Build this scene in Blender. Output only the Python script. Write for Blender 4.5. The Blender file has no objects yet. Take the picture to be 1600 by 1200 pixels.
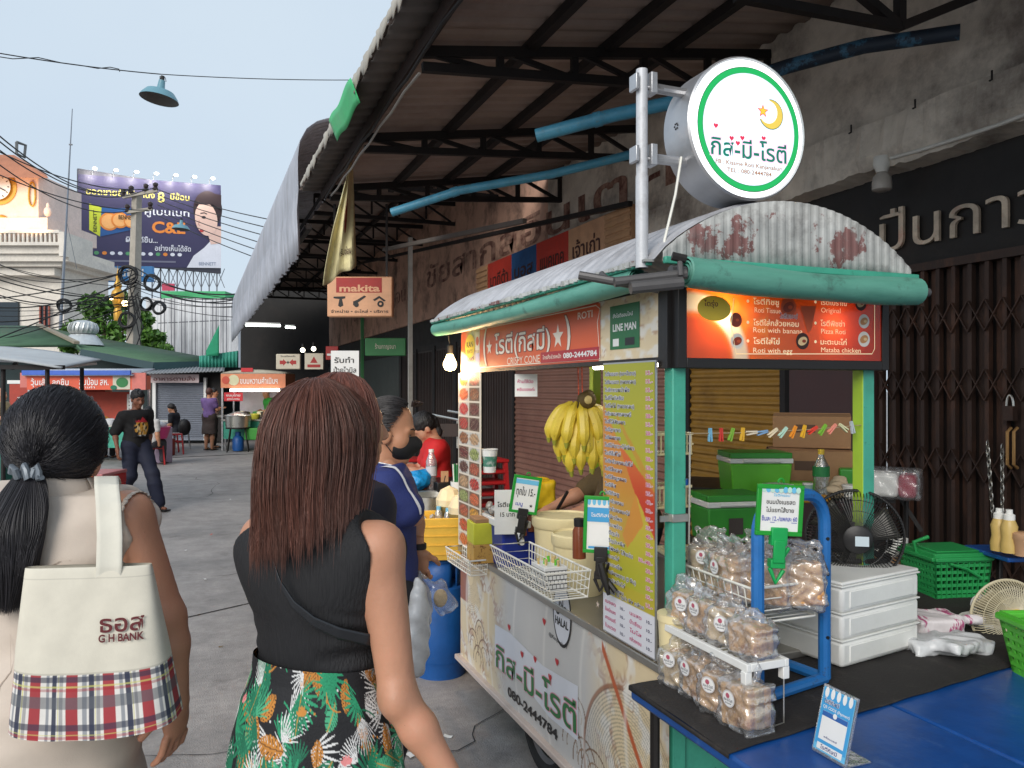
import bpy, math, random
import numpy as np
from mathutils import Vector as V, Matrix as M
R=math.radians; pi=math.pi
random.seed(7); rng=np.random.default_rng(7)
sc=bpy.context.scene; col=sc.collection
# ---------------------------------------------------------------- camera, world, light
FPX=1230.0; YAW=math.atan(495/FPX); CH=1.6; HOR=607.0
sa,ca=math.sin(YAW),math.cos(YAW)
FW=np.array([sa,ca,0.]); RT=np.array([ca,-sa,0.])
cam=bpy.data.objects.new('camera',bpy.data.cameras.new('camera')); col.objects.link(cam)
cam.location=(0,0,CH); cam.rotation_euler=(pi/2,0,-YAW)
cam.data.sensor_width=36; cam.data.lens=36*FPX/1600; cam.data.shift_y=(HOR-600)/1600
cam.data.clip_start=.05; cam.data.clip_end=900
cam.data.dof.use_dof=False
sc.camera=cam
SUN_EL,SUN_AZ=R(30),R(-135)          # soft overcast evening light from the open street side
w=bpy.data.worlds.new('World'); sc.world=w; w.use_nodes=True
nt=w.node_tree; nt.nodes.clear()
out=nt.nodes.new('ShaderNodeOutputWorld'); bg=nt.nodes.new('ShaderNodeBackground')
sky=nt.nodes.new('ShaderNodeTexSky'); sky.sky_type='NISHITA'; sky.sun_disc=False
sky.sun_elevation=SUN_EL; sky.sun_rotation=SUN_AZ; sky.air_density=1.3; sky.dust_density=3
mix=nt.nodes.new('ShaderNodeMix'); mix.data_type='RGBA'; mix.inputs[0].default_value=.86
cl=nt.nodes.new('ShaderNodeTexNoise'); cl.inputs['Scale'].default_value=1.6; cl.inputs['Detail'].default_value=5
cr=nt.nodes.new('ShaderNodeValToRGB'); cr.color_ramp.elements[0].position=.3; cr.color_ramp.elements[1].position=.75
cr.color_ramp.elements[0].color=(5.9,7.1,8.6,1); cr.color_ramp.elements[1].color=(6.9,8.0,9.0,1)
nt.links.new(cl.outputs['Fac'],cr.inputs[0])
nt.links.new(sky.outputs[0],mix.inputs[6]); nt.links.new(cr.outputs[0],mix.inputs[7])
nt.links.new(mix.outputs[2],bg.inputs[0]); bg.inputs[1].default_value=.08
nt.links.new(bg.outputs[0],out.inputs[0])
sl=bpy.data.lights.new('sun','SUN'); sl.energy=1.7; sl.angle=R(38); sl.color=(1,.95,.88)
so=bpy.data.objects.new('sun',sl); col.objects.link(so); so.location=(-6,-3,12)
so.rotation_euler=V((math.sin(SUN_AZ)*math.cos(SUN_EL),math.cos(SUN_AZ)*math.cos(SUN_EL),math.sin(SUN_EL))).to_track_quat('Z','Y').to_euler()
vs=sc.view_settings; vs.view_transform='Standard'; vs.look='None'; vs.gamma=1; vs.exposure=.42; vs.use_curve_mapping=False
sc.render.engine='CYCLES'; sc.cycles.use_denoising=True
sc.cycles.max_bounces=9; sc.cycles.transparent_max_bounces=24; sc.cycles.transmission_bounces=6
sc.cycles.sample_clamp_indirect=6; sc.cycles.caustics_reflective=False; sc.cycles.caustics_refractive=False
# pixel (of the 1600x1200 frame) -> world point, on a depth or on one of the world's planes
def ray(px,py): return FW+RT*((px-800)/FPX)+np.array([0,0,(HOR-py)/FPX])
def PX(px,py,D): return np.array([0,0,CH])+ray(px,py)*D
def onx(px,py,X): r=ray(px,py); return np.array([0,0,CH])+r*(X/r[0])
def ony(px,py,Y): r=ray(px,py); return np.array([0,0,CH])+r*(Y/r[1])
def onz(px,py,Z): r=ray(px,py); return np.array([0,0,CH])+r*((Z-CH)/r[2])
# ---------------------------------------------------------------- materials
MATS={}
def nd(nt,t,**k):
    n=nt.nodes.new('ShaderNode'+t)
    for a,b in k.items():
        if a in n.inputs.keys(): n.inputs[a].default_value=b
        else: setattr(n,a,b)
    return n
def S(r,g,b):      # sRGB 0-255 as measured -> linear
    f=lambda c:(c/255/12.92 if c/255<=.04045 else ((c/255+.055)/1.055)**2.4)
    return (f(r),f(g),f(b))
def mat(name,c=(.5,.5,.5),r=.6,m=0,var=.12,scale=9,bump=.1,bs=None,stain=None,sa_=.35,ss=2.5,sth=(.5,.72),coat=0,em=0,emc=None,attr=None,trans=0,alpha=1,stretch=None,sss=0,spec=.5,stain2=None):
    if name in MATS: return MATS[name]
    mt=bpy.data.materials.new(name); mt.use_nodes=True; MATS[name]=mt
    nt=mt.node_tree; L=nt.links.new; bs_=nt.nodes['Principled BSDF']
    tc=nd(nt,'TexCoord'); mp=nd(nt,'Mapping'); L(tc.outputs['Object'],mp.inputs[0])
    if stretch: mp.inputs['Scale'].default_value=stretch
    n1=nd(nt,'TexNoise',Scale=scale,Detail=6.0,Roughness=.62); L(mp.outputs[0],n1.inputs['Vector'])
    mx=nd(nt,'Mix',data_type='RGBA',blend_type='MULTIPLY'); mx.inputs[0].default_value=1
    rp=nd(nt,'MapRange'); rp.inputs[1].default_value=.25; rp.inputs[2].default_value=.75
    rp.inputs[3].default_value=1-var; rp.inputs[4].default_value=1+var
    L(n1.outputs['Fac'],rp.inputs[0])
    if attr:
        at=nd(nt,'Attribute',attribute_name=attr); L(at.outputs['Color'],mx.inputs[6])
    else: mx.inputs[6].default_value=(*c,1)
    L(rp.outputs[0],mx.inputs[7]); last=mx.outputs[2]
    if stain:
        n2=nd(nt,'TexNoise',Scale=ss,Detail=8.0,Roughness=.7); L(mp.outputs[0],n2.inputs['Vector'])
        r2=nd(nt,'MapRange'); r2.inputs[1].default_value=sth[0]; r2.inputs[2].default_value=sth[1]; r2.inputs[3].default_value=0; r2.inputs[4].default_value=sa_
        L(n2.outputs['Fac'],r2.inputs[0])
        m2=nd(nt,'Mix',data_type='RGBA'); L(r2.outputs[0],m2.inputs[0]); L(last,m2.inputs[6]); m2.inputs[7].default_value=(*stain,1); last=m2.outputs[2]
    n0=nd(nt,'TexNoise',Scale=scale/5.5,Detail=4.0); L(tc.outputs['Object'],n0.inputs['Vector']); r0=nd(nt,'MapRange'); r0.inputs[1].default_value=.3; r0.inputs[2].default_value=.7; r0.inputs[3].default_value=1-var*.9; r0.inputs[4].default_value=1+var*.5; L(n0.outputs['Fac'],r0.inputs[0])
    m0=nd(nt,'Mix',data_type='RGBA',blend_type='MULTIPLY'); m0.inputs[0].default_value=1; L(last,m0.inputs[6]); L(r0.outputs[0],m0.inputs[7]); last=m0.outputs[2]
    if stain2:
        n2=nd(nt,'TexNoise',Scale=stain2[2],Detail=9.0,Roughness=.72); L(tc.outputs['Object'],n2.inputs['Vector'])
        r2=nd(nt,'MapRange'); r2.inputs[1].default_value=stain2[3]; r2.inputs[2].default_value=stain2[4]; r2.inputs[3].default_value=0; r2.inputs[4].default_value=stain2[1]
        L(n2.outputs['Fac'],r2.inputs[0]); m2=nd(nt,'Mix',data_type='RGBA'); L(r2.outputs[0],m2.inputs[0]); L(last,m2.inputs[6]); m2.inputs[7].default_value=(*stain2[0],1); last=m2.outputs[2]
    L(last,bs_.inputs['Base Color'])
    rr=nd(nt,'MapRange'); rr.inputs[3].default_value=max(.04,r-.12); rr.inputs[4].default_value=min(1,r+.12); L(n1.outputs['Fac'],rr.inputs[0]); L(rr.outputs[0],bs_.inputs['Roughness'])
    bs_.inputs['Metallic'].default_value=m; bs_.inputs['Coat Weight'].default_value=coat; bs_.inputs['Specular IOR Level'].default_value=spec
    if trans: bs_.inputs['Transmission Weight'].default_value=trans
    if alpha<1: bs_.inputs['Alpha'].default_value=alpha
    if sss: bs_.inputs['Subsurface Weight'].default_value=sss; bs_.inputs['Subsurface Radius'].default_value=(.012,.005,.003); bs_.inputs['Subsurface Scale'].default_value=1
    if em:
        bs_.inputs['Emission Strength'].default_value=em
        if emc: bs_.inputs['Emission Color'].default_value=(*emc,1)
        else: L(last,bs_.inputs['Emission Color'])
    if bump:
        nb=nd(nt,'TexNoise',Scale=bs or scale*4,Detail=5.0); L(mp.outputs[0],nb.inputs['Vector'])
        b=nd(nt,'Bump',Strength=bump,Distance=.01); L(nb.outputs['Fac'],b.inputs['Height']); L(b.outputs[0],bs_.inputs['Normal'])
    return mt
def film(name,tint=(1,1,1),cloud=.12,gl=.25):     # thin clear plastic: see-through with sheen and a milky share
    if name in MATS: return MATS[name]
    mt=bpy.data.materials.new(name); mt.use_nodes=True; MATS[name]=mt; nt=mt.node_tree; nt.nodes.clear(); L=nt.links.new
    o=nd(nt,'OutputMaterial'); tr=nd(nt,'BsdfTransparent',Color=(*tint,1)); g=nd(nt,'BsdfGlossy',Roughness=.13); d=nd(nt,'BsdfDiffuse',Color=(.85,.86,.88,1))
    fr=nd(nt,'LayerWeight',Blend=.35); ns=nd(nt,'TexNoise',Scale=38.0,Detail=3.0); tc=nd(nt,'TexCoord'); L(tc.outputs['Object'],ns.inputs['Vector'])
    bp=nd(nt,'Bump',Strength=.6,Distance=.008); L(ns.outputs['Fac'],bp.inputs['Height']); L(bp.outputs[0],g.inputs['Normal']); L(bp.outputs[0],fr.inputs['Normal'])
    mr=nd(nt,'MapRange'); mr.inputs[3].default_value=gl*.35; mr.inputs[4].default_value=min(1,gl*2.2); L(fr.outputs['Facing'],mr.inputs[0])
    a=nd(nt,'MixShader'); a.inputs[0].default_value=cloud; L(tr.outputs[0],a.inputs[1]); L(d.outputs[0],a.inputs[2])
    b=nd(nt,'MixShader'); L(mr.outputs[0],b.inputs[0]); L(a.outputs[0],b.inputs[1]); L(g.outputs[0],b.inputs[2]); L(b.outputs[0],o.inputs[0])
    return mt
def flat(name,c,r=.55,**k): return mat(name,c,r,var=k.pop('var',.05),bump=k.pop('bump',0),**k)
# ---------------------------------------------------------------- things and meshes
def tag(o,label=None,cat=None,group=None,kind=None):
    if label: o['label']=label
    if cat: o['category']=cat
    if group: o['group']=group
    if kind: o['kind']=kind
    return o
XF={}
def thing(name,label,cat,loc=(0,0,0),rz=0,group=None):
    o=bpy.data.objects.new(name,None); col.objects.link(o); o.empty_display_size=.1
    o.location=loc; o.rotation_euler=(0,0,rz); XF[o.name]=M.Translation(V(loc))@M.Rotation(rz,4,'Z')
    return tag(o,label,cat,group)
def root(o):
    while o.parent: o=o.parent
    return o
def link_mesh(me,name,parent=None,mats=(),loc=None,W=False,smooth=35,bevel=0,solid=0):
    o=bpy.data.objects.new(name,me); col.objects.link(o)
    for m_ in mats: me.materials.append(m_)
    if parent is not None:
        o.parent=parent
        if W: me.transform(XF[root(parent).name].inverted())
    elif loc is not None:
        me.transform(M.Translation(-V(loc))); o.location=loc; XF[o.name]=M.Translation(V(loc))
    else: XF[o.name]=M.Identity(4)
    if smooth: me.shade_smooth(); me.set_sharp_from_angle(angle=R(smooth))
    if solid:
        s=o.modifiers.new('solid','SOLIDIFY'); s.thickness=solid
    if bevel:
        b=o.modifiers.new('bevel','BEVEL'); b.width=bevel; b.segments=2; b.limit_method='ANGLE'; b.angle_limit=R(40)
    return o
def np_mesh(name,v,f,mt,parent=None,colr=None,loc=None,W=False,smooth=0,**k):     # big meshes straight from arrays
    me=bpy.data.meshes.new(name); v=np.asarray(v,np.float32); f=np.asarray(f,np.int32); n=f.shape[1]
    me.vertices.add(len(v)); me.vertices.foreach_set('co',v.ravel()); me.loops.add(f.size); me.loops.foreach_set('vertex_index',f.ravel())
    me.polygons.add(len(f)); me.polygons.foreach_set('loop_start',np.arange(0,f.size,n,dtype=np.int32))
    me.update(calc_edges=True)
    if colr is not None:
        a=me.color_attributes.new('Col','FLOAT_COLOR','POINT'); c=np.ones((len(v),4),np.float32); c[:,:3]=colr; a.data.foreach_set('color',c.ravel())
    if smooth==0: me.shade_smooth()
    return link_mesh(me,name,parent,[mt],loc,W,smooth,**k)
def basis(d):
    d=np.asarray(d,float); d=d/np.linalg.norm(d); u=np.cross(d,[0,0,1] if abs(d[2])<.9 else [1,0,0]); u/=np.linalg.norm(u); return u,np.cross(d,u),d
class MB:
    def __init__(s): s.v=[];s.f=[];s.m=[];s.mats=[]
    def add(s,vs,fs,mt):
        if mt not in s.mats: s.mats.append(mt)
        k=s.mats.index(mt); o=len(s.v); s.v+=[tuple(map(float,p)) for p in vs]; s.f+=[tuple(i+o for i in f) for f in fs]; s.m+=[k]*len(fs); return s
    def box(s,c,d,mt,rz=0,rot=None):
        h=np.array(d)/2; vs=[np.array([x,y,z])*h for x in(-1,1) for y in(-1,1) for z in(-1,1)]
        m=np.array(rot) if rot is not None else np.array([[math.cos(rz),-math.sin(rz),0],[math.sin(rz),math.cos(rz),0],[0,0,1]])
        return s.add([m@p+np.array(c) for p in vs],[(0,1,3,2),(4,6,7,5),(0,4,5,1),(2,3,7,6),(0,2,6,4),(1,5,7,3)],mt)
    def bx(s,x0,x1,y0,y1,z0,z1,mt): return s.box(((x0+x1)/2,(y0+y1)/2,(z0+z1)/2),(x1-x0,y1-y0,z1-z0),mt)
    def bar(s,a,b,wd,hd,mt):                        # rectangular bar between two points
        a=np.array(a,float);b=np.array(b,float);u,v,d=basis(b-a); return s.box((a+b)/2,(wd,hd,np.linalg.norm(b-a)),mt,rot=np.stack([u,v,d],1))
    def tube(s,pts,r,mt,n=8,caps=True):
        pts=[np.array(p,float) for p in pts]; rs=r if hasattr(r,'__len__') else [r]*len(pts); vs=[];u0=None
        for i,p in enumerate(pts):
            d=pts[min(i+1,len(pts)-1)]-pts[max(i-1,0)]
            u,v,d=basis(d)
            if u0 is not None:
                u=u0-d*np.dot(u0,d); u/=max(1e-9,np.linalg.norm(u)); v=np.cross(d,u)
            u0=u
            vs+=[p+rs[i]*(math.cos(2*pi*k/n)*u+math.sin(2*pi*k/n)*v) for k in range(n)]
        fs=[(i*n+k,i*n+(k+1)%n,(i+1)*n+(k+1)%n,(i+1)*n+k) for i in range(len(pts)-1) for k in range(n)]
        if caps: fs+=[tuple(range(n-1,-1,-1)),tuple((len(pts)-1)*n+k for k in range(n))]
        return s.add(vs,fs,mt)
    def cyl(s,a,b,r,mt,n=16,r2=None): return s.tube([a,b],[r,r if r2 is None else r2],mt,n)
    def lathe(s,prof,c,mt,n=20,axis=(0,0,1),sx=1,sy=1):
        u,v,d=basis(axis); c=np.array(c,float)
        if abs(axis[2])>.9: u,v,d=np.array([1.,0,0]),np.array([0,1.,0]),np.array([0,0,1.])
        vs=[c+h*d+r*(sx*math.cos(2*pi*k/n)*u+sy*math.sin(2*pi*k/n)*v) for r,h in prof for k in range(n)]
        fs=[(i*n+k,i*n+(k+1)%n,(i+1)*n+(k+1)%n,(i+1)*n+k) for i in range(len(prof)-1) for k in range(n)]
        return s.add(vs,fs,mt)
    def ball(s,c,r,mt,n=12,rot=None):
        r=np.array(r if hasattr(r,'__len__') else (r,)*3); vs=[];m=n//2
        for i in range(m+1):
            t=pi*i/m
            for k in range(n): vs.append(np.array([math.sin(t)*math.cos(2*pi*k/n),math.sin(t)*math.sin(2*pi*k/n),math.cos(t)])*r)
        if rot is not None: vs=[np.array(rot)@p for p in vs]
        return s.add([p+np.array(c) for p in vs],[(i*n+k,(i+1)*n+k,(i+1)*n+(k+1)%n,i*n+(k+1)%n) for i in range(m) for k in range(n)],mt)
    def prism(s,pts,ax,t,mt):                          # planar outline (3D points) pushed along ax by t
        n=len(pts); a=[np.array(p,float) for p in pts]; b=[p+np.array(ax)*t for p in a]
        return s.add(a+b,[tuple(range(n)),tuple(range(2*n-1,n-1,-1))]+[(i,n+i,n+(i+1)%n,(i+1)%n) for i in range(n)],mt)
    def sheet(s,fn,nu,nv,mt):                          # fn(u,v) 0..1 -> point
        vs=[fn(i/nu,j/nv) for j in range(nv+1) for i in range(nu+1)]
        return s.add(vs,[(j*(nu+1)+i,j*(nu+1)+i+1,(j+1)*(nu+1)+i+1,(j+1)*(nu+1)+i) for j in range(nv) for i in range(nu)],mt)
    def build(s,name,parent=None,**k):
        lab=k.pop('label',None); xf=k.pop('xf',None); me=bpy.data.meshes.new(name); me.from_pydata(s.v,[],s.f); me.polygons.foreach_set('material_index',s.m)
        if xf is not None: me.transform(xf)
        me.update(); o=link_mesh(me,name,parent,s.mats,**k)
        if lab: o['label']=lab
        return o
def one(mb,name,label,cat,loc=None,group=None,kind=None,**k): return tag(mb.build(name,None,loc=loc,**k),label,cat,group,kind)
def copy_tree(o,parent=None):
    c=o.copy(); col.objects.link(c); c.parent=parent
    for ch in [x for x in KIDS.get(o.name,[])] if o.name in KIDS else list(o.children): copy_tree(ch,c)
    return c
KIDS={}
def dup(o,loc,rz=None,label=None,scale=None):
    c=copy_tree(o); c.location=loc
    if rz is not None: c.rotation_euler=(0,0,rz)
    if scale: c.scale=(scale,)*3
    if label: c['label']=label
    return c
# ---------------------------------------------------------------- flat print: lettering and marks as thin layers on a surface
TXT={}
def textmesh(s,bold=0):
    if (s,bold) in TXT: return TXT[(s,bold)]
    cu=bpy.data.curves.new('t','FONT'); cu.body=s; cu.size=1; cu.resolution_u=3; cu.offset=bold
    ob=bpy.data.objects.new('t',cu); col.objects.link(ob); dg=bpy.context.evaluated_depsgraph_get(); me=bpy.data.meshes.new_from_object(ob.evaluated_get(dg))
    v=[tuple(p.co) for p in me.vertices]; f=[tuple(p.vertices) for p in me.polygons]; par=list(range(len(v)))
    def fd(i):
        while par[i]!=i: par[i]=par[par[i]]; i=par[i]
        return i
    for q in f:
        for i in q[1:]: par[fd(i)]=fd(q[0])
    ids={}; v=[(x,y,ids.setdefault(fd(i),len(ids))) for i,(x,y,_) in enumerate(v)]
    bpy.data.objects.remove(ob); bpy.data.curves.remove(cu); bpy.data.meshes.remove(me); TXT[(s,bold)]=(np.array(v) if v else np.zeros((0,3)),f); return TXT[(s,bold)]
class Art:
    def __init__(s,step=.0006): s.L=[]; s.B=[]; s.step=step
    def _a(s,p,f,mt):
        p=np.asarray(p,float); b=(p[:,0].min(),p[:,1].min(),p[:,0].max(),p[:,1].max())      # a layer above whatever it overlaps
        lay=1+max([l for (x0,y0,x1,y1),l in s.B if x0<b[2] and b[0]<x1 and y0<b[3] and b[1]<y1],default=0); s.B.append((b,lay))
        s.L.append((p[:,:2],f,mt,(p[:,2]%6)*s.step*.14 if p.shape[1]>2 else np.zeros(len(p)),lay*s.step)); return s
    def poly(s,p,mt): return s._a(p,[tuple(range(len(p)))],mt)
    def rect(s,u0,v0,u1,v1,mt): return s.poly([(u0,v0),(u1,v0),(u1,v1),(u0,v1)],mt)
    def disc(s,u,v,ru,mt,rv=None,n=28,rot=0,a0=0,a1=2*pi):
        rv=rv or ru; return s.poly([(u+ru*math.cos(t)*math.cos(rot)-rv*math.sin(t)*math.sin(rot),v+ru*math.cos(t)*math.sin(rot)+rv*math.sin(t)*math.cos(rot)) for t in [a0+(a1-a0)*k/n for k in range(n)]],mt)
    def ring(s,u,v,r0,r1,mt,n=48):
        p=[(u+r*math.cos(2*pi*k/n),v+r*math.sin(2*pi*k/n)) for r in(r0,r1) for k in range(n)]
        return s._a(p,[(k,(k+1)%n,n+(k+1)%n,n+k) for k in range(n)],mt)
    def star(s,u,v,r,mt,k=.42,rot=pi/2,n=5):
        return s.poly([(u+(r if i%2==0 else r*k)*math.cos(rot+pi*i/n),v+(r if i%2==0 else r*k)*math.sin(rot+pi*i/n)) for i in range(2*n)],mt)
    def heart(s,u,v,r,mt):
        return s.poly([(u+r*math.sin(t)**3,v+r*(13*math.cos(t)-5*math.cos(2*t)-2*math.cos(3*t)-math.cos(4*t))/15) for t in [2*pi*k/24 for k in range(24)]],mt)
    def moon(s,u,v,r,mt,rot=0):
        a=[(r*math.cos(t),r*math.sin(t)) for t in np.linspace(-2.2,2.2,18)]; e=a[-1]
        b=[(-.28*r+.78*r*math.cos(t),.8*r*math.sin(t)) for t in np.linspace(1.95,-1.95,16)]
        c,sn=math.cos(rot),math.sin(rot); return s.poly([(u+x*c-y*sn,v+x*sn+y*c) for x,y in a+b],mt)
    def line(s,pts,wd,mt):
        p=[];f=[];pts=[np.array(q,float) for q in pts]
        for i,q in enumerate(pts):
            d=pts[min(i+1,len(pts)-1)]-pts[max(i-1,0)]; n=np.array([-d[1],d[0]])/max(1e-9,np.hypot(*d))*wd/2; p+=[q+n,q-n]
        return s._a(p,[(2*i,2*i+1,2*i+3,2*i+2) for i in range(len(pts)-1)],mt)
    def text(s,t,u,v,h,mt,w=None,al='L',bold=.012,edge=None,em=.05,rot=0,vis=True):
        if any(3584<ord(c)<3712 for c in t): bold=min(bold,.014)
        ps,f=textmesh(t,bold)
        if not len(ps): return s
        k=h/.73; x0,x1=ps[:,0].min(),ps[:,0].max(); kx=k if w is None else w/(x1-x0); W_=(x1-x0)*kx
        off=u-(0 if al=='L' else W_/2 if al=='C' else W_); c,sn=math.cos(rot),math.sin(rot)
        def put(p,f,mt):
            x=(p[:,0]-x0)*kx+off-u; y=p[:,1]*k; s._a(np.stack([u+x*c-y*sn,v+x*sn+y*c,p[:,2]],1),f,mt)
        if edge is not None:
            pe,fe=textmesh(t,bold+em); put(pe,fe,edge)
        put(ps,f,mt); return s
    def build(s,name,parent,O=(0,0,0),U=(1,0,0),Vv=(0,0,1),warp=None,**k):
        mb=MB(); O,U,Vv=np.array(O,float),np.array(U,float),np.array(Vv,float); U=U/np.linalg.norm(U); Vv=Vv/np.linalg.norm(Vv); N=np.cross(U,Vv)
        for p,f,mt,zz,z in s.L:
            mb.add([warp(a,b,z+c) for (a,b),c in zip(p,zz)] if warp else [O+a*U+b*Vv+N*(z+c) for (a,b),c in zip(p,zz)],f,mt)
        k.setdefault('smooth',0); return mb.build(name,parent,**k)
def painted(name,parent,O,U,Vv,wd,ht,fn,mt,dens=.0025,warp=None,bulge=None,**k):   # dense flat sheet whose print is worked out per vertex; fn(u,v)->rgb linear
    nu=max(2,int(wd/dens)); nv=max(2,int(ht/dens)); u,v=np.meshgrid(np.linspace(0,wd,nu+1),np.linspace(0,ht,nv+1)); u=u.ravel();v=v.ravel()
    O,U,Vv=[np.array(q,float) for q in(O,U,Vv)]; U=U/np.linalg.norm(U); Vv=Vv/np.linalg.norm(Vv)
    p=O+u[:,None]*U+v[:,None]*Vv if warp is None else warp(u,v)
    i,j=np.meshgrid(np.arange(nu),np.arange(nv)); a=(j*(nu+1)+i).ravel()
    return np_mesh(name,p,np.stack([a,a+1,a+nu+2,a+nu+1],1),mt,parent,colr=fn(u,v),**k)
def fbm(x,y,seed=0,oct=4):
    r=np.random.default_rng(seed); t=0*x; a=1
    for o in range(oct):
        for _ in range(3):
            th=r.uniform(0,2*pi); fr=2**o*r.uniform(.8,1.3); t=t+a*np.sin((x*math.cos(th)+y*math.sin(th))*fr*2*pi+r.uniform(0,6.28)+1.3*np.sin(t))/3
        a*=.55
    return t
def mixc(a,b,k): k=np.clip(k,0,1)[:,None]; return np.asarray(a)*(1-k)+np.asarray(b)*k
def sstep(a,b,x): t=np.clip((x-a)/(b-a),0,1); return t*t*(3-2*t)
# ---------------------------------------------------------------- smooth-union bodies (signed distance field -> surface net)
def sdf(prims,res,noise=None,kdef=.02):
    # ('c',a,b,ra,rb,k) tapered limb | ('e',centre,radii,rot,k) ellipsoid | ('b',centre,half,rot,round,k) box ; 's'+type carves ; ('cut',p,n) keeps the side against n
    P=[]; lo=np.full(3,1e9); hi=-lo
    for q in prims:
        t=q[0]
        if t=='cut': P.append((q,None,None)); continue
        if t[-1]=='c': a,b=np.array(q[1],float),np.array(q[2],float); m=max(q[3],q[4]); l,h=np.minimum(a,b)-m,np.maximum(a,b)+m
        elif t[-1]=='e': c=np.array(q[1],float); m=max(q[2]); l,h=c-m,c+m
        else: c=np.array(q[1],float); m=np.linalg.norm(q[2])+q[4]; l,h=c-m,c+m
        if t[0]!='s': lo=np.minimum(lo,l);hi=np.maximum(hi,h)
        P.append((q,l,h))
    lo=lo-4*res-.01;hi=hi+4*res+.01; n=np.ceil((hi-lo)/res).astype(int)+1
    F=np.full(n,.5,np.float32); ax=[lo[i]+res*np.arange(n[i]) for i in range(3)]
    for q,l,h in P:
        t=q[0]; k=q[-1] if t!='cut' else 0
        if l is None: i0=np.zeros(3,int);i1=n
        else:
            mg=(k or kdef)*1.2+4*res; i0=np.clip(((l-mg-lo)/res).astype(int),0,n); i1=np.clip(np.ceil((h+mg-lo)/res).astype(int)+1,0,n)
        if (i1<=i0).any(): continue
        sl=tuple(slice(a,b) for a,b in zip(i0,i1)); X=np.stack(np.meshgrid(*[ax[i][sl[i]] for i in range(3)],indexing='ij'),-1)
        if t=='cut':
            nn=np.array(q[2],float); nn/=np.linalg.norm(nn); F[sl]=np.maximum(F[sl],((X-np.array(q[1]))@nn)); continue
        if t[-1]=='c':
            a,b=np.array(q[1],float),np.array(q[2],float); ba=b-a; hh=np.clip(((X-a)@ba)/max(1e-9,ba@ba),0,1)
            d=np.linalg.norm(X-a-hh[...,None]*ba,axis=-1)-(q[3]+(q[4]-q[3])*hh)
        else:
            Y=X-np.array(q[1]); 
            if q[3] is not None: Y=Y@np.array(q[3])
            if t[-1]=='e':
                r=np.array(q[2],float); k0=np.linalg.norm(Y/r,axis=-1); k1=np.linalg.norm(Y/(r*r),axis=-1); d=k0*(k0-1)/np.maximum(k1,1e-6)
            else:
                qd=np.abs(Y)-np.array(q[2]); d=np.linalg.norm(np.maximum(qd,0),axis=-1)+np.minimum(qd.max(-1),0)-q[4]
        A=F[sl]; k=k or kdef
        if t[0]=='s':
            hh=np.clip(.5-.5*(A+d)/k,0,1); F[sl]=A*(1-hh)+(-d)*hh+k*hh*(1-hh)
        else:
            hh=np.clip(.5+.5*(A-d)/k,0,1); F[sl]=A*(1-hh)+d*hh-k*hh*(1-hh)
    if noise is not None:
        X=np.stack(np.meshgrid(*ax,indexing='ij'),-1); F=F+noise(X[...,0],X[...,1],X[...,2])
    F[0],F[-1]=.5,.5; F[:,0],F[:,-1]=.5,.5; F[:,:,0],F[:,:,-1]=.5,.5
    ins=F<0; nc=n-1; acc=np.zeros((*nc,3)); cnt=np.zeros(nc)
    for axn in range(3):
        sl0=[slice(None)]*3; sl1=[slice(None)]*3; sl0[axn]=slice(0,-1); sl1[axn]=slice(1,None)
        f0,f1=F[tuple(sl0)],F[tuple(sl1)]; cr=(f0<0)!=(f1<0); tt=np.where(cr,f0/np.where(f0==f1,1,f0-f1),0)
        o=[i for i in range(3) if i!=axn]
        for da in(0,1):
            for db in(0,1):
                s_=[slice(None)]*3; s_[o[0]]=slice(da,da+nc[o[0]]); s_[o[1]]=slice(db,db+nc[o[1]]); s_=tuple(s_)
                c=cr[s_]; cnt+=c; acc[...,axn]+=np.where(c,tt[s_],0); acc[...,o[0]]+=c*da; acc[...,o[1]]+=c*db
    act=cnt>0; idx=np.full(nc,-1); idx[act]=np.arange(act.sum()); I=np.stack(np.nonzero(act),1)
    vert=lo+res*(I+acc[act]/cnt[act][:,None]); quads=[]
    for axn in range(3):
        o=[(axn+1)%3,(axn+2)%3]; sl0=[slice(None)]*3; sl1=[slice(None)]*3; sl0[axn]=slice(0,-1); sl1[axn]=slice(1,None)
        cr=ins[tuple(sl0)]!=ins[tuple(sl1)]; E=np.stack(np.nonzero(cr),1); E=E[(E[:,o[0]]>0)&(E[:,o[1]]>0)&(E[:,o[0]]<nc[o[0]])&(E[:,o[1]]<nc[o[1]])]
        if not len(E): continue
        g=lambda da,db:(lambda e:idx[e[:,0],e[:,1],e[:,2]])(E+np.eye(3,dtype=int)[o[0]]*da+np.eye(3,dtype=int)[o[1]]*db)
        q=np.stack([g(-1,-1),g(0,-1),g(0,0),g(-1,0)],1); fl=~ins[E[:,0],E[:,1],E[:,2]]; q[fl]=q[fl][:,::-1]; quads.append(q[(q>=0).all(1)])
    return vert,np.concatenate(quads)
def join(parts):
    vs,fs=[],[];o=0
    for v,f in parts: vs.append(v);fs.append(f+o);o+=len(v)
    return np.concatenate(vs),np.concatenate(fs)
def rotm(rx=0,ry=0,rz=0): return np.array((M.Rotation(rz,3,'Z')@M.Rotation(ry,3,'Y')@M.Rotation(rx,3,'X')))
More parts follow.
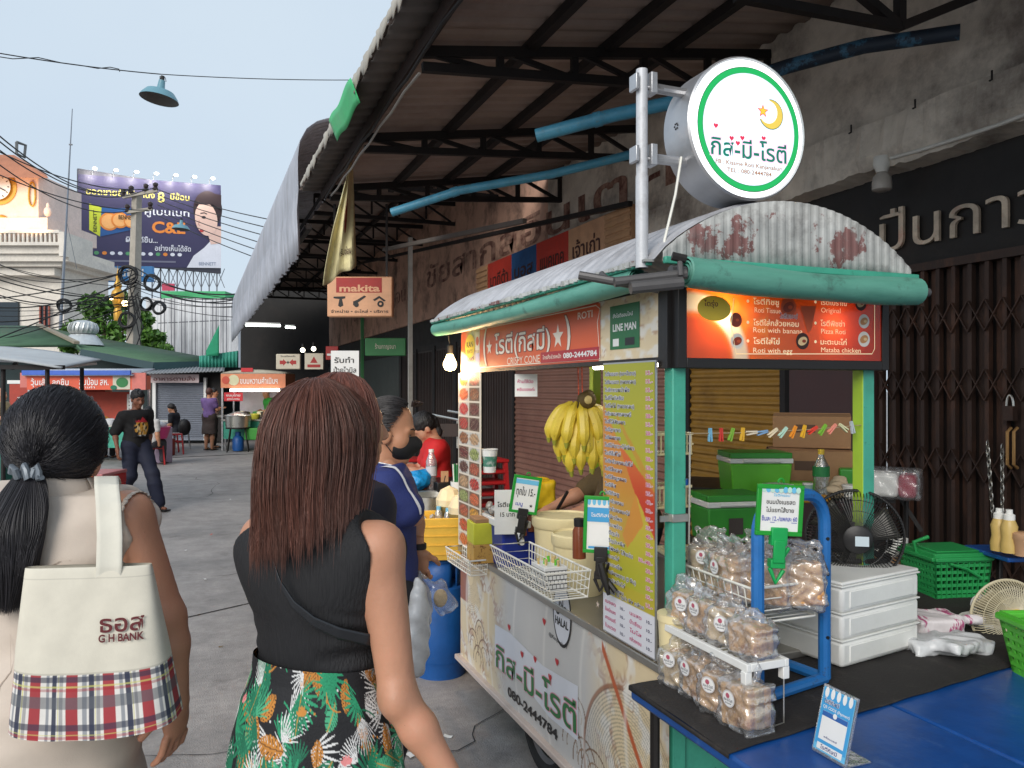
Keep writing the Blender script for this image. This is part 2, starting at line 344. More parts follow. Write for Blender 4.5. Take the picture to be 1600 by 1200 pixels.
# ================================================================ THE SETTING
XB=4.2                                             # plane of the shop fronts
asph=mat('street_concrete',S(160,154,150),.6,var=.2,scale=26,bump=.5,bs=130,stain=S(112,110,108),sa_=.6,ss=.5,sth=(.45,.62),stain2=(S(70,65,62),.45,1.7,.57,.68))
tile_d=mat('dark_tile',S(60,56,54),.6,stain=S(30,28,28))
mb=MB(); mb.sheet(lambda u,v:((u-.5)*600,-20+v*420,0),40,40,asph); one(mb,'ground','grey worn concrete street surface','ground',kind='structure',smooth=0)
joint=flat('joint',S(34,33,33),.9)
mb=MB()
a,b=onz(150,997,.004),onz(720,868,.004); mb.add([a,b,b+np.array([0,.018,0]),a+np.array([0,.018,0])],[(0,1,2,3)],joint)
a,b=onz(255,716,.004),onz(520,703,.004); mb.add([a,b,b+np.array([0,.12,0]),a+np.array([0,.12,0])],[(0,1,2,3)],joint)
one(mb,'pavement_joint','dark joint lines across the street','joint',kind='structure',smooth=0)
mb=MB(); mb.bx(2.9,XB+.1,-1,24,0,.09,mat('pavement',S(110,104,100),.8,stain=S(60,56,54))); one(mb,'pavement','raised walkway along the shop fronts','pavement',kind='structure')
# -------- canopies
rust=mat('rusty_steel',S(58,46,42),.7,m=.3,stain=S(92,62,48),sa_=.5)
soot=mat('sooty_steel',S(36,33,33),.65,m=.3,stain=S(70,52,44),sa_=.35)
rsheet=mat('canopy_sheet',S(160,143,134),.75,var=.14,scale=3,stain=S(120,94,84),sa_=.55,ss=1.2)
gsheet=mat('grey_sheet',S(178,181,190),.6,m=.15,var=.2,stain=S(120,114,110),sa_=.6,ss=1.6,stretch=(3,3,.5))
peel=mat('peeling_paint',S(175,170,160),.8,stain=S(90,84,78))
EX,EZ,WZ=1.1,3.85,4.32
def zroof(x): return EZ+(WZ-EZ)*(x-EX)/(XB-EX)
def zig(t,per): p=(t/per)%1; return 0 if p<.35 else (p-.35)/.15 if p<.5 else 1 if p<.85 else (1-p)/.15
def truss(y,par,x0=1.38):
    m=MB(); n=5; zt=lambda x:zroof(x)-.09; zb=lambda x:zroof(x)-.19-.2*(x-x0)/(XB-x0)
    m.bar((x0,y,zt(x0)),(XB,y,zt(XB)),.05,.07,soot); m.bar((x0,y,zb(x0)),(XB,y,zb(XB)),.05,.06,soot)
    xs=[x0+(XB-x0)*k/n for k in range(n+1)]
    for k in range(1,n+1):
        m.bar((xs[k]-.02,y,zb(xs[k])),(xs[k]-.02,y,zt(xs[k])),.036,.05,soot); m.bar((xs[k-1]+.03,y+.003,zt(xs[k-1])),(xs[k]-.05,y+.003,zb(xs[k])),.03,.036,soot)
    m.build('truss',par)
can=thing('market_canopy','rust stained sheet metal canopy over the roti cart, carried on dark trusses','canopy')
m=MB(); NY=420
m.sheet(lambda u,v:(EX+u*(XB-EX),-2+11.2*v,zroof(EX+u*(XB-EX))+.03*zig(-2+11.2*v,.19)),8,NY,rsheet); m.build('roof_sheet',can,smooth=20,solid=.004)
for y in(1.2,3.1,5.0,6.9,8.8): truss(y,can)
for x,mt_ in((1.38,rust),(2.15,soot),(2.75,soot),(3.3,soot)):
    m=MB(); m.bx(x-.03,x+.03,-2,9.2,zroof(x)-.085,zroof(x)-.012,mt_)
    if x<1.4: m.bx(x-.045,x-.035,-2,9.2,zroof(x)-.14,zroof(x)-.02,rust)
    m.build('purlin',can)
m=MB()
fl=[random.uniform(0,1)**2 for _ in range(130)]                                # flaking lip of the roof edge
def flk(u,v):
    i=min(129,int(u*130)); return (EX-.008-.016*fl[i]+.02*v*fl[(i*7)%130],1.5+7.6*u,zroof(EX)+.05-v*(.04+.1*fl[i]))
m.sheet(flk,260,2,peel)
m.build('peeling_edge',can,solid=.003)
estrip=mat('eave_strip_dark',S(92,86,82),.85,stain=S(56,52,50),sa_=.7,ss=3); m=MB(); m.sheet(lambda u,v:(EX+.01+.26*u,1.5+7.6*v,zroof(EX+.01+.26*u)-.018-.02*zig(1.5+7.6*v,.19)),2,300,estrip); m.build('eave_dark_strip',can,smooth=20,solid=.004)  # added strip under the sheet; its dark grey colour darkens the sunlit overhang
m=MB(); m.tube([(1.33,2+.4*k,3.72-.015*(k%3)) for k in range(18)],.012,soot,5); m.tube([(1.36,5+.4*k,3.66+.02*(k%2)) for k in range(10)],.01,flat('wire_grey',S(150,146,140)),5); m.build('cable',can)
gt=mat('green_tarp',S(70,190,120),.5)
m=MB(); m.sheet(lambda u,v:(EX-.05+.07*u,5.75+1.0*v,3.86-.17*u+.02*math.sin(9*v)),4,14,gt); one(m,'tarpaulin','bright green tarpaulin scrap on the canopy edge','tarpaulin',loc=(EX,5.8,3.9),solid=.004)
# far canopy with the curved fascia
can2=thing('fascia_canopy','long canopy with white corrugated fascia curving down over its street edge','canopy',(1,9.3,0))
pr=[ony(q[0],q[1],9.25) for q in((600,178),(545,183),(500,190),(480,203),(468,225),(465,255),(467,320),(470,390))]
pr=[(p[0],p[2]) for p in pr]; FX=pr[-1][0]
def prof(u):
    t=u*(len(pr)-1); i=min(int(t),len(pr)-2); f=t-i; return pr[i][0]*(1-f)+pr[i+1][0]*f, pr[i][1]*(1-f)+pr[i+1][1]*f
Y1,Y2=9.25,27.
def fas(u,v):
    y=Y1+(Y2-Y1)*v; x,z=prof(u); c=.026*zig(y,.16)
    if u>.99: z-=.05*abs(math.sin(y*3.1))+.04*abs(math.sin(y*7.7))
    return (x-c if z<3.75 else x,y,z+(c if z>=3.75 else 0))
m=MB(); m.sheet(fas,16,1100,gsheet); m.build('fascia_sheet',can2,W=True,smooth=20,solid=.004)
m=MB(); m.sheet(lambda u,v:(pr[0][0]+u*(XB-pr[0][0]),Y1+(Y2-Y1)*v,pr[0][1]+.1*u+.03*zig(Y1+(Y2-Y1)*v,.19)),4,500,rsheet); m.build('roof_sheet',can2,W=True,smooth=20,solid=.004)
for y in np.arange(11,26.5,2.1):
    m=MB(); m.bar((1.8,y,pr[0][1]-.12),(XB,y,pr[0][1]-.05),.05,.07,soot); m.bar((1.8,y,pr[0][1]-.4),(XB,y,pr[0][1]-.4),.05,.06,soot)
    for k in range(5):
        x=1.8+.47*k; m.bar((x,y+.004,pr[0][1]-.1),(x+.45,y+.004,pr[0][1]-.37),.03,.03,soot); m.bar((x,y-.004,pr[0][1]-.35),(x,y-.004,pr[0][1]-.1),.03,.03,soot)
    m.bar((FX+.07,y,3.55),(FX+.07,y,pr[-1][1]+.15),.04,.04,soot); m.bar((FX+.07,y,3.55),(1.8,y,pr[0][1]-.3),.04,.04,soot); m.build('truss',can2,W=True)
for x in(FX+.1,1.6,2.4,3.2):
    m=MB(); m.bx(x-.03,x+.03,Y1+.05,Y2,pr[0][1]-.09 if x>1.3 else pr[-1][1]+.25,pr[0][1]-.02 if x>1.3 else pr[-1][1]+.31,soot); m.build('purlin',can2,W=True)
# -------- shop building on the right
conc=mat('stained_concrete',S(214,204,190),.85,var=.2,scale=5,bump=.6,stain=S(96,84,78),sa_=.8,ss=1.3,sth=(.5,.68))
brick=mat('painted_masonry',S(206,164,142),.85,var=.15,scale=5,bump=.5,stain=S(66,50,46),sa_=.8,ss=1.5,sth=(.48,.66))
dark=mat('black_panel',S(26,23,22),.7,var=.2,stain=S(48,40,36),sa_=.5)
dwood=mat('dark_door',S(58,46,42),.6,var=.25,scale=14,stretch=(1,1,.15),stain=S(30,24,22))
shb=thing('shop_building','weathered concrete shop row with shutters and a rusty folding gate','building',(XB,8,0))
m=MB(); m.bx(XB,XB+.3,-2,9.2,3.3,5.2,conc); m.build('upper_wall',shb,W=True)
m=MB(); m.bx(XB,XB+.3,9.2,27,2.95,5.2,brick); m.build('upper_wall',shb,W=True)
m=MB()
def beamf(u,v):
    y=-2+12*v; d=.012*math.sin(3.1*y+9*u+2*math.sin(1.7*y))+.006*math.sin(23*y+3*math.sin(5*y))+.004*math.sin(61*y+u*5)
    pts=[(XB+.05,3.36),(XB-.12+d,3.33),(XB-.13+d,3.12+d),(XB-.1,3.02+d),(XB+.2,3.0)]; return (pts[min(4,int(u*4+.5))][0],y,pts[min(4,int(u*4+.5))][1])
m.sheet(beamf,4,260,conc); m.build('beam',shb,W=True,smooth=0)
m=MB(); m.bx(XB+.08,XB+.2,-2,4.72,2.33,3.06,dark); m.build('lintel',shb,W=True)
m=MB(); m.bx(XB-.03,XB+.2,4.72,27,2.33,2.45,soot); m.bx(XB+.05,XB+.2,4.72,27,2.45,3.1,dark); m.build('lintel',shb,W=True)
def shutter(y0,y1,z0,z1,mt_,name='roller_shutter',x=XB,lab=None):
    m=MB(); n=int((z1-z0)/.075)
    def f(u,v):
        k=v*n*4; i=int(round(k)); c=[0,.0,.016,.016][i%4]; return (x-c,y0+(y1-y0)*u,z0+(z1-z0)*v)
    m.sheet(f,1,n*4,mt_); m.bx(x-.03,x+.02,y0-.06,y0,z0,z1,soot); m.bx(x-.03,x+.02,y1,y1+.06,z0,z1,soot); o=m.build(name,shb,W=True,smooth=10)
    if lab:o['label']=lab
shutter(6.2,10.3,.09,2.34,mat('brown_shutter',S(150,108,92),.5,m=.1,stain=S(100,58,50),sa_=.7,ss=.8),lab='brown roller shutter')
shutter(4.85,6.05,.09,2.34,mat('ochre_shutter',S(150,112,44),.55,m=.1,stain=S(96,66,24),sa_=.5,ss=3),lab='ochre yellow roller shutter')
m=MB(); m.bx(XB-.05,XB+.1,3.98,4.72,.09,2.33,mat('maroon_board',S(66,44,44),.6)); m.build('door_panel',shb,W=True)
rub=mat('rusty_gate',S(60,45,39),.6,m=.35,var=.25,stain=S(120,80,60),sa_=.5,ss=6,stretch=(1,1,.3))
m=MB(); m.bx(XB+.1,XB+.14,1.,3.95,.09,2.36,mat('gate_backing',S(40,31,28),.6,var=.3,stretch=(1,1,.2))); m.build('gate_panel',shb,W=True)
m=MB(); y=1.02
while y<3.95:
    m.bx(XB-.005,XB+.03,y-.013,y+.013,.1,2.35,rub); m.bx(XB+.04,XB+.06,y+.03,y+.08,.1,2.33,rub); y+=.107
m.bx(XB-.02,XB+.05,1,3.95,2.33,2.38,rub); m.build('gate_bars',shb,W=True)
m=MB()
for zc in(.55,1.15,1.62,2.02):
    m=MB()
    for k in range(27):
        y=1.02+.107*k
        m.bar((XB-.016,y,zc-.09),(XB-.016,y+.107,zc+.09),.018,.006,rub); m.bar((XB-.02,y,zc+.09),(XB-.02,y+.107,zc-.09),.018,.006,rub)
    m.build('gate_lattice',shb,W=True)
m=MB(); stl=mat('bright_steel',S(200,198,190),.3,m=.9,var=.1)
q=onx(1578,640,XB-.03); m.bx(q[0]-.02,q[0]+.02,q[1]-.03,q[1]+.03,q[2]-.06,q[2]+.02,rub); m.tube([q+np.array([0,.02*math.cos(t),.02+.06*math.sin(t)]) for t in np.linspace(0,pi,9)],.006,stl,6)
for px in(1580,1590):
    q=onx(px,700,XB-.03); m.tube([q+np.array([0,0,-.11]),q+np.array([-.03,0,-.09]),q+np.array([-.03,0,.09]),q+np.array([0,0,.11])],.009,mat('brass',S(180,140,90),.4,m=.6),6)
m.build('gate_lock',shb,W=True)
for (px,y0,dx) in((1543,695,8),(1566,700,0)):
    m=MB()
    for k in range(13):
        c=onx(px+dx*k/12,y0+k*9,XB-.04); e=np.array([0,.008,0]) if k%2 else np.array([.008,0,0])
        m.tube([c+e*math.cos(t)*1.1+np.array([0,0,.026*math.sin(t)]) for t in np.linspace(0,2*pi,9)],.003,stl,5,caps=False)
    m.build('gate_chain',shb,W=True)
m=MB()
for k in range(5): m.bx(XB-.02,XB+.06,10.45+1.3*k,11.6+1.3*k,.09,2.33,dwood); m.bx(XB-.05,XB+.05,11.6+1.3*k,11.75+1.3*k,.09,2.4,soot)
for k in range(60): m.bx(XB-.035,XB-.02,10.45+.11*k,10.47+.11*k,.1,2.3,dwood)
m.build('folding_door',shb,W=True)
m=MB(); m.bx(XB-.02,XB+.06,17.1,27,.09,2.33,mat('grey_green_door',S(62,70,66),.6,stain=S(34,34,34))); m.build('folding_door',shb,W=True)
# letters and boards on the building
pat=mat('patina_letter',S(196,180,160),.5,m=.3,var=.35,scale=16,stain=S(190,120,100),sa_=.8,ss=7)
A=Art(.003); wlen=np.linalg.norm(onx(1372,393,XB+.06)-onx(1600,352,XB+.06))
q0=onx(1378,395,XB+.07); A.text("ปืนกาว",0,0,.25,pat,w=1.12,bold=-.004)
o=A.build('wall_lettering',shb,O=q0+np.array([-.0,0,.0]),U=(0,-1,0),W=True,solid=-.02)
faded=mat('faded_paint',S(96,58,50),.9,stain=S(176,140,122),sa_=.9,ss=5,sth=(.4,.6))
A=Art(.002); A.text("ชัยสากลอินเตค",0,0,.4,faded,w=8.6,bold=.03); A.build('wall_lettering',shb,O=(XB-.004,14.9,3.55),U=(0,-1,0),W=True)
A=Art(.002); A.text("อะไหล่ยนต์กาญจน์",0,0,.33,faded,w=6,bold=.02); A.build('wall_lettering',shb,O=(XB-.004,22.5,3.5),U=(0,-1,0),W=True)
red_b=mat('sign_red',S(196,58,44),.55,stain=S(140,44,38),sa_=.4); blu_b=mat('sign_blue',S(34,86,140),.55,stain=S(30,56,90)); tan_b=mat('sign_tan',S(206,160,124),.6,stain=S(150,108,84))
lett=flat('letter_brown',S(70,36,30)); slat=mat('slat_tan',S(190,148,110),.7,stain=S(110,80,62))
bd=thing('name_board','long board of red, blue and tan lettered panels above the roti cart roof','sign',onx(850,420,XB-.2))
X2=XB-.2; zt,zb=3.43,2.93; yy=[onx(p,400,X2)[1] for p in(745,762,799,838,888,946,986)]
for i,(mt_,t) in enumerate(((slat,''),(red_b,'มากีต้า'),(blu_b,'บอส'),(red_b,'แมคเทค'),(tan_b,'เจ้าเก่า'),(slat,''))):
    y0,y1=yy[i],yy[i+1]; m=MB(); m.bx(X2,X2+.05,y1,y0,zb,zt,mt_)
    if not t:
        for k in range(6): m.bar((X2-.01,y0,zb+.05+.08*k),(X2-.01,y1,zb+.05+.08*k),.012,.05,slat)
    m.build('panel',bd,W=True,bevel=.004)
    if t: A=Art(.002); A.text(t,(y0-y1)/2,.15,.17,lett,w=(y0-y1)*.74,al='C',bold=.015); A.build('lettering',bd,O=(X2-.002,y0,zb+.0),U=(0,-1,0),W=True)
# conduit with ceiling-style lamp holder on the lintel
pvc=mat('white_pvc',S(214,212,204),.45); pvcb=mat('blue_pvc',S(84,164,196),.4,stain=S(60,110,130),sa_=.6,ss=5,stain2=(S(120,150,150),.6,22,.58,.64))
wl=thing('wall_lamp','unlit white bulb holder on a conduit under the concrete beam','lamp',onx(1378,250,XB-.1))
m=MB(); q=[onx(p,y,XB-.12) for p,y in((1610,176),(1560,195),(1500,215),(1440,234),(1392,247))]; m.tube(q,.012,pvc,8); m.build('conduit',wl,W=True)
q=onx(1378,250,XB-.12); m=MB(); m.lathe([(0,.02),(.05,.02),(.055,-.03),(.04,-.06),(.035,-.08),(0,-.08)],q,pvc); m.build('holder',wl,W=True)
m=MB(); m.lathe([(.03,-.08),(.055,-.11),(.06,-.15),(.06,-.19),(.04,-.2),(0,-.2)],q,mat('dull_bulb',S(170,164,156),.3)); m.build('bulb',wl,W=True)
for px,py in((1330,190),(1430,150),(1550,105)):
    m=MB(); q=onx(px,py+5,XB-.14); m.tube([q,q+np.array([0,0,-.05]),q+np.array([-.02,0,-.06])],.006,soot,5)
    m.build('hook',shb,W=True)
# PVC drain pipes
def pipe(pts,r,lab,sock):
    t=thing('drain_pipe',lab,'pipe',pts[0]); m=MB(); n=14
    m.tube(pts,r,pvcb,n,caps=False); m.tube([pts[0]+(pts[1]-pts[0])*.001,pts[0]+(pts[1]-pts[0])*.002],[r,r*.8],pvcb,n,caps=False); m.tube(pts[:2],[r*.8,r*.8],dark,n,caps=False); m.build('pipe',t,W=True)
    d=(pts[1]-pts[0]); m=MB(); m.tube([pts[0]+d*sock,pts[0]+d*(sock+.1)],r*1.12,pvcb,n); m.build('coupling',t,W=True)
pipe([PX(838,212,5.2),PX(958,180,5.1),PX(1060,158,5.0),PX(1150,130,4.95)],.044,'pale blue plastic drain pipe pointing at the round lit sign',.75)
pipe([PX(612,332,7.0),PX(716,298,6.9),PX(862,272,6.8),PX(1000,238,6.7)],.038,'pale blue plastic drain pipe ending above the tool shop sign',.9)
m=MB(); m.bar(onx(560,412,XB-.6),onx(985,318,XB-.3),.05,.05,soot); m.bar(onx(600,390,2.6),onx(820,345,3.2),.05,.05,mat('grey_bar',S(120,112,106),.7)); one(m,'steel_rail','long dark steel rail hung along the shop fronts','rail',loc=onx(700,380,XB-.5))
m=MB(); dpv=mat('sooty_pipe',S(40,52,66),.6,stain=S(70,120,150),sa_=.8,ss=5,sth=(.55,.6)); m.tube([PX(1150,130,4.95),PX(1230,104,4.9),PX(1350,72,4.75),PX(1500,50,4.5)],.045,dpv,12); one(m,'drain_pipe','soot darkened rear run of drain pipe behind the round sign','pipe',loc=PX(1230,104,4.9))
m=MB()
for a,b in(((1150,-6),(1406,42)),((1406,42),(1540,-12)),((1406,-30),(1406,42)),((1320,-30),(1400,38))): m.bar(ony(*a,3.02),ony(*b,3.02+.004*a[0]/1000),.045,.045,soot)
m.build('truss',can)
# hanging dirty banner and shop signs under the canopy
ban=mat('dirty_cloth',S(236,226,176),.9,stain=S(110,96,74),sa_=.7,ss=3,bump=.3)
def banf(u,v):
    l=(505+38*v**1.3,446-176*v); r=(557-6*v,414-174*v); px=l[0]*(1-u)+r[0]*u; py=l[1]*(1-u)+r[1]*u+3*math.sin(9*u)*(1-v); return PX(px,py,7.8+.3*u+.07*math.sin(5.5*u+2.5*v)+.03*math.sin(13*u-4*v))
t=thing('cloth_banner','dirty yellowed cloth banner hanging twisted from the canopy','banner',PX(530,440,8.2))
m=MB(); m.sheet(banf,16,24,ban); m.build('cloth',t,W=True,solid=.004)
A=Art(.002); rp=mat('faded_red',S(150,50,40),.9,stain=S(180,160,110),sa_=.6,ss=5); A.disc(.62,.5,.05,rp,.16); A.text("รับซ่อม",.5,.15,.06,lett,w=.36)
A.build('lettering',t,warp=lambda a,b,z: banf(a,b)-FW*(.012+z),W=True)
def board(name,lab,px0,px1,py0,py1,D,mt_,art,depth=.08,cat='sign',parts='panel'):
    t=thing(name,lab,cat,PX((px0+px1)/2,py1,D),-YAW); wd,ht=(px1-px0)*D/FPX,(py1-py0)*D/FPX
    m=MB(); m.box((0,depth/2,ht/2),(wd,depth,ht),mt_); m.build(parts,t,bevel=.015 if wd>.4 else .004)
    A=Art(.0015); art(A,wd,ht); A.build('lettering',t,O=(-wd/2,-.001,0)); return t
mk_bg=mat('old_sign_face',S(226,170,130),.5,stain=S(180,120,90),sa_=.5); mk_red=mat('sign_red_dark',S(168,34,30),.5); blk=flat('ink_black',S(22,20,20)); wht=flat('paint_white',(.8,.8,.78)); wd_bd=flat('sign_rim',S(60,36,30))
def mk(A,w,h):
    A.rect(w*.14,h*.6,w*.84,h*.97,mk_red); A.text("makita",w*.5,h*.63,h*.17,mk_bg,w=w*.62,al='C',bold=.03)
    for k,(cx,sh) in enumerate(((.2,0),(.5,1),(.8,2))):
        c=lambda a,b:(w*(cx+a),h*(.38+b))
        if sh==0: A.poly([c(-.1,.12),c(.08,.13),c(.08,.08),c(.03,.06),c(.05,-.1),c(0,-.14),c(-.03,-.1),c(-.01,.06),c(-.1,.08)],blk)
        if sh==1: A.poly([c(-.1,-.1),c(-.02,-.02),c(.1,.12),c(.07,.15),c(-.04,.04),c(-.1,0)],blk); A.disc(*c(-.05,-.08),h*.06,blk)
        if sh==2: A.poly([c(-.1,.04),c(0,.14),c(.1,.02),c(.07,0),c(0,.08),c(-.07,.01)],blk); A.disc(*c(.02,-.06),h*.08,blk); A.disc(*c(.02,-.06),h*.03,mk_bg)
    A.text("จำหน่าย • อะไหล่ • บริการ",w*.5,h*.1,h*.07,blk,w=w*.88,al='C',bold=.03)
board('shop_sign','rounded orange tool shop sign with three black tool drawings hung under the canopy','',0,1,1,9,wd_bd,mk) if 0 else None
t=board('shop_sign','peach coloured tool shop sign with red panel and three tool drawings',511,613,432,495,9.0,mk_bg,mk,.12)
m=MB(); m.bar((-.3,.06,.46),(-.3,.06,1.3),.025,.025,soot); m.bar((.3,.06,.46),(.3,.06,1.3),.025,.025,soot); m.build('hanger',t)
def arrows(A,w,h):
    for s in(-1,1):
        c=lambda a,b:(w*(.5+s*a),h*(.45+b)); A.poly([c(.34,.12),c(.2,.12),c(.2,.22),c(.05,0),c(.2,-.22),c(.2,-.12),c(.34,-.12)],mk_red)
    A.star(w*.5,h*.45,h*.12,blk); A.text("ร้านเครื่องเหล็ก",w*.5,h*.8,h*.1,blk,w=w*.6,al='C')
cream_s=mat('sign_cream',S(206,196,176),.5,stain=S(150,138,120))
board('arrow_sign','cream sign with two red arrows meeting, in the dark end of the canopy',431,469,553,577,14,cream_s,arrows)
board('small_sign','small cream sign with a red triangle and red strip beside the arrow sign',476,505,552,577,13.6,cream_s,lambda A,w,h:(A.poly([(w*.5,h*.8),(w*.3,h*.4),(w*.7,h*.4)],mk_red),A.rect(w*.15,h*.12,w*.85,h*.3,mk_red)))
board('red_sign','dark red shop sign behind the white handwritten sheet',509,528,541,562,13.2,mk_red,lambda A,w,h:(A.rect(w*.1,h*.3,w*.9,h*.45,wht)))
def hand(A,w,h): A.text("รับทำ",w*.12,h*.55,h*.2,blk,w=w*.7); A.text("ป้ายไวนิล",w*.1,h*.18,h*.2,blk,w=w*.8)
board('paper_notice','white handwritten sheet hanging above the brown haired women',517,561,548,590,6.5,wht,hand,.004,parts='sheet')
board('green_sign','faded green shop signboard above dark shutters',570,634,528,556,12.5,mat('sign_green',S(64,132,80),.6,stain=S(120,130,100),sa_=.6),lambda A,w,h:A.text("ร้านกาญจนา",w*.5,h*.4,h*.25,cream_s,w=w*.5,al='C'))
# fluorescent tubes under the far canopy
for (p0,p1,py,D,lab) in((384,438,508,16,'lit fluorescent tube under the far canopy, the longer one'),(446,461,511,17,'short lit fluorescent tube beside the longer tube')):
    t=thing('tube_light',lab,'lamp',PX(p0,py,D)); m=MB(); a,b=PX(p0,py,D),PX(p1,py+1,D); m.tube([a,b],.022,mat('lit_tube',(1,1,.95),.5,em=5,emc=(.9,1,.95),bump=0),8); m.build('tube',t,W=True); m=MB(); m.bar(a+np.array([0,0,.045]),b+np.array([0,0,.045]),.05,.03,wht); m.build('fitting',t,W=True)
for px,py in((473,547),(490,545)):
    m=MB(); m.ball(PX(px,py,15),.045,mat('far_bulb',(1,.95,.8),em=6,emc=(1,.93,.75),bump=0),10); m.cyl(PX(px,py,15)+np.array([0,0,.04]),PX(px,py,15)+np.array([0,0,.12]),.02,blk,8); one(m,'light_bulb','small lit bulb in the dark far end of the canopy','bulb',loc=PX(px,py,15),group='small bulbs at the canopy end')
m=MB(); 
for px,D in((641,12.0),(562,16.0),(606,14.0)): m.tube([PX(px,520,D),PX(px,520,D)*[1,1,0]],.03,mat('pale_post',S(170,166,158),.6,stain=S(90,80,70)),8) if 0 else None
for px,D,l in((641,12.0,'pale steel post by the green shop sign'),(566,16.5,'green painted post under the far canopy')):
    m=MB(); q=PX(px,500,D); m.bar((q[0],q[1],0),(q[0],q[1],3.9),.06,.06,mat('pale_post',S(170,166,158),.6,stain=S(90,80,70)) if D<15 else MATS['sign_green']); m.box((q[0],q[1],.02),(.16,.16,.04),soot); one(m,'canopy_post',l,'post',loc=(q[0],q[1],0))
# ---------------------------------------------------------------- far side: huts, tower, billboard, pole, tree
def fbox(m,px0,px1,py0,py1,D,dep,mt_,rz=0):
    c=PX((px0+px1)/2,(py0+py1)/2,D)+FW*dep/2; return m.box(c,(abs(px1-px0)*D/FPX,dep,abs(py1-py0)*D/FPX),mt_,rz=-YAW+rz)
groof=mat('green_roof',S(78,112,84),.75,stain=S(54,78,62),sa_=.7,ss=1.2); teal_d=mat('teal_fascia',S(44,72,78),.6); teal_w=mat('dark_teal_wall',S(34,52,54),.7,stain=S(24,34,36)); hipm=flat('hip_tile',S(150,140,122))
gb=thing('green_roofed_hall','low market hall with mossy green roof and dark teal eaves','building',PX(150,690,25))
m=MB(); fbox(m,-120,235,562,690,25,5,teal_w); fbox(m,225,345,572,690,25.5,4,teal_w); m.build('wall',gb,W=True)
m=MB(); pk=PX(60,509,28); el=PX(-150,540,24); er=PX(120,538,24); rl=PX(-150,507,28)
m.add([el,er,pk,rl],[(0,1,2,3)],groof); e2=PX(240,566,23.6); tr=PX(312,556,25); tb=PX(148,527,28.5)
m.add([er,PX(128,546,23.6),e2,PX(310,566,24.4),tr,tb,pk],[(0,1,2,5,6),(2,3,4,5)],groof); m.build('roof',gb,W=True,solid=.08)
m=MB(); m.bar(pk+np.array([0,0,.04]),er+np.array([0,0,.05]),.16,.08,hipm); m.build('hip_cap',gb,W=True)
m=MB(); m.bar(PX(126,551,23.5),PX(240,572,23.4),.05,.22,teal_d); m.bar(PX(240,572,23.4),PX(311,570,24.3),.05,.22,teal_d); m.build('fascia',gb,W=True)
galv=mat('galvanised',S(206,210,210),.35,m=.5)
vt=thing('roof_ventilator','round silver turbine ventilator on the green roof','ventilator',PX(130,540,25.5))
m=MB(); c=PX(130,524,25.5); m.lathe([(.28,-.38),(.62,-.3),(.42,.0),(.36,.05)],c-np.array([0,0,.02]),galv,16); m.build('pedestal',vt,W=True)
m=MB(); m.lathe([(.36,.05),(.4,.1),(.42,.25),(.36,.4),(.2,.47),(0,.5)],c,galv,28)
for k in range(20):
    t=2*pi*k/20; m.tube([c+np.array([r*math.cos(t+b),r*math.sin(t+b),h]) for r,h,b in((.37,.06,0),(.43,.15,.06),(.44,.25,.12),(.38,.39,.2))],.018,galv,4)
m.build('turbine',vt,W=True)
# shutter hut at the end
hut=thing('shutter_hut','small hut with grey roller shutter, pink lettered strip and corrugated lean-to roof','hut',PX(280,688,23))
m=MB(); a,b,c,d=PX(218,584,22),PX(350,579,22.5),PX(352,568,25),PX(232,574,25)
m.sheet(lambda u,v:(a*(1-u)+b*u)*(1-v)+(d*(1-u)+c*u)*v+np.array([0,0,.014*math.sin(u*150)]),260,2,mat('lean_roof',S(130,134,138),.6,stain=S(90,88,86))); m.build('roof',hut,W=True,solid=.02)
m=MB(); fbox(m,232,345,582,690,23.3,.2,mat('hut_wall',S(60,60,60),.7)); fbox(m,318,346,586,690,23.1,.1,dark); m.build('wall',hut,W=True)  # black slab at right: the dark interior's shade put into colour
shg=mat('grey_shutter',S(128,134,146),.5,m=.2); m=MB(); q=PX(243,686,23); W_=75*23/FPX; H_=89*23/FPX
def f(u,v):
    i=int(round(v*120)); return q+RT*W_*u+np.array([0,0,H_*v])-FW*(.03*[0,0,1,1][i%4])
m.sheet(f,1,120,shg); m.build('roller_shutter',hut,W=True,smooth=10)
m=MB(); fbox(m,238,243,592,688,22.9,.1,wht); fbox(m,318,322,590,688,22.9,.1,wht); fbox(m,243,318,685,688,22.9,.1,shg); m.build('frame',hut,W=True)
A=Art(.006); pk_s=mat('pink_strip',S(226,206,206),.6); A.rect(0,0,1.42,.24,pk_s); A.text("อาหารตามสั่ง",.71,.06,.11,flat('faint_maroon',S(130,70,70)),w=1.2,al='C'); A.build('sign_strip',hut,O=PX(234,598,22.7),U=RT,W=True)
tg=mat('teal_sheet',S(70,160,140),.6,stain=S(50,110,100))
m=MB(); m.sheet(lambda u,v:PX(312+60*u,574-22*v+(4-8*u)*v,23.6)+FW*.04*math.sin(u*70),90,1,tg); m.sheet(lambda u,v:PX(322+20*u,556-40*v*u-8*v,23.4),6,6,mat('green_net',S(40,150,110),.8)); one(m,'teal_awning','teal corrugated awning sheet under the white fascia','awning',loc=PX(340,560,23.6),solid=.02)
m=MB(); fbox(m,376,660,440,692,27.2,.3,dark); fbox(m,318,356,556,692,27.2,.3,dark); one(m,'end_wall','dark closing wall at the far end of the canopy','wall',loc=PX(450,690,27.2))
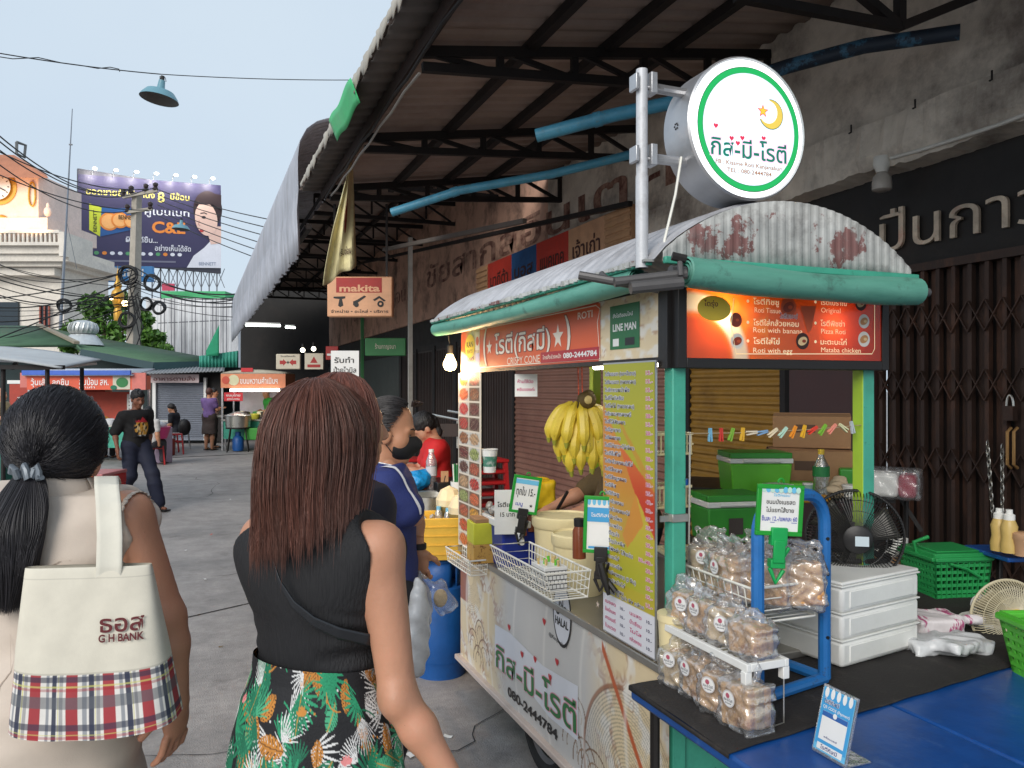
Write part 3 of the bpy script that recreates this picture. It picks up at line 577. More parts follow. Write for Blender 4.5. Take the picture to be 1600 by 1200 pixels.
# white wall with bars behind
ww=thing('white_wall','tall white wall streaked grey behind a row of thin bars','wall',PX(310,560,37))
m=MB(); fbox(m,228,372,466,600,37,.4,mat('white_streaked',S(226,226,228),.8,stain=S(150,150,154),sa_=.8,ss=.5,stretch=(3,3,.3))); m.build('wall',ww,W=True)
m=MB(); gm=flat('bar_grey',S(110,112,118)); 
for k in range(22): p=246+5.4*k; m.bar(PX(p,560,36),PX(p,466,36),.035,.035,gm if k%3 else flat('bar_pale',S(236,238,240)))
m.bar(PX(246,505,36.1),PX(362,500,36.1),.04,.04,gm); m.build('railing',ww,W=True)
m=MB(); fbox(m,252,352,455,468,38,3,mat('far_green',S(70,170,110),.7)); one(m,'green_shed','green sheet roof edge above the white wall','shed',loc=PX(300,466,38))
m=MB(); fbox(m,253,272,443,454,37,.1,mat('pinkboard',S(190,60,90))); A=Art(); one(m,'pink_sign','little pink sign board below the billboard','sign',loc=PX(262,454,37))
# clock tower building
wallw=mat('tower_white',S(226,218,206),.8,stain=S(150,148,150),sa_=.5,ss=.4); pinkw=mat('tower_pink',S(226,206,196),.8,stain=S(200,170,160),sa_=.3,ss=.4); orr=mat('tower_roof',S(190,124,92),.7); gold=mat('tower_gold',S(196,150,60),.4,m=.4); dglass=mat('dark_glass',S(40,54,64),.12,var=.05,bump=0)
ct=thing('clock_tower','cream clock tower lit warm orange above white balustraded balconies','tower',PX(20,560,45))
DT=45
m=MB(); fbox(m,-90,60,272,362,DT,4.5,pinkw); fbox(m,-90,74,340,362,DT-.4,5.3,pinkw); m.build('tower_body',ct,W=True)
m=MB(); rp=[PX(-100,276,DT-1),PX(76,278,DT-.6),PX(70,270,DT+5),PX(-100,268,DT+5)]; top=[PX(-60,240,DT+1),PX(22,244,DT+1),PX(22,242,DT+3.5),PX(-60,242,DT+3.5)]
m.add(rp+top,[(0,1,5,4),(1,2,6,5),(2,3,7,6),(4,5,6,7),(0,3,2,1)],orr); m.build('roof',ct,W=True)
m=MB(); c=PX(-1,293,DT-.06); m.lathe([(.55,-.12),(.98,-.12),(.98,.0),(.55,.0)],c,gold,28,axis=tuple(-FW)); m.build('clock_ring',ct,W=True)
A=Art(.03); A.disc(0,0,.72,wht); 
for k in range(12): A.line([(.55*math.cos(k*pi/6),.55*math.sin(k*pi/6)),(.66*math.cos(k*pi/6),.66*math.sin(k*pi/6))],.05,blk)
A.line([(0,0),(.45,-.22)],.06,blk); A.line([(0,0),(-.2,.3)],.07,blk); A.build('clock_face',ct,O=c-FW*.1,U=RT,W=True)
m=MB(); 
for pp,py in((50,300),): m.tube([PX(pp+5*math.cos(t),py+6+ (22 if math.sin(t)>0 else 16)*-math.sin(t),DT-.08) for t in np.linspace(0,2*pi,17)],.05,gold,5)
m.ball(PX(3,345,DT-.2),(.35,.1,.35),gold); m.ball(PX(75,331,DT),(.22,.22,.3),pinkw); m.ball(PX(75,322,DT),(.1,.1,.2),pinkw); m.build('ornament',ct,W=True)
m=MB(); fbox(m,-90,100,408,600,DT+.5,5,wallw); fbox(m,-90,108,396,408,DT-.8,6,wallw); fbox(m,-90,96,408,416,DT-.5,6,wallw); fbox(m,-90,85,418,430,DT-.2,5,wallw); m.build('lower_walls',ct,W=True)
m=MB(); fbox(m,-90,92,359,364,DT-1.3,.3,wallw); fbox(m,-90,92,378,383,DT-1.3,.3,wallw); fbox(m,-90,94,383,396,DT-1,6,wallw)
for k in range(26): fbox(m,-85+7*k,-82+7*k,364,378,DT-1.25,.12,wallw)
fbox(m,92,100,362,400,DT-1.3,3,wallw); m.build('balustrade',ct,W=True)
m=MB(); fbox(m,-60,28,472,514,DT+.35,.2,dglass); fbox(m,63,76,478,512,DT+.35,.2,dglass); m.build('window',ct,W=True)
m=MB(); 
for p in(62,69,76): fbox(m,p-1,p+1,478,512,DT+.25,.1,mat('window_red',S(150,80,64)))
m.build('window_frame',ct,W=True)
for dx,dz in((-20,348),(45,350)):
    l=bpy.data.lights.new('tower_flood','SPOT'); l.energy=260; l.color=(1,.58,.28); l.spot_size=R(120); l.shadow_soft_size=.3; o=bpy.data.objects.new('tower_flood',l); col.objects.link(o); o.location=PX(dx,dz,DT-2.4); o.rotation_euler=V((.1,.75,.8)).to_track_quat('-Z','Y').to_euler(); o.parent=ct; o.location=XF[ct.name].inverted()@V(PX(dx,dz,DT-2.4))
# billboard
navy=mat('board_navy',S(62,58,92),.5,var=.05); bbt=thing('billboard','large navy billboard advertising orange vitamin boxes with a woman in white','billboard',PX(200,470,57))
A0,B0=PX(122,416,55),PX(345,419,61.2); UU=(B0-A0)/np.linalg.norm(B0-A0); BW=np.linalg.norm(B0-A0); BH=(416-272)*55/FPX
m=MB(); NN=np.cross(UU,[0,0,1]); c=(A0+B0)/2+np.array([0,0,BH/2])-NN*.17; m.box(c,(BW,.3,BH),flat('board_back',S(70,70,80)),rz=math.atan2(UU[1],UU[0])); m.build('frame',bbt,W=True)
A=Art(.012); ylw=flat('ad_yellow',S(236,222,120)); org=flat('ad_orange',S(232,140,60)); cyn=flat('ad_blue',S(40,90,150)); skin_ad=flat('ad_skin',S(232,196,182)); hair_ad=flat('ad_hair',S(52,36,40)); lip=flat('ad_lip',S(190,60,60)); adw=flat('ad_white',S(228,230,240)); ltg=flat('ad_lime',S(200,210,60))
W_,H_=BW,BH; P=lambda a,b:(W_*a,H_*b)
A.rect(0,0,W_,H_,navy); A.text("ยอดขายอันดับหนึ่ง",*P(.05,.79),H_*.07,ylw,w=W_*.46); A.text("8",*P(.53,.75),H_*.12,ylw); A.text("ปีซ้อน",*P(.62,.79),H_*.07,ylw,w=W_*.14)
A.text("คู่เบนเนท",*P(.44,.6),H_*.08,adw,w=W_*.32); A.text("C&E",*P(.49,.4),H_*.13,org,w=W_*.24,bold=.03)
A.poly([P(.07,.4),P(.14,.33),P(.15,.65),P(.07,.69)],ltg); A.poly([P(.14,.33),P(.4,.44),P(.41,.66),P(.15,.65)],cyn); A.text("BENNETT",*P(.118,.38),H_*.035,blk,w=H_*.24,rot=pi/2)
for u,v,r in((.2,.5,.1),(.27,.52,.09),(.34,.51,.07)): A.disc(*P(u,v),H_*r,org); A.disc(*P(u,v),H_*r*.8,flat('ad_peach',S(246,180,110)))
A.text("BENNETT",*P(.26,.53),H_*.05,blk,w=W_*.12); A.text("ผิวดูดีขึ้น...",*P(.31,.28),H_*.06,adw,w=W_*.22); A.text("อย่างเห็นได้ชัด",*P(.51,.19),H_*.06,adw,w=W_*.26)
for k in range(13): A.disc(*P(.065+.052*k,.15),H_*.025,[adw,flat('ad_green',S(90,160,110)),org,adw][k%4],H_*.02)
A.rect(*P(.04,.055),*P(.66,.075),flat('ad_grey',S(120,120,140)))
A.poly([P(.74,0),P(.79,.14),P(.87,.24),P(.94,.36),P(1,.36),P(1,0)],adw)
A.disc(*P(.9,.7),W_*.11,hair_ad,H_*.22); A.poly([P(.88,.5),P(1,.5),P(1,.3),P(.92,.28)],skin_ad); A.disc(*P(.885,.58),W_*.085,skin_ad,H_*.2,rot=.15)
A.poly([P(.8,.75),P(.82,.86),P(.9,.9),P(1,.88),P(1,.7),P(.93,.76)],hair_ad)
A.disc(*P(.865,.6),W_*.016,hair_ad,H_*.016); A.line([P(.84,.645),P(.87,.655),P(.89,.64)],H_*.012,hair_ad); A.line([P(.832,.56),P(.825,.51),P(.838,.5)],H_*.01,flat('ad_shade',S(200,150,136))); A.disc(*P(.85,.44),W_*.016,lip,H_*.018)
A.text("BENNETT",*P(.83,.03),H_*.04,flat('ad_grey2',S(150,160,180)),w=W_*.13); A.build('ad_face',bbt,O=A0,U=UU,W=True)
m=MB()
for k in range(7):
    q=A0+UU*BW*(.09+.137*k)+np.array([0,0,BH]); m.tube([q,q+np.array([0,0,.35]),q+np.array([0,0,.4])+NN*.5,q+np.array([0,0,.3])+NN*.8],.03,gm,5)
m.build('lamp_arm',bbt,W=True)
for k in range(7):
    q=A0+UU*BW*(.09+.137*k)+np.array([0,0,BH+.3])+NN*.85; m=MB(); m.ball(q,(.16,.16,.1),mat('board_lamp',(1,.95,.85),em=4,bump=0),8); m.build('lamp',bbt,W=True)
    l=bpy.data.lights.new('board_lamp','POINT'); l.energy=90; l.color=(1,.95,.85); l.shadow_soft_size=.15; o=bpy.data.objects.new('board_lamp',l); col.objects.link(o); o.parent=bbt; o.location=XF[bbt.name].inverted()@V(q-np.array([0,0,.25]))
m=MB()
for k in range(9):
    q=A0+UU*BW*(.5+.06*k)-NN*.3; m.bar(q,q-np.array([0,0,4]),.09,.09,gm)
    m.bar(q,q+UU*BW*.06-np.array([0,0,1.5]),.05,.05,gm); m.bar(q+UU*BW*.06,q-np.array([0,0,1.5]),.05,.05,gm)
m.build('support_truss',bbt,W=True)
t=board('lower_billboard','long blue advertising board under the navy billboard',123,238,416,440,53,mat('blue_board',S(60,130,190),.5),lambda A,w,h:(A.rect(w*.04,h*.3,w*.2,h*.8,wht),A.text("BHS",w*.06,h*.4,h*.3,blk,w=w*.12),A.text("คนรุ่นใหม่",w*.28,h*.35,h*.4,wht,w=w*.6)),.3)
# concrete pole
cp=mat('pole_concrete',S(176,168,156),.8,stain=S(130,122,112)); up=thing('utility_pole','grey concrete utility pole carrying tangled cables in front of the billboard','pole',PX(207,660,29))
m=MB(); a,b=PX(206,640,29),PX(214,302,29); u_,v_,d_=basis(b-a); m.tube([a,b],[.27,.17],cp,4); m.build('shaft',up,W=True)
m=MB(); bkm=mat('insulator',S(50,36,34),.4)
for (x0,y0,x1,y1) in((192,308,246,298),(198,332,238,326)): m.bar(PX(x0,y0,28.8),PX(x1,y1,28.8),.1,.1,cp)
m.build('crossarm',up,W=True)
for (px,py) in((193,302),(205,297),(228,294),(243,292),(199,326),(235,322)): m=MB(); m.lathe([(.05,0),(.09,.04),(.09,.1),(.06,.14),(.09,.18),(.09,.26),(.04,.3),(0,.3)],PX(px,py+6,28.8),bkm,10); m.build('insulator',up,W=True)
cab=flat('black_cable',S(26,26,28),.6)
for (px,py,r,n) in((228,475,.26,5),(248,481,.24,5),(200,430,.35,4),(237,442,.3,3),(198,500,.3,4),(100,478,.25,3)):
    m=MB()
    for k in range(n): rr=r*random.uniform(.75,1.05); c=PX(px,py,28.6+random.uniform(-.1,.1)); m.tube([c+RT*rr*math.cos(t)+np.array([0,0,rr*math.sin(t)])+FW*.06*math.sin(2*t+k) for t in np.linspace(0,2*pi,20)],.03,cab,5,caps=False)
    m.build('cable_coil',up,W=True)
m=MB()
for k in range(8): a=PX(random.uniform(200,218),random.uniform(420,470),28.5); b=PX(random.uniform(195,225),random.uniform(480,560),28.5); m.tube([a,(a+b)/2+RT*random.uniform(-.3,.3),b],.02,cab,5)
m.build('loose_cables',up,W=True)
# mast
m=MB(); m.tube([PX(93,540,38),PX(104,340,38),PX(113,170,38)],[.09,.05,.02],flat('mast_grey',S(120,128,140)),6); m.bar(PX(108,226,38),PX(113,226,38),.06,.06,gm); m.tube([PX(104,345,38),PX(120,420,38)],.012,gm,4); one(m,'radio_mast','thin grey radio mast left of the billboard','mast',loc=PX(93,540,38))
# overhead wires
def wire(p0,p1,sag,r,lab='thin black overhead cable strung past the billboard and concrete pole',grp='overhead cables by the pole',n=24):
    m=MB(); p0,p1=np.array(p0),np.array(p1); pre=[p0+(p1-p0)*t-np.array([0,0,sag*4*t]) for t in(-1.2,-.6,-.2)] if (p0@RT)<-.64*(p0@FW) else []; m.tube(pre+[p0*(1-t)+p1*t-np.array([0,0,sag*4*t*(1-t)]) for t in np.linspace(0,1,n)],r,cab,5); one(m,'overhead_cable',lab,'cable',loc=p0,group=grp,smooth=0)
for (a,b,c,d,D0,D1,sg) in((-20,196,195,300,16,29,.5),(-20,205,205,296,17,29,.6),(-20,220,228,296,18,29,.7),(-20,228,243,294,19,29,.4),(-20,243,200,330,19,29,.5),(-20,265,235,328,20,29,.3)): wire(PX(a,b,D0),PX(c,d,D1),sg,.017)
for k in range(6): wire(PX(246,296+8*k,29),PX(470,352+15*k,19),.1,.014)
for k in range(17):
    y0=395+9*k+random.uniform(-6,6); wire(PX(-30,y0,random.uniform(24,28)),PX(212,420+random.uniform(-10,60),28.6),random.uniform(.1,.7),random.choice((.012,.016,.022)))
for k in range(9): wire(PX(212,420+6*k+random.uniform(-5,5),28.6),PX(395,470+random.uniform(-20,30),24),random.uniform(.1,.5),random.choice((.012,.018,.024)))
m=MB(); m.tube([PX(26,222,18.5),PX(40,227,18.7),PX(38,246,18.7),PX(26,240,18.5),PX(26,222,18.5)],.035,flat('spacer',S(110,112,112)),6); one(m,'cable_spacer','grey plastic spacer clamped between overhead cables','spacer',loc=PX(33,235,18.6))
# tree
def crown(par,cs,n,ls,mts,seed):
    r=np.random.default_rng(seed); v=[];f=[];cc=[]
    for (c,rad) in cs:
        for _ in range(n):
            d=r.normal(size=3); d/=np.linalg.norm(d); p=c+d*rad*(r.uniform(.35,1)**.6)*np.array([1,1,.8]); u=r.normal(size=3); u/=np.linalg.norm(u); w_=np.cross(u,r.normal(size=3)); w_/=np.linalg.norm(w_); l=ls*r.uniform(.6,1.3); o=len(v)
            v+=[p-u*l,p+w_*l*.45,p+u*l,p-w_*l*.45]; f.append((o,o+1,o+2,o+3)); cc+=[r.uniform(.55,1.35)*np.array(S(86,128,52))*(np.array([1.1,1,.8]) if r.random()<.3 else 1)]*4
    return np_mesh('crown',v,f,mts,par,colr=np.array(cc),W=True,smooth=0)
leafm=mat('tree_leaf',r=.5,attr='Col',var=.1,bump=0)
tr=thing('street_tree','bushy green tree behind the concrete pole','tree',PX(170,660,33))
m=MB(); t0=PX(170,660,33); m.tube([t0,PX(172,560,33),PX(165,510,33)],[.22,.16,.1],mat('bark',S(90,78,64),.9),8)
for (a,b) in((120,520),(210,500),(150,475),(235,540)): m.tube([PX(170,560,33),PX((a+170)/2,(b+545)/2,33),PX(a,b,33)],[.1,.07,.03],MATS['bark'],6)
m.build('trunk',tr,W=True)
crown(tr,[(PX(a,b,33+dd),rad*33/FPX) for a,b,rad,dd in((150,478,26,0),(170,500,38,.6),(125,520,26,-.3),(200,530,40,.4),(160,530,40,.2),(238,530,20,0),(255,548,14,-.2),(195,470,18,.8),(215,500,24,.2),(110,540,16,0))],420,.16,leafm,3)
# golden shrine ornament with lamp left of the pole
m=MB(); c=PX(184,500,31); m.lathe([(r_*.55,h*.55+.3) for r_,h in((.25,-.6),(.3,.0),(.18,.3),(.3,.5),(.45,1.2),(.38,1.5),(.2,1.7),(.3,1.9),(.12,2.3),(.16,2.5),(.03,3.0),(0,3.4))],c,gold,14); m.ball(PX(195,474,30.5),.12,mat('warm_lamp',(1,.7,.4),em=8,emc=(1,.7,.35),bump=0),8); m.ball(PX(174,466,30.5),.07,MATS['warm_lamp'],8); one(m,'golden_lamp_post','ornate golden lamp post with warm lamps beside the concrete pole','lamp post',loc=c)
# enamel street lamps on a cross wire
en=mat('enamel_teal',S(104,150,164),.4,stain=S(80,110,118),sa_=.5,ss=9); eni=flat('shade_inside',S(96,94,90))
def enlamp(px,py,wpx,D,lab,tilt):
    t=thing('street_lamp',lab,'lamp',PX(px,py,D)); k=wpx*D/FPX/2; t.rotation_euler=(0,tilt,0); z0=-.55*k
    m=MB(); m.lathe([(1*k,z0),(.93*k,z0+.15*k),(.72*k,z0+.42*k),(.25*k,z0+.56*k),(.2*k,z0+.66*k),(.16*k,z0+1.05*k),(.0,z0+1.1*k)],(0,0,0),en,28); m.build('shade',t)
    m=MB(); m.lathe([(.985*k,z0+.01*k),(.68*k,z0+.38*k),(.2*k,z0+.5*k),(0,z0+.5*k)],(0,0,0),eni,28); m.build('reflector',t)
    m=MB(); m.tube([(-.1*k,0,z0+1.0*k),(-.14*k,0,z0+1.25*k),(.14*k,0,z0+1.25*k),(.2*k,0,z0+1.05*k)],.02*k,cab,5); m.lathe([(.12*k,z0+1.05*k),(.1*k,z0+1.3*k),(0,z0+1.32*k)],(0,0,0),blk,10); m.build('fitting',t)
enlamp(251,140,58,8.6,'teal enamel street lamp hanging from a wire high over the street',R(8)); enlamp(283,351,27,19,'teal enamel street lamp hanging in front of the billboard',R(3))
wire(PX(-20,80,7.6),PX(251,116,8.6),.02,.006,'thin wire that carries the near enamel street lamp','lamp wire'); wire(PX(251,116,8.6),PX(562,125,9.3),.02,.005,'thin wire from the near enamel lamp to the canopy','lamp wire')
m=MB(); m.tube([PX(-20,86,7.6),PX(20,92,7.7),PX(60,90,7.9),PX(95,98,8),PX(125,102,8.1),PX(153,107,8.2),PX(172,105,8.3),PX(186,108,8.35),PX(187,112,8.35)],.005,cab,5); one(m,'slack_cable','slack black cable looped along the near lamp wire','cable',loc=PX(60,90,7.9))
# ================================================================ THE ROTI CART
CX0,CX1,CY0,CY1=1.3,2.1,1.98,3.94; RIM=.77
tealp=mat('teal_paint',S(72,172,146),.4,stain=S(50,120,104),sa_=.45,ss=7,stain2=(S(40,60,54),.7,30,.62,.68)); limep=mat('lime_paint',S(168,206,60),.45,stain=S(110,150,50),sa_=.4,ss=9)
tarp=mat('green_roll',S(98,164,146),.55,var=.18,scale=3,stretch=(1,1,6),stain=S(52,122,106),sa_=.5,stain2=(S(60,84,78),.55,9,.56,.66))
wpeel=mat('weathered_sheet',S(188,190,188),.65,var=.3,scale=8,stain=S(122,62,58),sa_=.85,ss=4.6,sth=(.575,.595),stain2=(S(110,108,106),.6,13,.5,.66)); wroof=mat('white_ribbed',S(186,187,192),.55,var=.2,stain=S(120,116,116),sa_=.6,ss=4)
bframe=mat('black_frame',S(30,27,26),.45); prt=mat('printed_vinyl',r=.38,attr='Col',var=.03,bump=.04,bs=30); alu=mat('aluminium',S(190,190,192),.35,m=.7); whp=mat('white_plastic',S(232,232,228),.4,var=.05)
crp=mat('cream_plastic',S(232,216,168),.45,var=.05); wire_w=mat('white_wire',S(236,234,224),.4); rubber=mat('tyre_rubber',S(28,27,27),.8)
cart=thing('roti_cart','roti food cart with barrel roof of white ribbed sheet, orange menu signs and teal posts','food cart',(1.7,2.95,0))
CK=dict(W=True)
def post(x,y,z0,z1,outer,inner,name='post'):
    m=MB(); h=.023; m.bx(x-h,x+h,y-h,y+h,z0,z1,outer)
    if inner: m.bx(x-h-.003,x-h,y-h+.001,y+h-.001,z0+.002,z1,inner)
    m.build(name,cart,bevel=.003,W=True)
post(1.33,2.0,.25,1.75,tealp,None); post(2.07,2.0,.5,1.75,tealp,limep); post(1.33,3.9,.25,1.72,tealp,limep); post(2.07,3.9,.25,1.75,limep,limep)
# barrel roof
RA,RB=1.18,2.15; RC=(RA+RB)/2
def arc(u): t=(u-.5)*2; return RC+t*(RB-RA)/2, 1.96+.2*(1-t*t)**.85 if abs(t)<1 else 1.96
m=MB()
def rf(u,v):
    x,z=arc(u); return (x,1.88+2.2*v,z+.007*zig(1.88+2.2*v,.075))
m.sheet(rf,26,470,wroof); m.build('roof',cart,smooth=25,solid=.003,**CK)
m=MB()
m.sheet(lambda u,v:((RA+.02+(RB-RA-.04)*u),1.862+.003*zig(u,.034),1.955+(arc(.02+.96*u)[1]-1.958)*v),340,3,wpeel); m.build('roof_end_sheet',cart,smooth=25,solid=.003,**CK)
m=MB(); m.sheet(lambda u,v:((RA+.02+(RB-RA-.04)*u),4.07+.005*zig(u,.034),1.955+(arc(.02+.96*u)[1]-1.958)*v),340,3,wpeel); m.build('roof_end_sheet',cart,smooth=25,solid=.003,**CK)
m=MB(); 
for k in range(70):
    y=1.9+.031*k; m.box((RA-.006,y,1.957),(.03,.02,.006+.012*random.random()),wpeel,rz=random.uniform(-.4,.4))
m.build('ragged_eave',cart,**CK)
def roll(a,b,r,nm):
    a,b=np.array(a),np.array(b); m=MB(); n=16; pts=[a+(b-a)*t+np.array([0,0,-.012*4*t*(1-t)*1]) for t in np.linspace(0,1,n)]; m.tube(pts,[r*(1+.05*math.sin(9*t)) for t in np.linspace(0,1,n)],tarp,18,caps=False)
    d=(b-a)/np.linalg.norm(b-a)
    for e,s in((a,-1),(b,1)):
        for q in(1,.75,.5,.28): m.tube([e-d*.002*s,e+d*s*(.006-.003*q)],[r*q,r*q*.9],tarp,16,caps=(q<.3))
        m.tube([e-d*s*.01,e+d*s*.05],.014,flat('grey_rod',S(78,78,80),.5),10)
    m.build(nm,cart,smooth=40,**CK)
roll((1.2,2.0,1.92),(1.2,4.06,1.915),.034,'rolled_awning'); roll((1.255,1.835,1.922),(2.12,1.835,1.907),.042,'rolled_awning')
m=MB(); m.bx(1.2,2.15,1.85,1.866,1.945,1.965,tealp); m.bx(RA-.01,RA+.01,1.9,4.07,1.945,1.96,tealp); m.build('eave_trim',cart,bevel=.003,**CK)
gr=mat('grey_tube',S(96,94,94),.5,m=.4,stain=S(120,84,70),sa_=.4)
m=MB()
for a,b,r in(((960,441,2.1),(1072,428,2.12),.014),((905,430,2.15),(1030,452,2.1),.012),((985,450,2.08),(1066,442,2.1),.017),((940,428,2.25),(952,440,2.2),.009),((1062,400,2.1),(1064,430,2.1),.008)): m.tube([PX(*a),PX(*b)],r,gr,10)
m.tube([PX(1050,400,2.1),PX(1072,405,2.1)],.012,bframe,8); m.build('corner_tubes',cart,**CK)
# left fascia sign
m=MB(); m.bx(1.302,1.35,2.03,3.96,1.68,1.91,bframe); m.bx(1.29,1.36,1.98,2.03,1.66,1.93,bframe); m.build('sign_box',cart,**CK)
def su(px,py,X=1.299): p=onx(px,py,X); return 3.94-p[1],p[2]
marb=(S(226,206,168),S(170,112,62),S(232,226,214))
def marble(u,v,seed=4,k=1):
    a=fbm(u*2.2*k+.35*fbm(u*3,v*3,seed+1),v*2.4*k,seed); b=fbm(u*5*k,v*5*k,seed+5); c=mixc(marb[0],marb[2],sstep(-.1,.7,b)); vein=np.exp(-(np.abs(a)*9)**2); return mixc(c,marb[1],vein*.75*sstep(-.6,.5,b))
def fas_p(u,v):
    c=marble(u,v*2,9,1.3); o=mixc(S(226,104,52),S(206,74,40),sstep(.3,1.5,u)); q=(u>.30)&(u<1.52); c[q]=o[q]; q=(u<.22)&(v>.1-u*.3)&(u<.16); c[q]=mixc(S(222,96,40),marb[0],sstep(.05,.18,u))[q]; return c
painted('sign_print',cart,(1.3,3.945,1.695),(0,-1,0),(0,0,1),1.91,.205,fas_p,prt,.006,W=True)
orp=flat('print_orange',S(224,96,48),.4); redp=flat('print_red',S(176,28,44),.4); crm=flat('print_cream',S(246,232,214),.4); brn=flat('print_brown',S(120,50,36),.4); ylp=flat('print_yellow',S(238,206,60),.4); grp=flat('print_green',S(30,110,62),.4); wp=flat('print_white',(.84,.84,.82),.4); bk=flat('print_black',S(20,20,22),.4)
A=Art(.0004); u0,v0=su(760,570)
A.rect(.29,1.7,1.53,1.895,orp); A.line([(.3,1.89),(1.5,1.89),(1.53,1.875),(1.51,1.83),(1.53,1.7)],.004,crm); A.line([(.3,1.703),(1.53,1.703)],.004,crm)
for t,u,h in(("(",.345,.14),("(",1.235,.0)): 
    if h: A.text(t,u,1.755,h,crm,w=.05,edge=brn,em=.02)
A.star(.43,1.795,.038,crm); A.text("โรตี(กิสมี)",.5,1.76,.082,crm,w=.62,edge=brn,em=.03,bold=.03); A.star(1.19,1.80,.05,crm); A.text(")",1.25,1.755,.125,crm,w=.05,edge=brn,em=.02)
A.text("ROTI",1.36,1.852,.026,crm,w=.115); A.text("CRISPY CONE",.66,1.707,.032,crm,w=.36,bold=0); A.rect(1.03,1.702,1.525,1.745,redp); A.text("โทรสั่งล่วงหน้า",1.05,1.717,.015,crm,w=.17); A.text("080-2444784",1.24,1.715,.02,wp,w=.27,bold=.03)
A.disc(.14,1.815,.075,ylp,.06); A.text("KAN",.09,1.81,.03,bk,w=.1); A.text("EATS",.1,1.78,.018,bk,w=.08); A.text("โรตี",.1,1.74,.02,brn,w=.1); A.rect(.225,1.79,.285,1.88,crm); A.disc(.255,1.835,.022,orp); A.rect(.225,1.71,.285,1.775,flat('print_lilac',S(196,186,214)))
A.rect(1.6,1.73,1.79,1.875,grp); A.text("สั่งโรตีออนไลน์",1.62,1.835,.012,wp,w=.13); A.text("LINE MAN",1.62,1.79,.024,wp,w=.15,bold=.03); A.rect(1.62,1.74,1.66,1.765,wp); A.rect(1.7,1.74,1.76,1.765,bk)
A.build('sign_lettering',cart,O=(1.2985,3.94,0),U=(0,-1,0),**CK)
# front light box
lbx=thing if 0 else None
m=MB(); x0,x1=1.335,2.095; z0,z1=1.69,1.905
for a in((x0-.03,x0,1.945,2.03,z0-.03,z1+.03),(x1,x1+.03,1.945,2.03,z0-.03,z1+.03),(x0,x1,1.945,2.03,z0-.03,z0),(x0,x1,1.945,2.03,z1,z1+.03)): m.bx(*a,bframe)
m.bx(x0,x1,2.026,2.03,z0,z1,whp); m.build('light_box',cart,bevel=.002,**CK)
tp=bpy.data.materials.new('translucent_print'); tp.use_nodes=True; n_=tp.node_tree; n_.nodes.clear(); at=nd(n_,'Attribute',attribute_name='Col'); d1=nd(n_,'BsdfDiffuse'); d2=nd(n_,'BsdfTranslucent'); g1=nd(n_,'BsdfGlossy',Roughness=.2); x1_=nd(n_,'MixShader'); x2_=nd(n_,'MixShader'); x2_.inputs[0].default_value=.05; x1_.inputs[0].default_value=.5; oo=nd(n_,'OutputMaterial')
for s_,d_ in((at.outputs['Color'],d1.inputs[0]),(at.outputs['Color'],d2.inputs[0]),(d1.outputs[0],x1_.inputs[1]),(d2.outputs[0],x1_.inputs[2]),(x1_.outputs[0],x2_.inputs[1]),(g1.outputs[0],x2_.inputs[2]),(x2_.outputs[0],oo.inputs[0])): n_.links.new(s_,d_)
def frp(u,v):
    c=mixc(S(240,120,40),S(206,62,36),sstep(.1,.75,u)); e=fbm(u*4,v*4,21); c=mixc(c,S(246,160,60),.5*sstep(.1,.7,e)*(u<.3)); q=np.hypot(u-.02,v+.01); c=mixc(c,S(230,222,208),sstep(.015,.0,np.abs(q-.175)-.02)*(u<.23)); c=mixc(c,S(214,84,36),sstep(.02,-.02,q-.14)); return c
painted('sign_print',cart,(x0,1.95,z0),(1,0,0),(0,0,1),x1-x0,z1-z0,frp,tp,.006,W=True)
A=Art(.0004); xx=lambda px:(onY(px)-x0)
def onY(px): return ony(px,500,1.949)[0]
def fz(py,px): return ony(px,py,1.949)[2]-z0
crt=flat('lit_cream',S(250,226,180),.4,em=.25)
for px,py,t,w_ in((1177,475,"โรตีทิชชู",.098),(1177,508,"โรตีใส่กล้วยหอม",.175),(1177,537,"โรตีใส่ไข่",.1),(1282,476,"โรตีโบราณ",.108),(1282,509,"โรตีพิซซ่า",.1),(1282,538,"มะตะบะไก่",.108)):
    A.text(t,xx(px),fz(py,px),.017,crt,w=w_,bold=.03); A.disc(xx(px)-.02,fz(py,px)+.008,.005,crt)
for px,py,t,w_ in((1179,488,"Roti Tissue",.1),(1177,519,"Roti with banana",.19),(1177,551,"Roti with egg",.15),(1283,488,"Original",.08),(1283,521,"Pizza Roti",.1),(1283,550,"Mataba chicken",.165)): A.text(t,xx(px),fz(py,px),.016,crt,w=w_,bold=0)
A.disc(xx(1116),fz(482,1116),.06,ylp,.038); A.text("ไดรุ่ง",xx(1100),fz(478,1100),.016,brn,w=.05)
fd=[flat('food_a',S(196,140,90)),flat('food_b',S(230,200,150)),flat('food_c',S(150,60,40)),flat('food_d',S(206,90,50)),flat('dish_dark',S(60,36,30)),flat('dish_white',S(226,222,214))]
for px,py,r,bg_,fg in((1232,480,.03,3,2),(1345,474,.024,4,1),(1350,502,.023,5,0),(1350,530,.025,5,0),(1152,533,.024,5,2),(1254,533,.026,4,1),(1150,500,.022,2,2)):
    A.disc(xx(px),fz(py,px),r,fd[bg_]); A.disc(xx(px),fz(py,px),r*.72,fd[fg],r*.5,rot=.4); A.disc(xx(px)+r*.2,fz(py,px),r*.3,fd[(fg+1)%4],r*.2)
A.poly([(xx(1250),fz(478,1250)),(xx(1275),fz(478,1275)),(xx(1268),fz(515,1268)),(xx(1262),fz(520,1262))],fd[3]); A.text("โรตีบอมบ์",xx(1218),fz(497,1218),.014,redp,w=.07,edge=wp,em=.06)
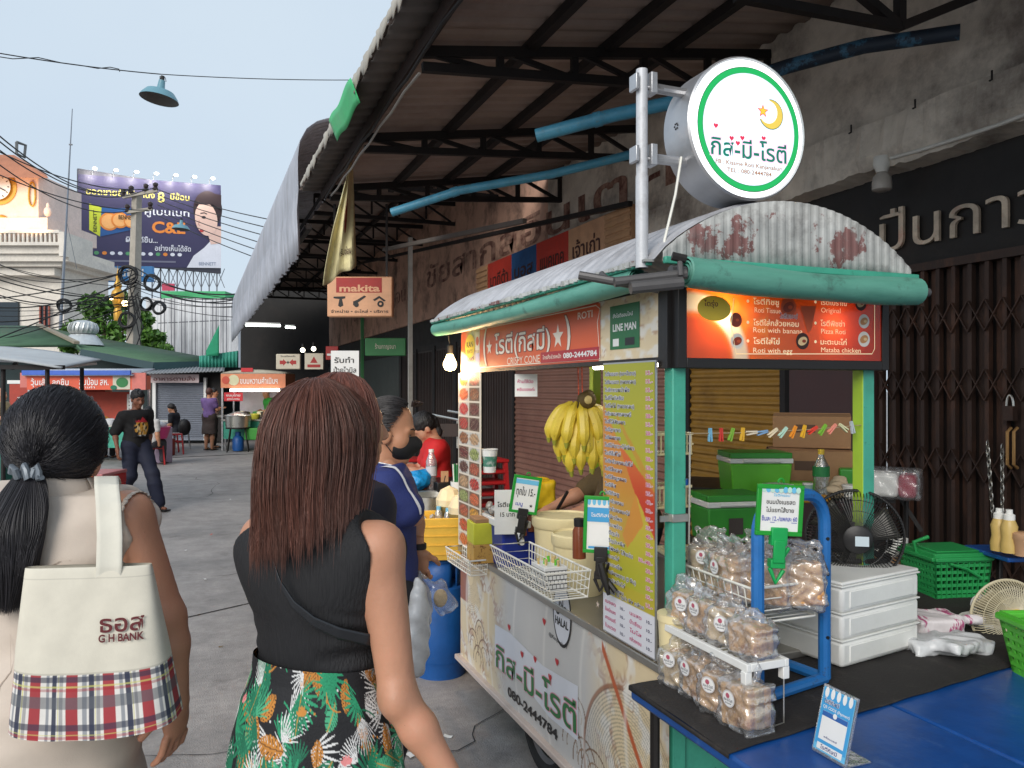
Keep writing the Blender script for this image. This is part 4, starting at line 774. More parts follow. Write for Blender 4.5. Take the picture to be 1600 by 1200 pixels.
A.line([(xx(1146),fz(466,1146)),(xx(1142),fz(510,1142)),(xx(1150),fz(553,1150)),(xx(1362),fz(553,1362)),(xx(1366),fz(545,1366)),(xx(1366),fz(470,1366))],.0025,crt)
A.build('sign_lettering',cart,O=(x0,1.9495,z0),U=(1,0,0),**CK)
def plight(name,par,loc,e,c,r=.02):
    l=bpy.data.lights.new(name,'POINT'); l.energy=e; l.color=c; l.shadow_soft_size=r; o=bpy.data.objects.new(name,l); col.objects.link(o); o.parent=par; o.location=XF[root(par).name].inverted()@V(loc); return o
plight('sign_lamp',cart,(1.46,1.992,1.83),1.0,(1,.75,.42)); plight('sign_lamp',cart,(1.9,1.992,1.8),.3,(1,.78,.5))
# side banner
def ban_p(u,v):
    c=marble(u,v,31,.8); s=fbm(u*1.2,v*1.5,77); c=mixc(c,S(206,204,200),sstep(.1,.5,np.exp(-((u-1.05)/.45)**2)*.9)); r=np.hypot(u-1.72,v-.12); c=mixc(c,S(150,92,60),.8*sstep(.008,.0,np.abs(r-.3)-.004)*(u<1.7)); ln=(np.sin(r*520)>.35)&(r<.3)&(u>1.3); c[ln]=c[ln]*.62
    r2=np.hypot(u-.15,v-.45); ln=(np.sin(r2*600)>.4)&(r2<.2)&(r2>.05); c[ln]=c[ln]*.66
    for cx,cy,rr in((.28,.06,.07),(.36,.1,.08),(.2,.12,.07),(.3,.2,.06),(1.32,.08,.08),(1.42,.05,.09),(1.5,.03,.1),(1.36,.2,.07)):
        q=np.hypot(u-cx,(v-cy)); c[(np.abs(q-rr)<.0035)&(v>cy-.02)]=S(130,100,76); c[(np.abs(q-rr*.55)<.003)&(v>cy-.02)]=S(150,120,92)
    c=mixc(c,S(190,94,52),sstep(.012,0,np.abs(v-.46+ (u-1.6)*1.2)-.012)*(u>1.55)*(u<1.95)); c=mixc(c,S(150,84,60),sstep(.0,.03,.13-u)*(v>.3)*.9)
    fl=np.exp(-(np.mod(u*3.1+.2*np.sin(v*5),1)-.5)**2*900); return mixc(c,S(240,236,228),fl*.5)
def ban_w(u,v): return np.stack([1.296-.0004*np.sin(u*19),3.945-u,.2+v],1)
m=MB(); m.bx(1.31,2.1,1.99,3.93,.2,.745,tealp); m.build('body',cart,**CK)
painted('side_banner',cart,(0,0,0),(1,0,0),(0,1,0),1.965,.56,ban_p,prt,.004,warp=ban_w,W=True)
m=MB(); m.bx(1.285,2.12,1.97,3.96,.745,.772,mat('counter_steel',S(170,166,158),.35,m=.7)); m.build('counter',cart,bevel=.004,**CK)
m=MB(); m.bx(1.27,1.315,1.97,3.97,.175,.2,mat('pale_rail',S(214,196,184),.5)); m.build('bottom_rail',cart,bevel=.004,**CK)
ggr=flat('logo_green',S(40,120,62),.4); hrt=flat('heart_red',S(196,30,40),.4); pkr=flat('logo_pink',S(226,160,176),.4); plw=flat('plate_white',S(226,228,234),.4)
A=Art(.0008); p=lambda px,py:su(px,py)
A.poly([p(775,975),p(800,990),p(850,1040),p(905,1072),p(905,1158),p(860,1120),p(820,1068),p(775,1040)],plw)
def span(t,a,b,h,mt_,**k):
    (ua,va),(ub,vb)=p(*a),p(*b); A.text(t,ua,va,h,mt_,w=math.hypot(ub-ua,vb-va),rot=math.atan2(vb-va,ub-ua),**k)
span("กิส-มี-โรตี",(777,1040),(903,1146),.105,ggr,edge=pkr,em=.025,bold=.02); span("080-2444784",(795,1085),(873,1157),.04,bk,bold=.035)
uo,vo=p(880,960); A.disc(uo,vo,.082,bk,.125,n=40); A.disc(uo,vo,.072,plw,.113,n=40); A.text("HALAL",uo,vo-.045,.03,bk,w=.115,al='C',bold=.03); A.text("\uFEDD\uFEFC\uFEA3",uo,vo+.01,.05,bk,w=.1,al='C',bold=.02); span("@Kanjanaburi",(860,992),(888,1014),.014,bk)
for q in((797,980),(852,971),(838,1030),(818,1022),(872,1034),(862,1058)): A.heart(*p(*q),.016,hrt)
for q,r in(((924,985),.03),((936,944),.014)): A.star(*p(*q),r,flat('star_pale',S(222,204,190)),k=.35)
A.build('banner_lettering',cart,O=(0,3.94,0),U=(0,-1,0),warp=lambda a,b,z:(1.296-.0015-z,3.94-a,b),**CK)
# menu panel
def men_p(u,v):
    c=mixc(S(190,172,52),S(168,168,50),v/.9)
    def ip(*P_):
        s=np.ones(len(u),bool); X=u/.32; Y=1-v/.89
        for (x0,y0),(x1,y1) in zip(P_,P_[1:]+P_[:1]): s&=((x1-x0)*(Y-y0)-(y1-y0)*(X-x0))>=0
        return s
    q=ip((0,.12),(.35,.3),(.8,.5),(.45,.66),(0,.6)); c[q]=mixc(S(204,136,60),S(190,160,56),sstep(.35,.7,1-v/.89))[q]; q=ip((.3,.28),(1,.44),(1,.62),(.72,.5)); c[q]=mixc(S(196,62,40),S(212,110,56),sstep(.52,.3,1-v/.89))[q]; q=ip((.18,.16),(.34,.2),(1,.42),(1,.47)); c[q]=mixc(c,S(206,120,60),.5+0*u)[q]
    q=ip((.66,.46),(1,.6),(1,.8),(.25,.8)); c[q]=mixc(S(200,176,60),S(178,176,52),sstep(.46,.8,1-v/.89))[q]; q=ip((.66,.46),(.8,.56),(.5,.66),(.4,.62)); c[q]=S(206,140,56); c[v<.125]=S(222,222,228); return c
PU=2.345
m=MB(); m.bx(1.276,1.281,2.02,2.348,.785,1.685,alu); m.build('menu_panel',cart,**CK)
painted('menu_print',cart,(1.275,PU,.79),(0,-1,0),(0,0,1),.32,.89,men_p,prt,.004,W=True)
A=Art(.0004); blt=flat('menu_blue',S(40,44,90),.4); mgt=flat('menu_magenta',S(196,40,110),.4)
items=["โรตีธรรมดา (นม+น้ำตาล)","โรตีธรรมดา (ทอดกรอบ)","โรตีทาเนยน้ำผึ้ง","โรตีโอวัลติน","โรตีโอโย่ (ทอดกรอบ)","โรตีแยมสตรอเบอรี่","โรตีไส้สังขยา","โรตีลูกเกด","โรตีฝอยทอง","โรตีไข่ดาว+ไข่เจียว","โรตีใส่ไข่","โรตีกล้วยหอมใส่ไข่","โรตีไส้กรอก","โรตีไส้หมูหยอง","โรตีชีส","โรตีทิชชู","โรตีกล้วยหอม","โรตีกล้วยหอม+ไข่","โรตีข้าวโพด","โรตีมะพร้าว","โรตีทูน่า","โรตีทูน่า+ชีส","โรตีพิซซ่า ไส้แน่น","มะตะบะไก่","มะตะบะเนื้อ","แกงเขียวหวาน (3 ชิ้น)","แกงมัสมั่นไก่","ครีมกล้วยหอม"]
pri=["15.-","15.-","15.-","15.-","15.-","20.-","15.-","20.-","20.-","15.-","20.-","20.-","20.-","20.-","25.-","40.-","30.-","35.-","35.-","40.-","25.-","30.-","30.-/40.-","50.-","50.-","25.-","35.-","15.-"]
for k,t in enumerate(items):
    z=.852-.0262*k; A.text(t,.012,z,.0125,blt,w=min(.2,.0095*len(t)+.01),edge=wp,em=.06,bold=.02); A.text(pri[k],.31,z,.012,mgt,w=.0085*len(pri[k])+.004,al='R',edge=wp,em=.06,bold=.02)
A.text("เพิ่มนม ไข่ ทูน่า ชีส กล้วย",.012,.133,.011,blt,w=.25,edge=wp,em=.05)
for r in range(4):
    for k,t in enumerate((("เนยสด","นมสด"),("ช็อคโกแลต","น้ำเชื่อม"),("สตรอเบอรี่","ไมโล"),("ใบเตย","กล้วยหอม"))[r]): A.text(t,.015+.16*k,.096-.027*r,.012,mgt,w=.07); A.text("10.-",.115+.16*k,.096-.027*r,.01,blt,w=.03)
A.build('menu_lettering',cart,O=(1.2745,PU,.79),U=(0,-1,0),**CK)
# food photo panel on the far post
fr=np.random.default_rng(5); pal=[S(214,150,50),S(220,110,60),S(196,60,56),S(180,50,40),S(150,90,50),S(110,40,34),S(90,40,34),S(190,150,110),S(150,160,90),S(180,80,50),S(190,50,40),S(214,100,50)]
def food_p(u,v):
    c=np.tile(np.array(S(226,214,196)),(len(u),1)); cw,ch=.155,.073
    for i in range(12):
        for j in range(2):
            a=(u-.012-j*.165)/cw; b=(v-.012-i*.0745)/(ch*.9); q=(a>0)&(a<1)&(b>0)&(b<1); base=np.array(pal[(11-i+j*3)%12]); h=fbm(u*40+i*3,v*40+j*7,i*2+j); h2=fbm(u*90,v*90,i+50)
            f=mixc(base*.45,base*1.25,sstep(-.7,.7,h)); f=mixc(f,S(240,226,190),sstep(.55,.9,h2)*.7); rr=np.hypot(a-.5,b-.5)+.08*h; f=mixc(f,mixc(S(200,196,188),S(120,100,80),np.full(len(u),float(fr.random()<.5))),sstep(.42,.5,rr)); c[q]=f[q]
    return c
painted('food_photo_panel',cart,(1.285,3.95,.78),(0,-1,0),(0,0,1),.345,.9,food_p,prt,.003,W=True,solid=.006)
# roof pole + round lit sign
wpol=mat('pole_white',S(206,208,212),.45,m=.1,stain=S(120,110,104),sa_=.5,ss=14)
rs=thing('round_sign','round white lit sign box with green ring, moon and star, on a roof pole','lit sign',(1.17,1.925,1.95))
m=MB(); m.tube([(1.17,1.925,1.94),(1.17,1.925,2.5)],.0165,wpol,14); m.tube([(1.17,1.925,1.94),(1.17,1.925,2.2)],.018,wpol,14); m.build('pole',rs,**CK)
SC=np.array([1.505,1.885,2.362]); SR=.208
for z in(2.462,2.26):
    m=MB()
    m.bx(1.19,1.21,1.905,1.945,z-.03,z+.03,alu); m.tube([(1.15,1.925,z-.01),(1.24,1.925,z-.01)],.007,alu,8); m.tube([(1.2,1.945,z),(1.38,1.945,z-.0)],.014,alu,10); m.bx(1.14,1.15,1.905,1.945,z-.025,z+.02,alu)
    m.build('bracket',rs,bevel=.002,**CK)
m=MB(); m.lathe([(0,.13),(SR*.97,.13),(SR,.125),(SR,.006),(SR*1.012,0),(SR*.985,-.006),(SR*.97,.002)],SC,alu,64,axis=(0,1,0)); m.build('drum',rs,**CK)
lit=mat('lit_acrylic',(1,1,1),.4,em=1.0,emc=(.93,.97,1),bump=0,var=.01); litg=mat('lit_green',S(30,170,90),.4,em=.45,bump=0,var=.02); lit2=mat('lit_pale',S(214,232,244),.4,em=.6,bump=0,var=.02); litk=mat('lit_teal_ink',S(10,120,100),.4,em=.35,bump=0); litp=mat('lit_pink',S(230,190,215),.4,em=.7,bump=0); lity=mat('lit_gold',S(206,180,80),.4,em=.6,bump=0); litr=mat('lit_red',S(206,50,80),.4,em=.5,bump=0); litn=mat('lit_brown',S(170,110,60),.4,em=.35,bump=0); litd=mat('lit_dark',S(70,90,80),.4,em=.2,bump=0); lito=mat('lit_orange',S(246,180,60),.4,em=.7,bump=0)
m=MB(); m.lathe([(0,0),(SR*.97,0)],SC+np.array([0,.0,0]),lit,64,axis=(0,1,0)); m.build('face',rs,**CK)
A=Art(.0004); A.disc(0.005,-.002,.183,litd,n=64); A.disc(0.005,-.002,.181,litg,n=64); A.disc(.005,-.002,.165,litd,n=64); A.disc(.005,-.002,.164,lit2,n=64)
A.moon(.082,.052,.045,litd,rot=-.5); A.moon(.082,.052,.043,lity,rot=-.5); A.star(.052,.058,.021,litr); A.star(.052,.058,.016,lito)
for q in((-.115,-.005),(-.06,-.035),(-.038,-.047),(-.022,-.03),(.055,-.022)): A.heart(q[0],q[1],.008,litr)
A.text("กิส-มี-โรตี",.003,-.088,.05,litk,w=.272,al='C',edge=litp,em=.055,bold=.03,rot=0); A.text("FB : Kissme Roti Kanjanaburi",.004,-.112,.0125,litn,w=.24,al='C'); A.text("TEL : 080-2444784",.004,-.133,.0125,litn,w=.16,al='C')
A.build('face_print',rs,O=SC-np.array([0,.0006,0]),U=(1,0,0),**CK)
m=MB(); m.tube([(1.305,1.93,2.27),(1.285,1.93,2.16),(1.235,1.91,2.02),(1.225,1.9,1.96)],.004,wire_w,6); m.build('power_cord',rs,**CK)
m=MB()
for k in range(6): m.cyl(SC+np.array([-SR-.001,.06+.008*math.cos(k),.008*math.sin(k)+.0]),SC+np.array([-SR+.004,.06+.008*math.cos(k),.008*math.sin(k)]),.003,bframe,6)
m.build('vent_holes',rs,**CK)
# wheel
def wheel(x,y,r,par,tyre=.045):
    w_=thing('cart_wheel','spoked wheel','wheel') if par is None else None
    m=MB(); m.lathe([(r-.055,-.02),(r-.04,-.035),(r-.01,-.03),(r,0),(r-.01,.03),(r-.04,.035),(r-.055,.02),(r-.055,-.02)],(x,y,r),rubber,36,axis=(1,0,0)); tw=m.build('wheel',par,**CK)
    m=MB(); m.lathe([(r-.055,-.02),(r-.075,-.01),(r-.075,.01),(r-.055,.02)],(x,y,r),gr,36,axis=(1,0,0)); m.build('rim',tw,**CK)
    m=MB(); m.cyl((x-.04,y,r),(x+.04,y,r),.035,alu)
    for k in range(28):
        t=2*pi*k/28; s=(-1)**k; m.tube([(x+s*.03,y+.03*math.cos(t+.5*s),r+.03*math.sin(t+.5*s)),(x,y+(r-.075)*math.cos(t),r+(r-.075)*math.sin(t))],.0025,stl,4)
    m.build('spokes',tw,**CK)
wheel(1.36,2.98,.225,cart); wheel(2.04,2.98,.225,cart)
# bulb on the far corner
lb=thing('hanging_bulb','glowing warm light bulb hanging at the far corner of the roti cart','bulb',PX(703,540,4.22))
bq=PX(703,568,4.22); m=MB(); m.tube([PX(700,520,4.2),PX(703,543,4.22)],.004,cab,6); m.lathe([(.012,.1),(.018,.095),(.018,.06),(.016,.05),(0,.05)],bq,blk,12); m.build('socket',lb,**CK)
m=MB(); m.lathe([(.016,.05),(.024,.03),(.036,.005),(.037,-.012),(.026,-.034),(.0,-.042)],bq,mat('glowing_bulb',(1,.8,.5),em=5,emc=(1,.74,.4),bump=0),20); m.build('bulb',lb,**CK)
plight('bulb_light',lb,bq+np.array([.03,-.1,-.05]),17,(1,.62,.3),.05); 
# small hanging notice
def hang_card(name,lab,q,w,h,texts,mt_,d=(0,-1,0),tilt=0):
    t=thing(name,lab,'notice',q); U=RT
    m=MB(); m.box(np.array(q),(w,.004,h),mt_,rz=-YAW+tilt); m.build('card',t,W=True)
    A=Art(.0005)
    for s,u,v,hh,ww,mm in texts: A.text(s,u*w,v*h,hh*h,mm,w=ww*w,bold=.02)
    c,s_=math.cos(-YAW+tilt),math.sin(-YAW+tilt); U=np.array([c,s_,0]); N=np.array([s_,-c,0]); A.build('lettering',t,O=np.array(q)-U*w/2-np.array([0,0,h/2])+N*.0025,U=U,W=True); return t
hang_card('paper_card','white card with magenta writing hung in the cart opening',PX(822,602,3.5),.1,.1,[("ห้ามใช้มือ",.12,.6,.14,.7,mgt),("หยิบของค่ะ",.1,.25,.14,.8,mgt)],whp)
ti=thing('tube_lamp','lit white tube lamp under the roti cart roof','lamp',(1.75,2.9,1.72)); m=MB(); m.tube([(1.75,2.5,1.70),(1.75,3.3,1.70)],.012,mat('cart_tube',(1,1,.97),.5,em=11,emc=(1,.93,.8),bump=0),10); m.build('tube',ti,**CK); m=MB(); m.bx(1.735,1.765,2.46,3.34,1.713,1.74,whp); m.build('fitting',ti,**CK)
m=MB(); m.tube([(1.75,2.5,1.735),(1.75,2.5,2.1)],.003,cab,5); m.tube([(1.75,3.3,1.735),(1.75,3.3,2.1)],.003,cab,5); m.build('cord',ti,**CK)
# bananas
bt=mat('banana_skin',S(206,180,56),.45,var=.16,scale=18,stain=S(70,50,24),sa_=.75,ss=26,sth=(.62,.68)); btg=mat('banana_green',S(150,150,50),.5); bst=mat('banana_stalk',S(96,76,34),.7)
bn=thing('banana_bunch','big bunch of ripe yellow bananas hanging inside the cart','bananas',PX(905,640,3.25))
H0=PX(912,632,3.25); fwd=-FW
def banana(mb,a,dirv,L,r,bend):
    a=np.array(a,float); d=np.array(dirv,float); d/=np.linalg.norm(d); o=np.array(bend,float); pts=[];rs=[]
    for t in np.linspace(0,1,12): pts.append(a+d*L*t+o*(4*t*(1-t))*L*.16); rs.append(r*(.32 if t<.04 else .5 if t<.12 else .95 if t<.25 else 1.08 if t<.8 else .8 if t<.9 else .35 if t<.97 else .2))
    mb.tube(pts,rs,bt,8); mb.tube([pts[-2],pts[-1]-np.array([0,0,.004])],[r*.5,r*.22],btg,7)
for tier in range(3):
    for k in range(7):
        m=MB(); ang=-1.5+k*.52; dx=RT*math.sin(ang)-FW*(.6*math.cos(ang)); a=H0+RT*(-.015+.02*tier)+np.array([0,0,.01-.052*tier])+dx*.04
        if tier==0: dv=dx*.5+np.array([0,0,-.9-.1*random.random()])
        else: dv=dx*(.42-.08*tier)+np.array([0,0,-1])
        banana(m,a,dv,.185+.02*random.random(),.0235,dx*.8+np.array([0,0,.15])); m.build('banana',bn,W=True)
m=MB(); m.tube([H0+np.array([0,0,.02]),H0-np.array([0,0,.14])],[.03,.02],bst,10); m.tube([H0+np.array([0,0,.04])-FW*.05+RT*.02,H0+np.array([0,0,.02])],[.024,.03],bst,10); m.ball(H0+RT*.012-FW*.055+np.array([0,0,.02]),(.04,.02,.036),bst); m.ball(H0+RT*.012-FW*.072+np.array([0,0,.02]),(.018,.01,.018),mat('cut_stalk',S(226,200,130),.7)); m.build('stalk',bn,W=True)
m=MB(); ors=flat('orange_string',S(226,96,60)); m.tube([H0+np.array([0,0,.02])-RT*.02,H0+np.array([0,0,.42])-RT*.03],.003,ors,5); m.tube([H0+np.array([0,0,.02])-RT*.005,H0+np.array([0,0,.42])-RT*.012],.003,ors,5); m.build('string',bn,W=True)
# ================================================================ THINGS ON AND AROUND THE CART
bluep=mat('blue_paint',S(38,110,178),.4,stain=S(24,80,136),sa_=.4,ss=8,stain2=(S(60,56,54),.6,26,.6,.66)); bluet=mat('blue_tabletop',S(22,78,150),.35,var=.12,stain=S(14,48,104),sa_=.7,ss=3,bump=.08,stain2=(S(110,140,180),.35,7,.56,.7)); matk=mat('black_mat',S(38,35,34),.85,bump=.4,bs=120,stain2=(S(84,78,72),.45,11,.55,.72)); grn=mat('green_plastic',S(104,196,54),.4,var=.06); grd=mat('green_lid',S(58,150,52),.4,var=.06); grc=mat('green_basket',S(40,150,80),.45); lim=mat('lime_basket',S(90,190,60),.45); card=mat('cardboard',S(160,122,86),.8,stain=S(120,88,62),sa_=.4)
clear=film('clear_film',cloud=.1,gl=.22); milky=film('milky_film',cloud=.5,gl=.25); bagf=film('bread_film',cloud=.17,gl=.4)
TZ=.75
def table(name,lab,x0,x1,y0,y1,mt_,leg=bframe,z=TZ,th=.035):
    t=thing(name,lab,'table',((x0+x1)/2,(y0+y1)/2,0)); m=MB(); m.bx(x0,x1,y0,y1,z-th,z,mt_); m.build('tabletop',t,W=True,bevel=.008)
    for x in(x0+.05,x1-.05):
        for y in(y0+.05,y1-.05): m=MB(); m.tube([(x,y,.0),(x,y,z-th)],.014,leg,8); m.build('leg',t,W=True)
    return t
table('folding_table','blue plastic table left under the bread rack, carrying the payment card stand',1.15,1.735,.9,1.955,bluet); table('folding_table','blue plastic table right of the seam, in the near right corner',1.742,3.1,.8,1.955,bluet); table('folding_table','table wholly under the black mat beside the rusty folding gate',2.14,3.3,1.962,2.75,bluet)
m=MB(); z=TZ+.004
def matf(u,v):
    x=1.148+u*(3.3-1.148); y0=1.505+.13*(x-1.148); y=y0+v*((1.957 if x<2.14 else 2.75)-y0); return (x,y,z+.0015*math.sin(x*31+y*17))
m.sheet(matf,60,24,matk); m.add([(1.1475,1.505,z),(1.1475,1.957,z),(1.1475,1.957,z-.012),(1.1475,1.505,z-.012)],[(0,1,2,3)],matk); one(m,'table_mat','black cloth mat spread over the blue tables','mat',loc=(2,1.8,z),solid=-.002)
# blue frame with price card
fr_=thing('blue_stand','upright blue painted tube frame standing on the black mat behind the bread','stand',(1.53,1.72,z))
a,b=np.array([1.385,1.695,z+.02]),np.array([1.667,1.752,z+.02]); dd=(b-a)/np.linalg.norm(b-a); hgt=.53
m=MB(); pts=[a+np.array([0,0,0])]+[a+np.array([0,0,hgt-.09])]+[a+dd*.09*(1-math.cos(t))+np.array([0,0,hgt-.09+.09*math.sin(t)]) for t in np.linspace(.2,pi/2,6)]+[b-dd*.09*(1-math.cos(t))+np.array([0,0,hgt-.09+.09*math.sin(t)]) for t in np.linspace(pi/2,.2,6)]+[b+np.array([0,0,hgt-.09]),b]
m.tube(pts,.0175,bluep,10); m.build('arch',fr_,W=True)
m=MB(); m.tube([a-dd*.0,b],.016,bluep,10); m.tube([a,a+np.array([-.03,.2,0])],.016,bluep,8); m.tube([b,b+np.array([-.03,.2,0])],.016,bluep,8); m.build('base',fr_,W=True)
m=MB(); 
for zz in(.12,.3,.4): m.cyl(b+np.array([-.004,-.019,zz]),b+np.array([-.004,-.012,zz]),.005,bframe,8)
m.build('hole',fr_,W=True)
def framecard(lab,q,w,h,art,fm,clipm,rz=0,tilt=0,clip=True,lean=0.):
    t=thing('price_card',lab,'price card',q,-YAW+rz); t.rotation_euler=(lean,tilt,-YAW+rz)
    m=MB(); b=.012; 
    for x0,x1,z0,z1 in((-w/2,w/2,-h/2,-h/2+b),(-w/2,w/2,h/2-b,h/2),(-w/2,-w/2+b,-h/2+b,h/2-b),(w/2-b,w/2,-h/2+b,h/2-b)): m.bx(x0,x1,-.005,.005,z0,z1,fm)
    m.tube([(.008*math.cos(s),0,h/2+.004+.012*math.sin(s)) for s in np.linspace(0,pi,8)],.003,fm,6); m.build('frame',t,bevel=.004)
    m=MB(); m.bx(-w/2+b,w/2-b,-.002,.002,-h/2+b,h/2-b,whp); m.build('sheet',t); A=Art(.0005); art(A,w,h); A.build('lettering',t,O=(0,-.0025,0))
    if clip:
        m=MB(); m.bx(-.022,.022,-.012,.01,-h/2-.025,-h/2+.022,clipm); m.bx(-.016,.016,-.016,-.008,-h/2-.07,-h/2-.01,clipm); m.bx(-.02,.02,-.012,.014,-h/2-.085,-h/2-.062,clipm); m.tube([(.03,-.004,-h/2-.03),(.012,.01,-h/2-.075)],.006,clipm,6); m.tube([(-.018,0,-h/2-.085),(0,0,-h/2-.125),(.02,0,-h/2-.09)],.007,clipm,6); m.build('clip',t,bevel=.003)
    return t
inkb=flat('ink_blue',S(40,60,170)); cyp=flat('card_cyan',S(110,190,226))
def c1(A,w,h):
    for k in range(9): A.disc(-w*.36+k*w*.09,h*.4,w*.05,cyp if k%2 else flat('card_mint',S(190,226,210)),h*.06)
    A.text("โรตีกรอบ",-w*.15,h*.27,h*.05,cyp,w=w*.35); A.text("ขนมปังเนยสด",-w*.3,h*.12,h*.085,bk,w=w*.62); A.text("ไม่แยกไส้ขาย",-w*.3,-.04*h,h*.085,bk,w=w*.6); A.text("ชิ้นละ 12.-/แพคละ 60",-w*.38,-.21*h,h*.09,inkb,w=w*.76); A.rect(-w*.2,-h*.245,-w*.1,-h*.235,inkb); A.rect(w*.26,-h*.245,w*.38,-h*.235,inkb)
framecard('green framed price card with prices 12 and 60 clipped on the blue stand',PX(1218,797,2.08),.128,.135,c1,mat('card_green',S(30,150,46),.35,var=.04),mat('clip_green',S(20,160,80),.4),rz=.1,tilt=.06)
# bread in bags
toast=mat('toast',S(234,184,122),.7,var=.3,scale=40,bump=.6,bs=90,stain=S(150,84,38),sa_=.75,ss=16,sth=(.5,.62)); crumb=mat('crumb',S(226,196,146),.8,var=.2,scale=60,bump=.5)
def bread_bag(i,lab,loc,rz,w=.10,h=.115,d=.05,sz=1,sticker=True,grp=None,flatten=False):
    t=thing('bread_bag',lab,'bag of bread',loc,rz,grp); r=np.random.default_rng(100+i)
    for k in range(3):
        o=d*(-.28+.28*k); yv=r.uniform(-.006,.006); pr_=[('b',(yv,o,h*.42),(w*.36,d*.09,h*.3),rotm(r.uniform(-.1,.1),r.uniform(-.2,.2),r.uniform(-.08,.08)),.008,.004)]
        v,f=sdf(pr_,.0042,noise=lambda x,y,z:.0022*np.sin(x*210+i)*np.sin(z*190+k)*np.sin(y*160)); np_mesh('bread',v,f,toast if (i+k)%4 else crumb,t)
    prb=[('b',(0,0,h*.42),(w*.40,d*.40,h*.34),None,.014,.02),('b',(r.uniform(-.012,.012),r.uniform(-.01,.01),h*.97),(w*.36,.003,h*.2),rotm(r.uniform(-.6,.6),r.uniform(-.15,.15),r.uniform(-.3,.3)),.003,.025)]
    ph=r.uniform(0,6.28,6)
    nz=lambda x,y,z:.0055*np.sin(x*95+z*60+ph[0]+2*np.sin(z*80+ph[1]))*np.sin(z*75-x*40+ph[2])+.002*np.sin(x*260+ph[3])*np.sin(z*230+y*200+ph[4])
    v,f=sdf(prb,.0055,noise=nz); np_mesh('bag',v,f,bagf,t)
    if sticker:
        A=Art(.0005); q=.021; A.disc(0,0,q,wp,n=24); A.ring(0,0,q*.9,q*.95,flat('stk_grey',S(170,160,170)),24); A.disc(-q*.1,q*.35,q*.3,flat('stk_rose',S(180,90,110))); A.text("กิส-มี-โรตี",0,-q*.3,q*.3,flat('stk_ink',S(70,70,90)),w=q*1.4,al='C'); A.text("080-2444784",0,-q*.6,q*.16,flat('stk_ink',S(70,70,90)),w=q,al='C')
        A.build('sticker',t,O=(r.uniform(-.01,.01),-d*.40-.0205,h*.62+r.uniform(-.01,.01)))
    return t
FACE=math.atan2(-1,0)
FL=-pi/2+.15           # bags face the street side (-x)
low=[(1.285,1.90),(1.285,1.80),(1.28,1.70),(1.275,1.605)]; lowl=['farthest','second farthest','second nearest','nearest']
for k,(x,y) in enumerate(low): bread_bag(k,'clear bag of toast on the mat under the white shelf, %s of four'%lowl[k],(x,y,z),FL+[.2,-.12,.16,-.05][k],w=[.1,.096,.104,.108][k],h=[.125,.132,.126,.14][k],d=.085,grp='bread bags on the mat')
for k,(y,) in enumerate(((1.91,),(1.82,),(1.73,),(1.635,))): bread_bag(10+k,'clear bag of toast lying on the white wire shelf, %s of four'%lowl[k],(1.318,y,.922),FL+[.15,-.1,.22,-.16][k]+.05,w=[.1,.105,.096,.11][k],h=[.115,.108,.112,.098][k],d=.074,sticker=k<3,grp='bread bags on the white shelf')
for k,(x,y,s) in enumerate(((1.46,1.99,1),(1.44,1.88,1),(1.50,1.80,1),(1.575,1.755,0),(1.56,1.9,0))): bread_bag(20+k,('toast bag in the upper wire basket, '+['farthest left','with the sticker nearest the blue post','leaning at the middle','at the right end','at the back'][k]),(x,y,.985),FL+[.25,-.2,.5,.8,.1][k],w=.145,h=.165,d=.09,sticker=s>0 and k<2,grp='bread bags in the upper basket')
sh=thing('bread_shelf','white plastic shelf with thin wire legs between the bags of toast','shelf',(1.32,1.76,z))
m=MB(); m.bx(1.255,1.268,1.575,1.95,.902,.922,whp); m.bx(1.372,1.385,1.575,1.95,.902,.922,whp); m.bx(1.268,1.372,1.575,1.587,.902,.922,whp); m.bx(1.268,1.372,1.938,1.95,.902,.922,whp)
for k in range(14): m.bx(1.268,1.372,1.6+.025*k,1.606+.025*k,.908,.914,whp)
for x in(1.262,1.378): m.bx(x-.01,x+.01,1.577,1.597,.87,.902,whp)
m.build('shelf_board',sh,W=True,bevel=.002)
for y in(1.587,1.94): m=MB(); m.tube([(1.262,y,.88),(1.262,y,z+.003),(1.3,y+.01,z+.003),(1.34,y-.008,z+.003),(1.378,y,z+.003),(1.378,y,.88)],.0022,stl,6); m.build('leg',sh,W=True)
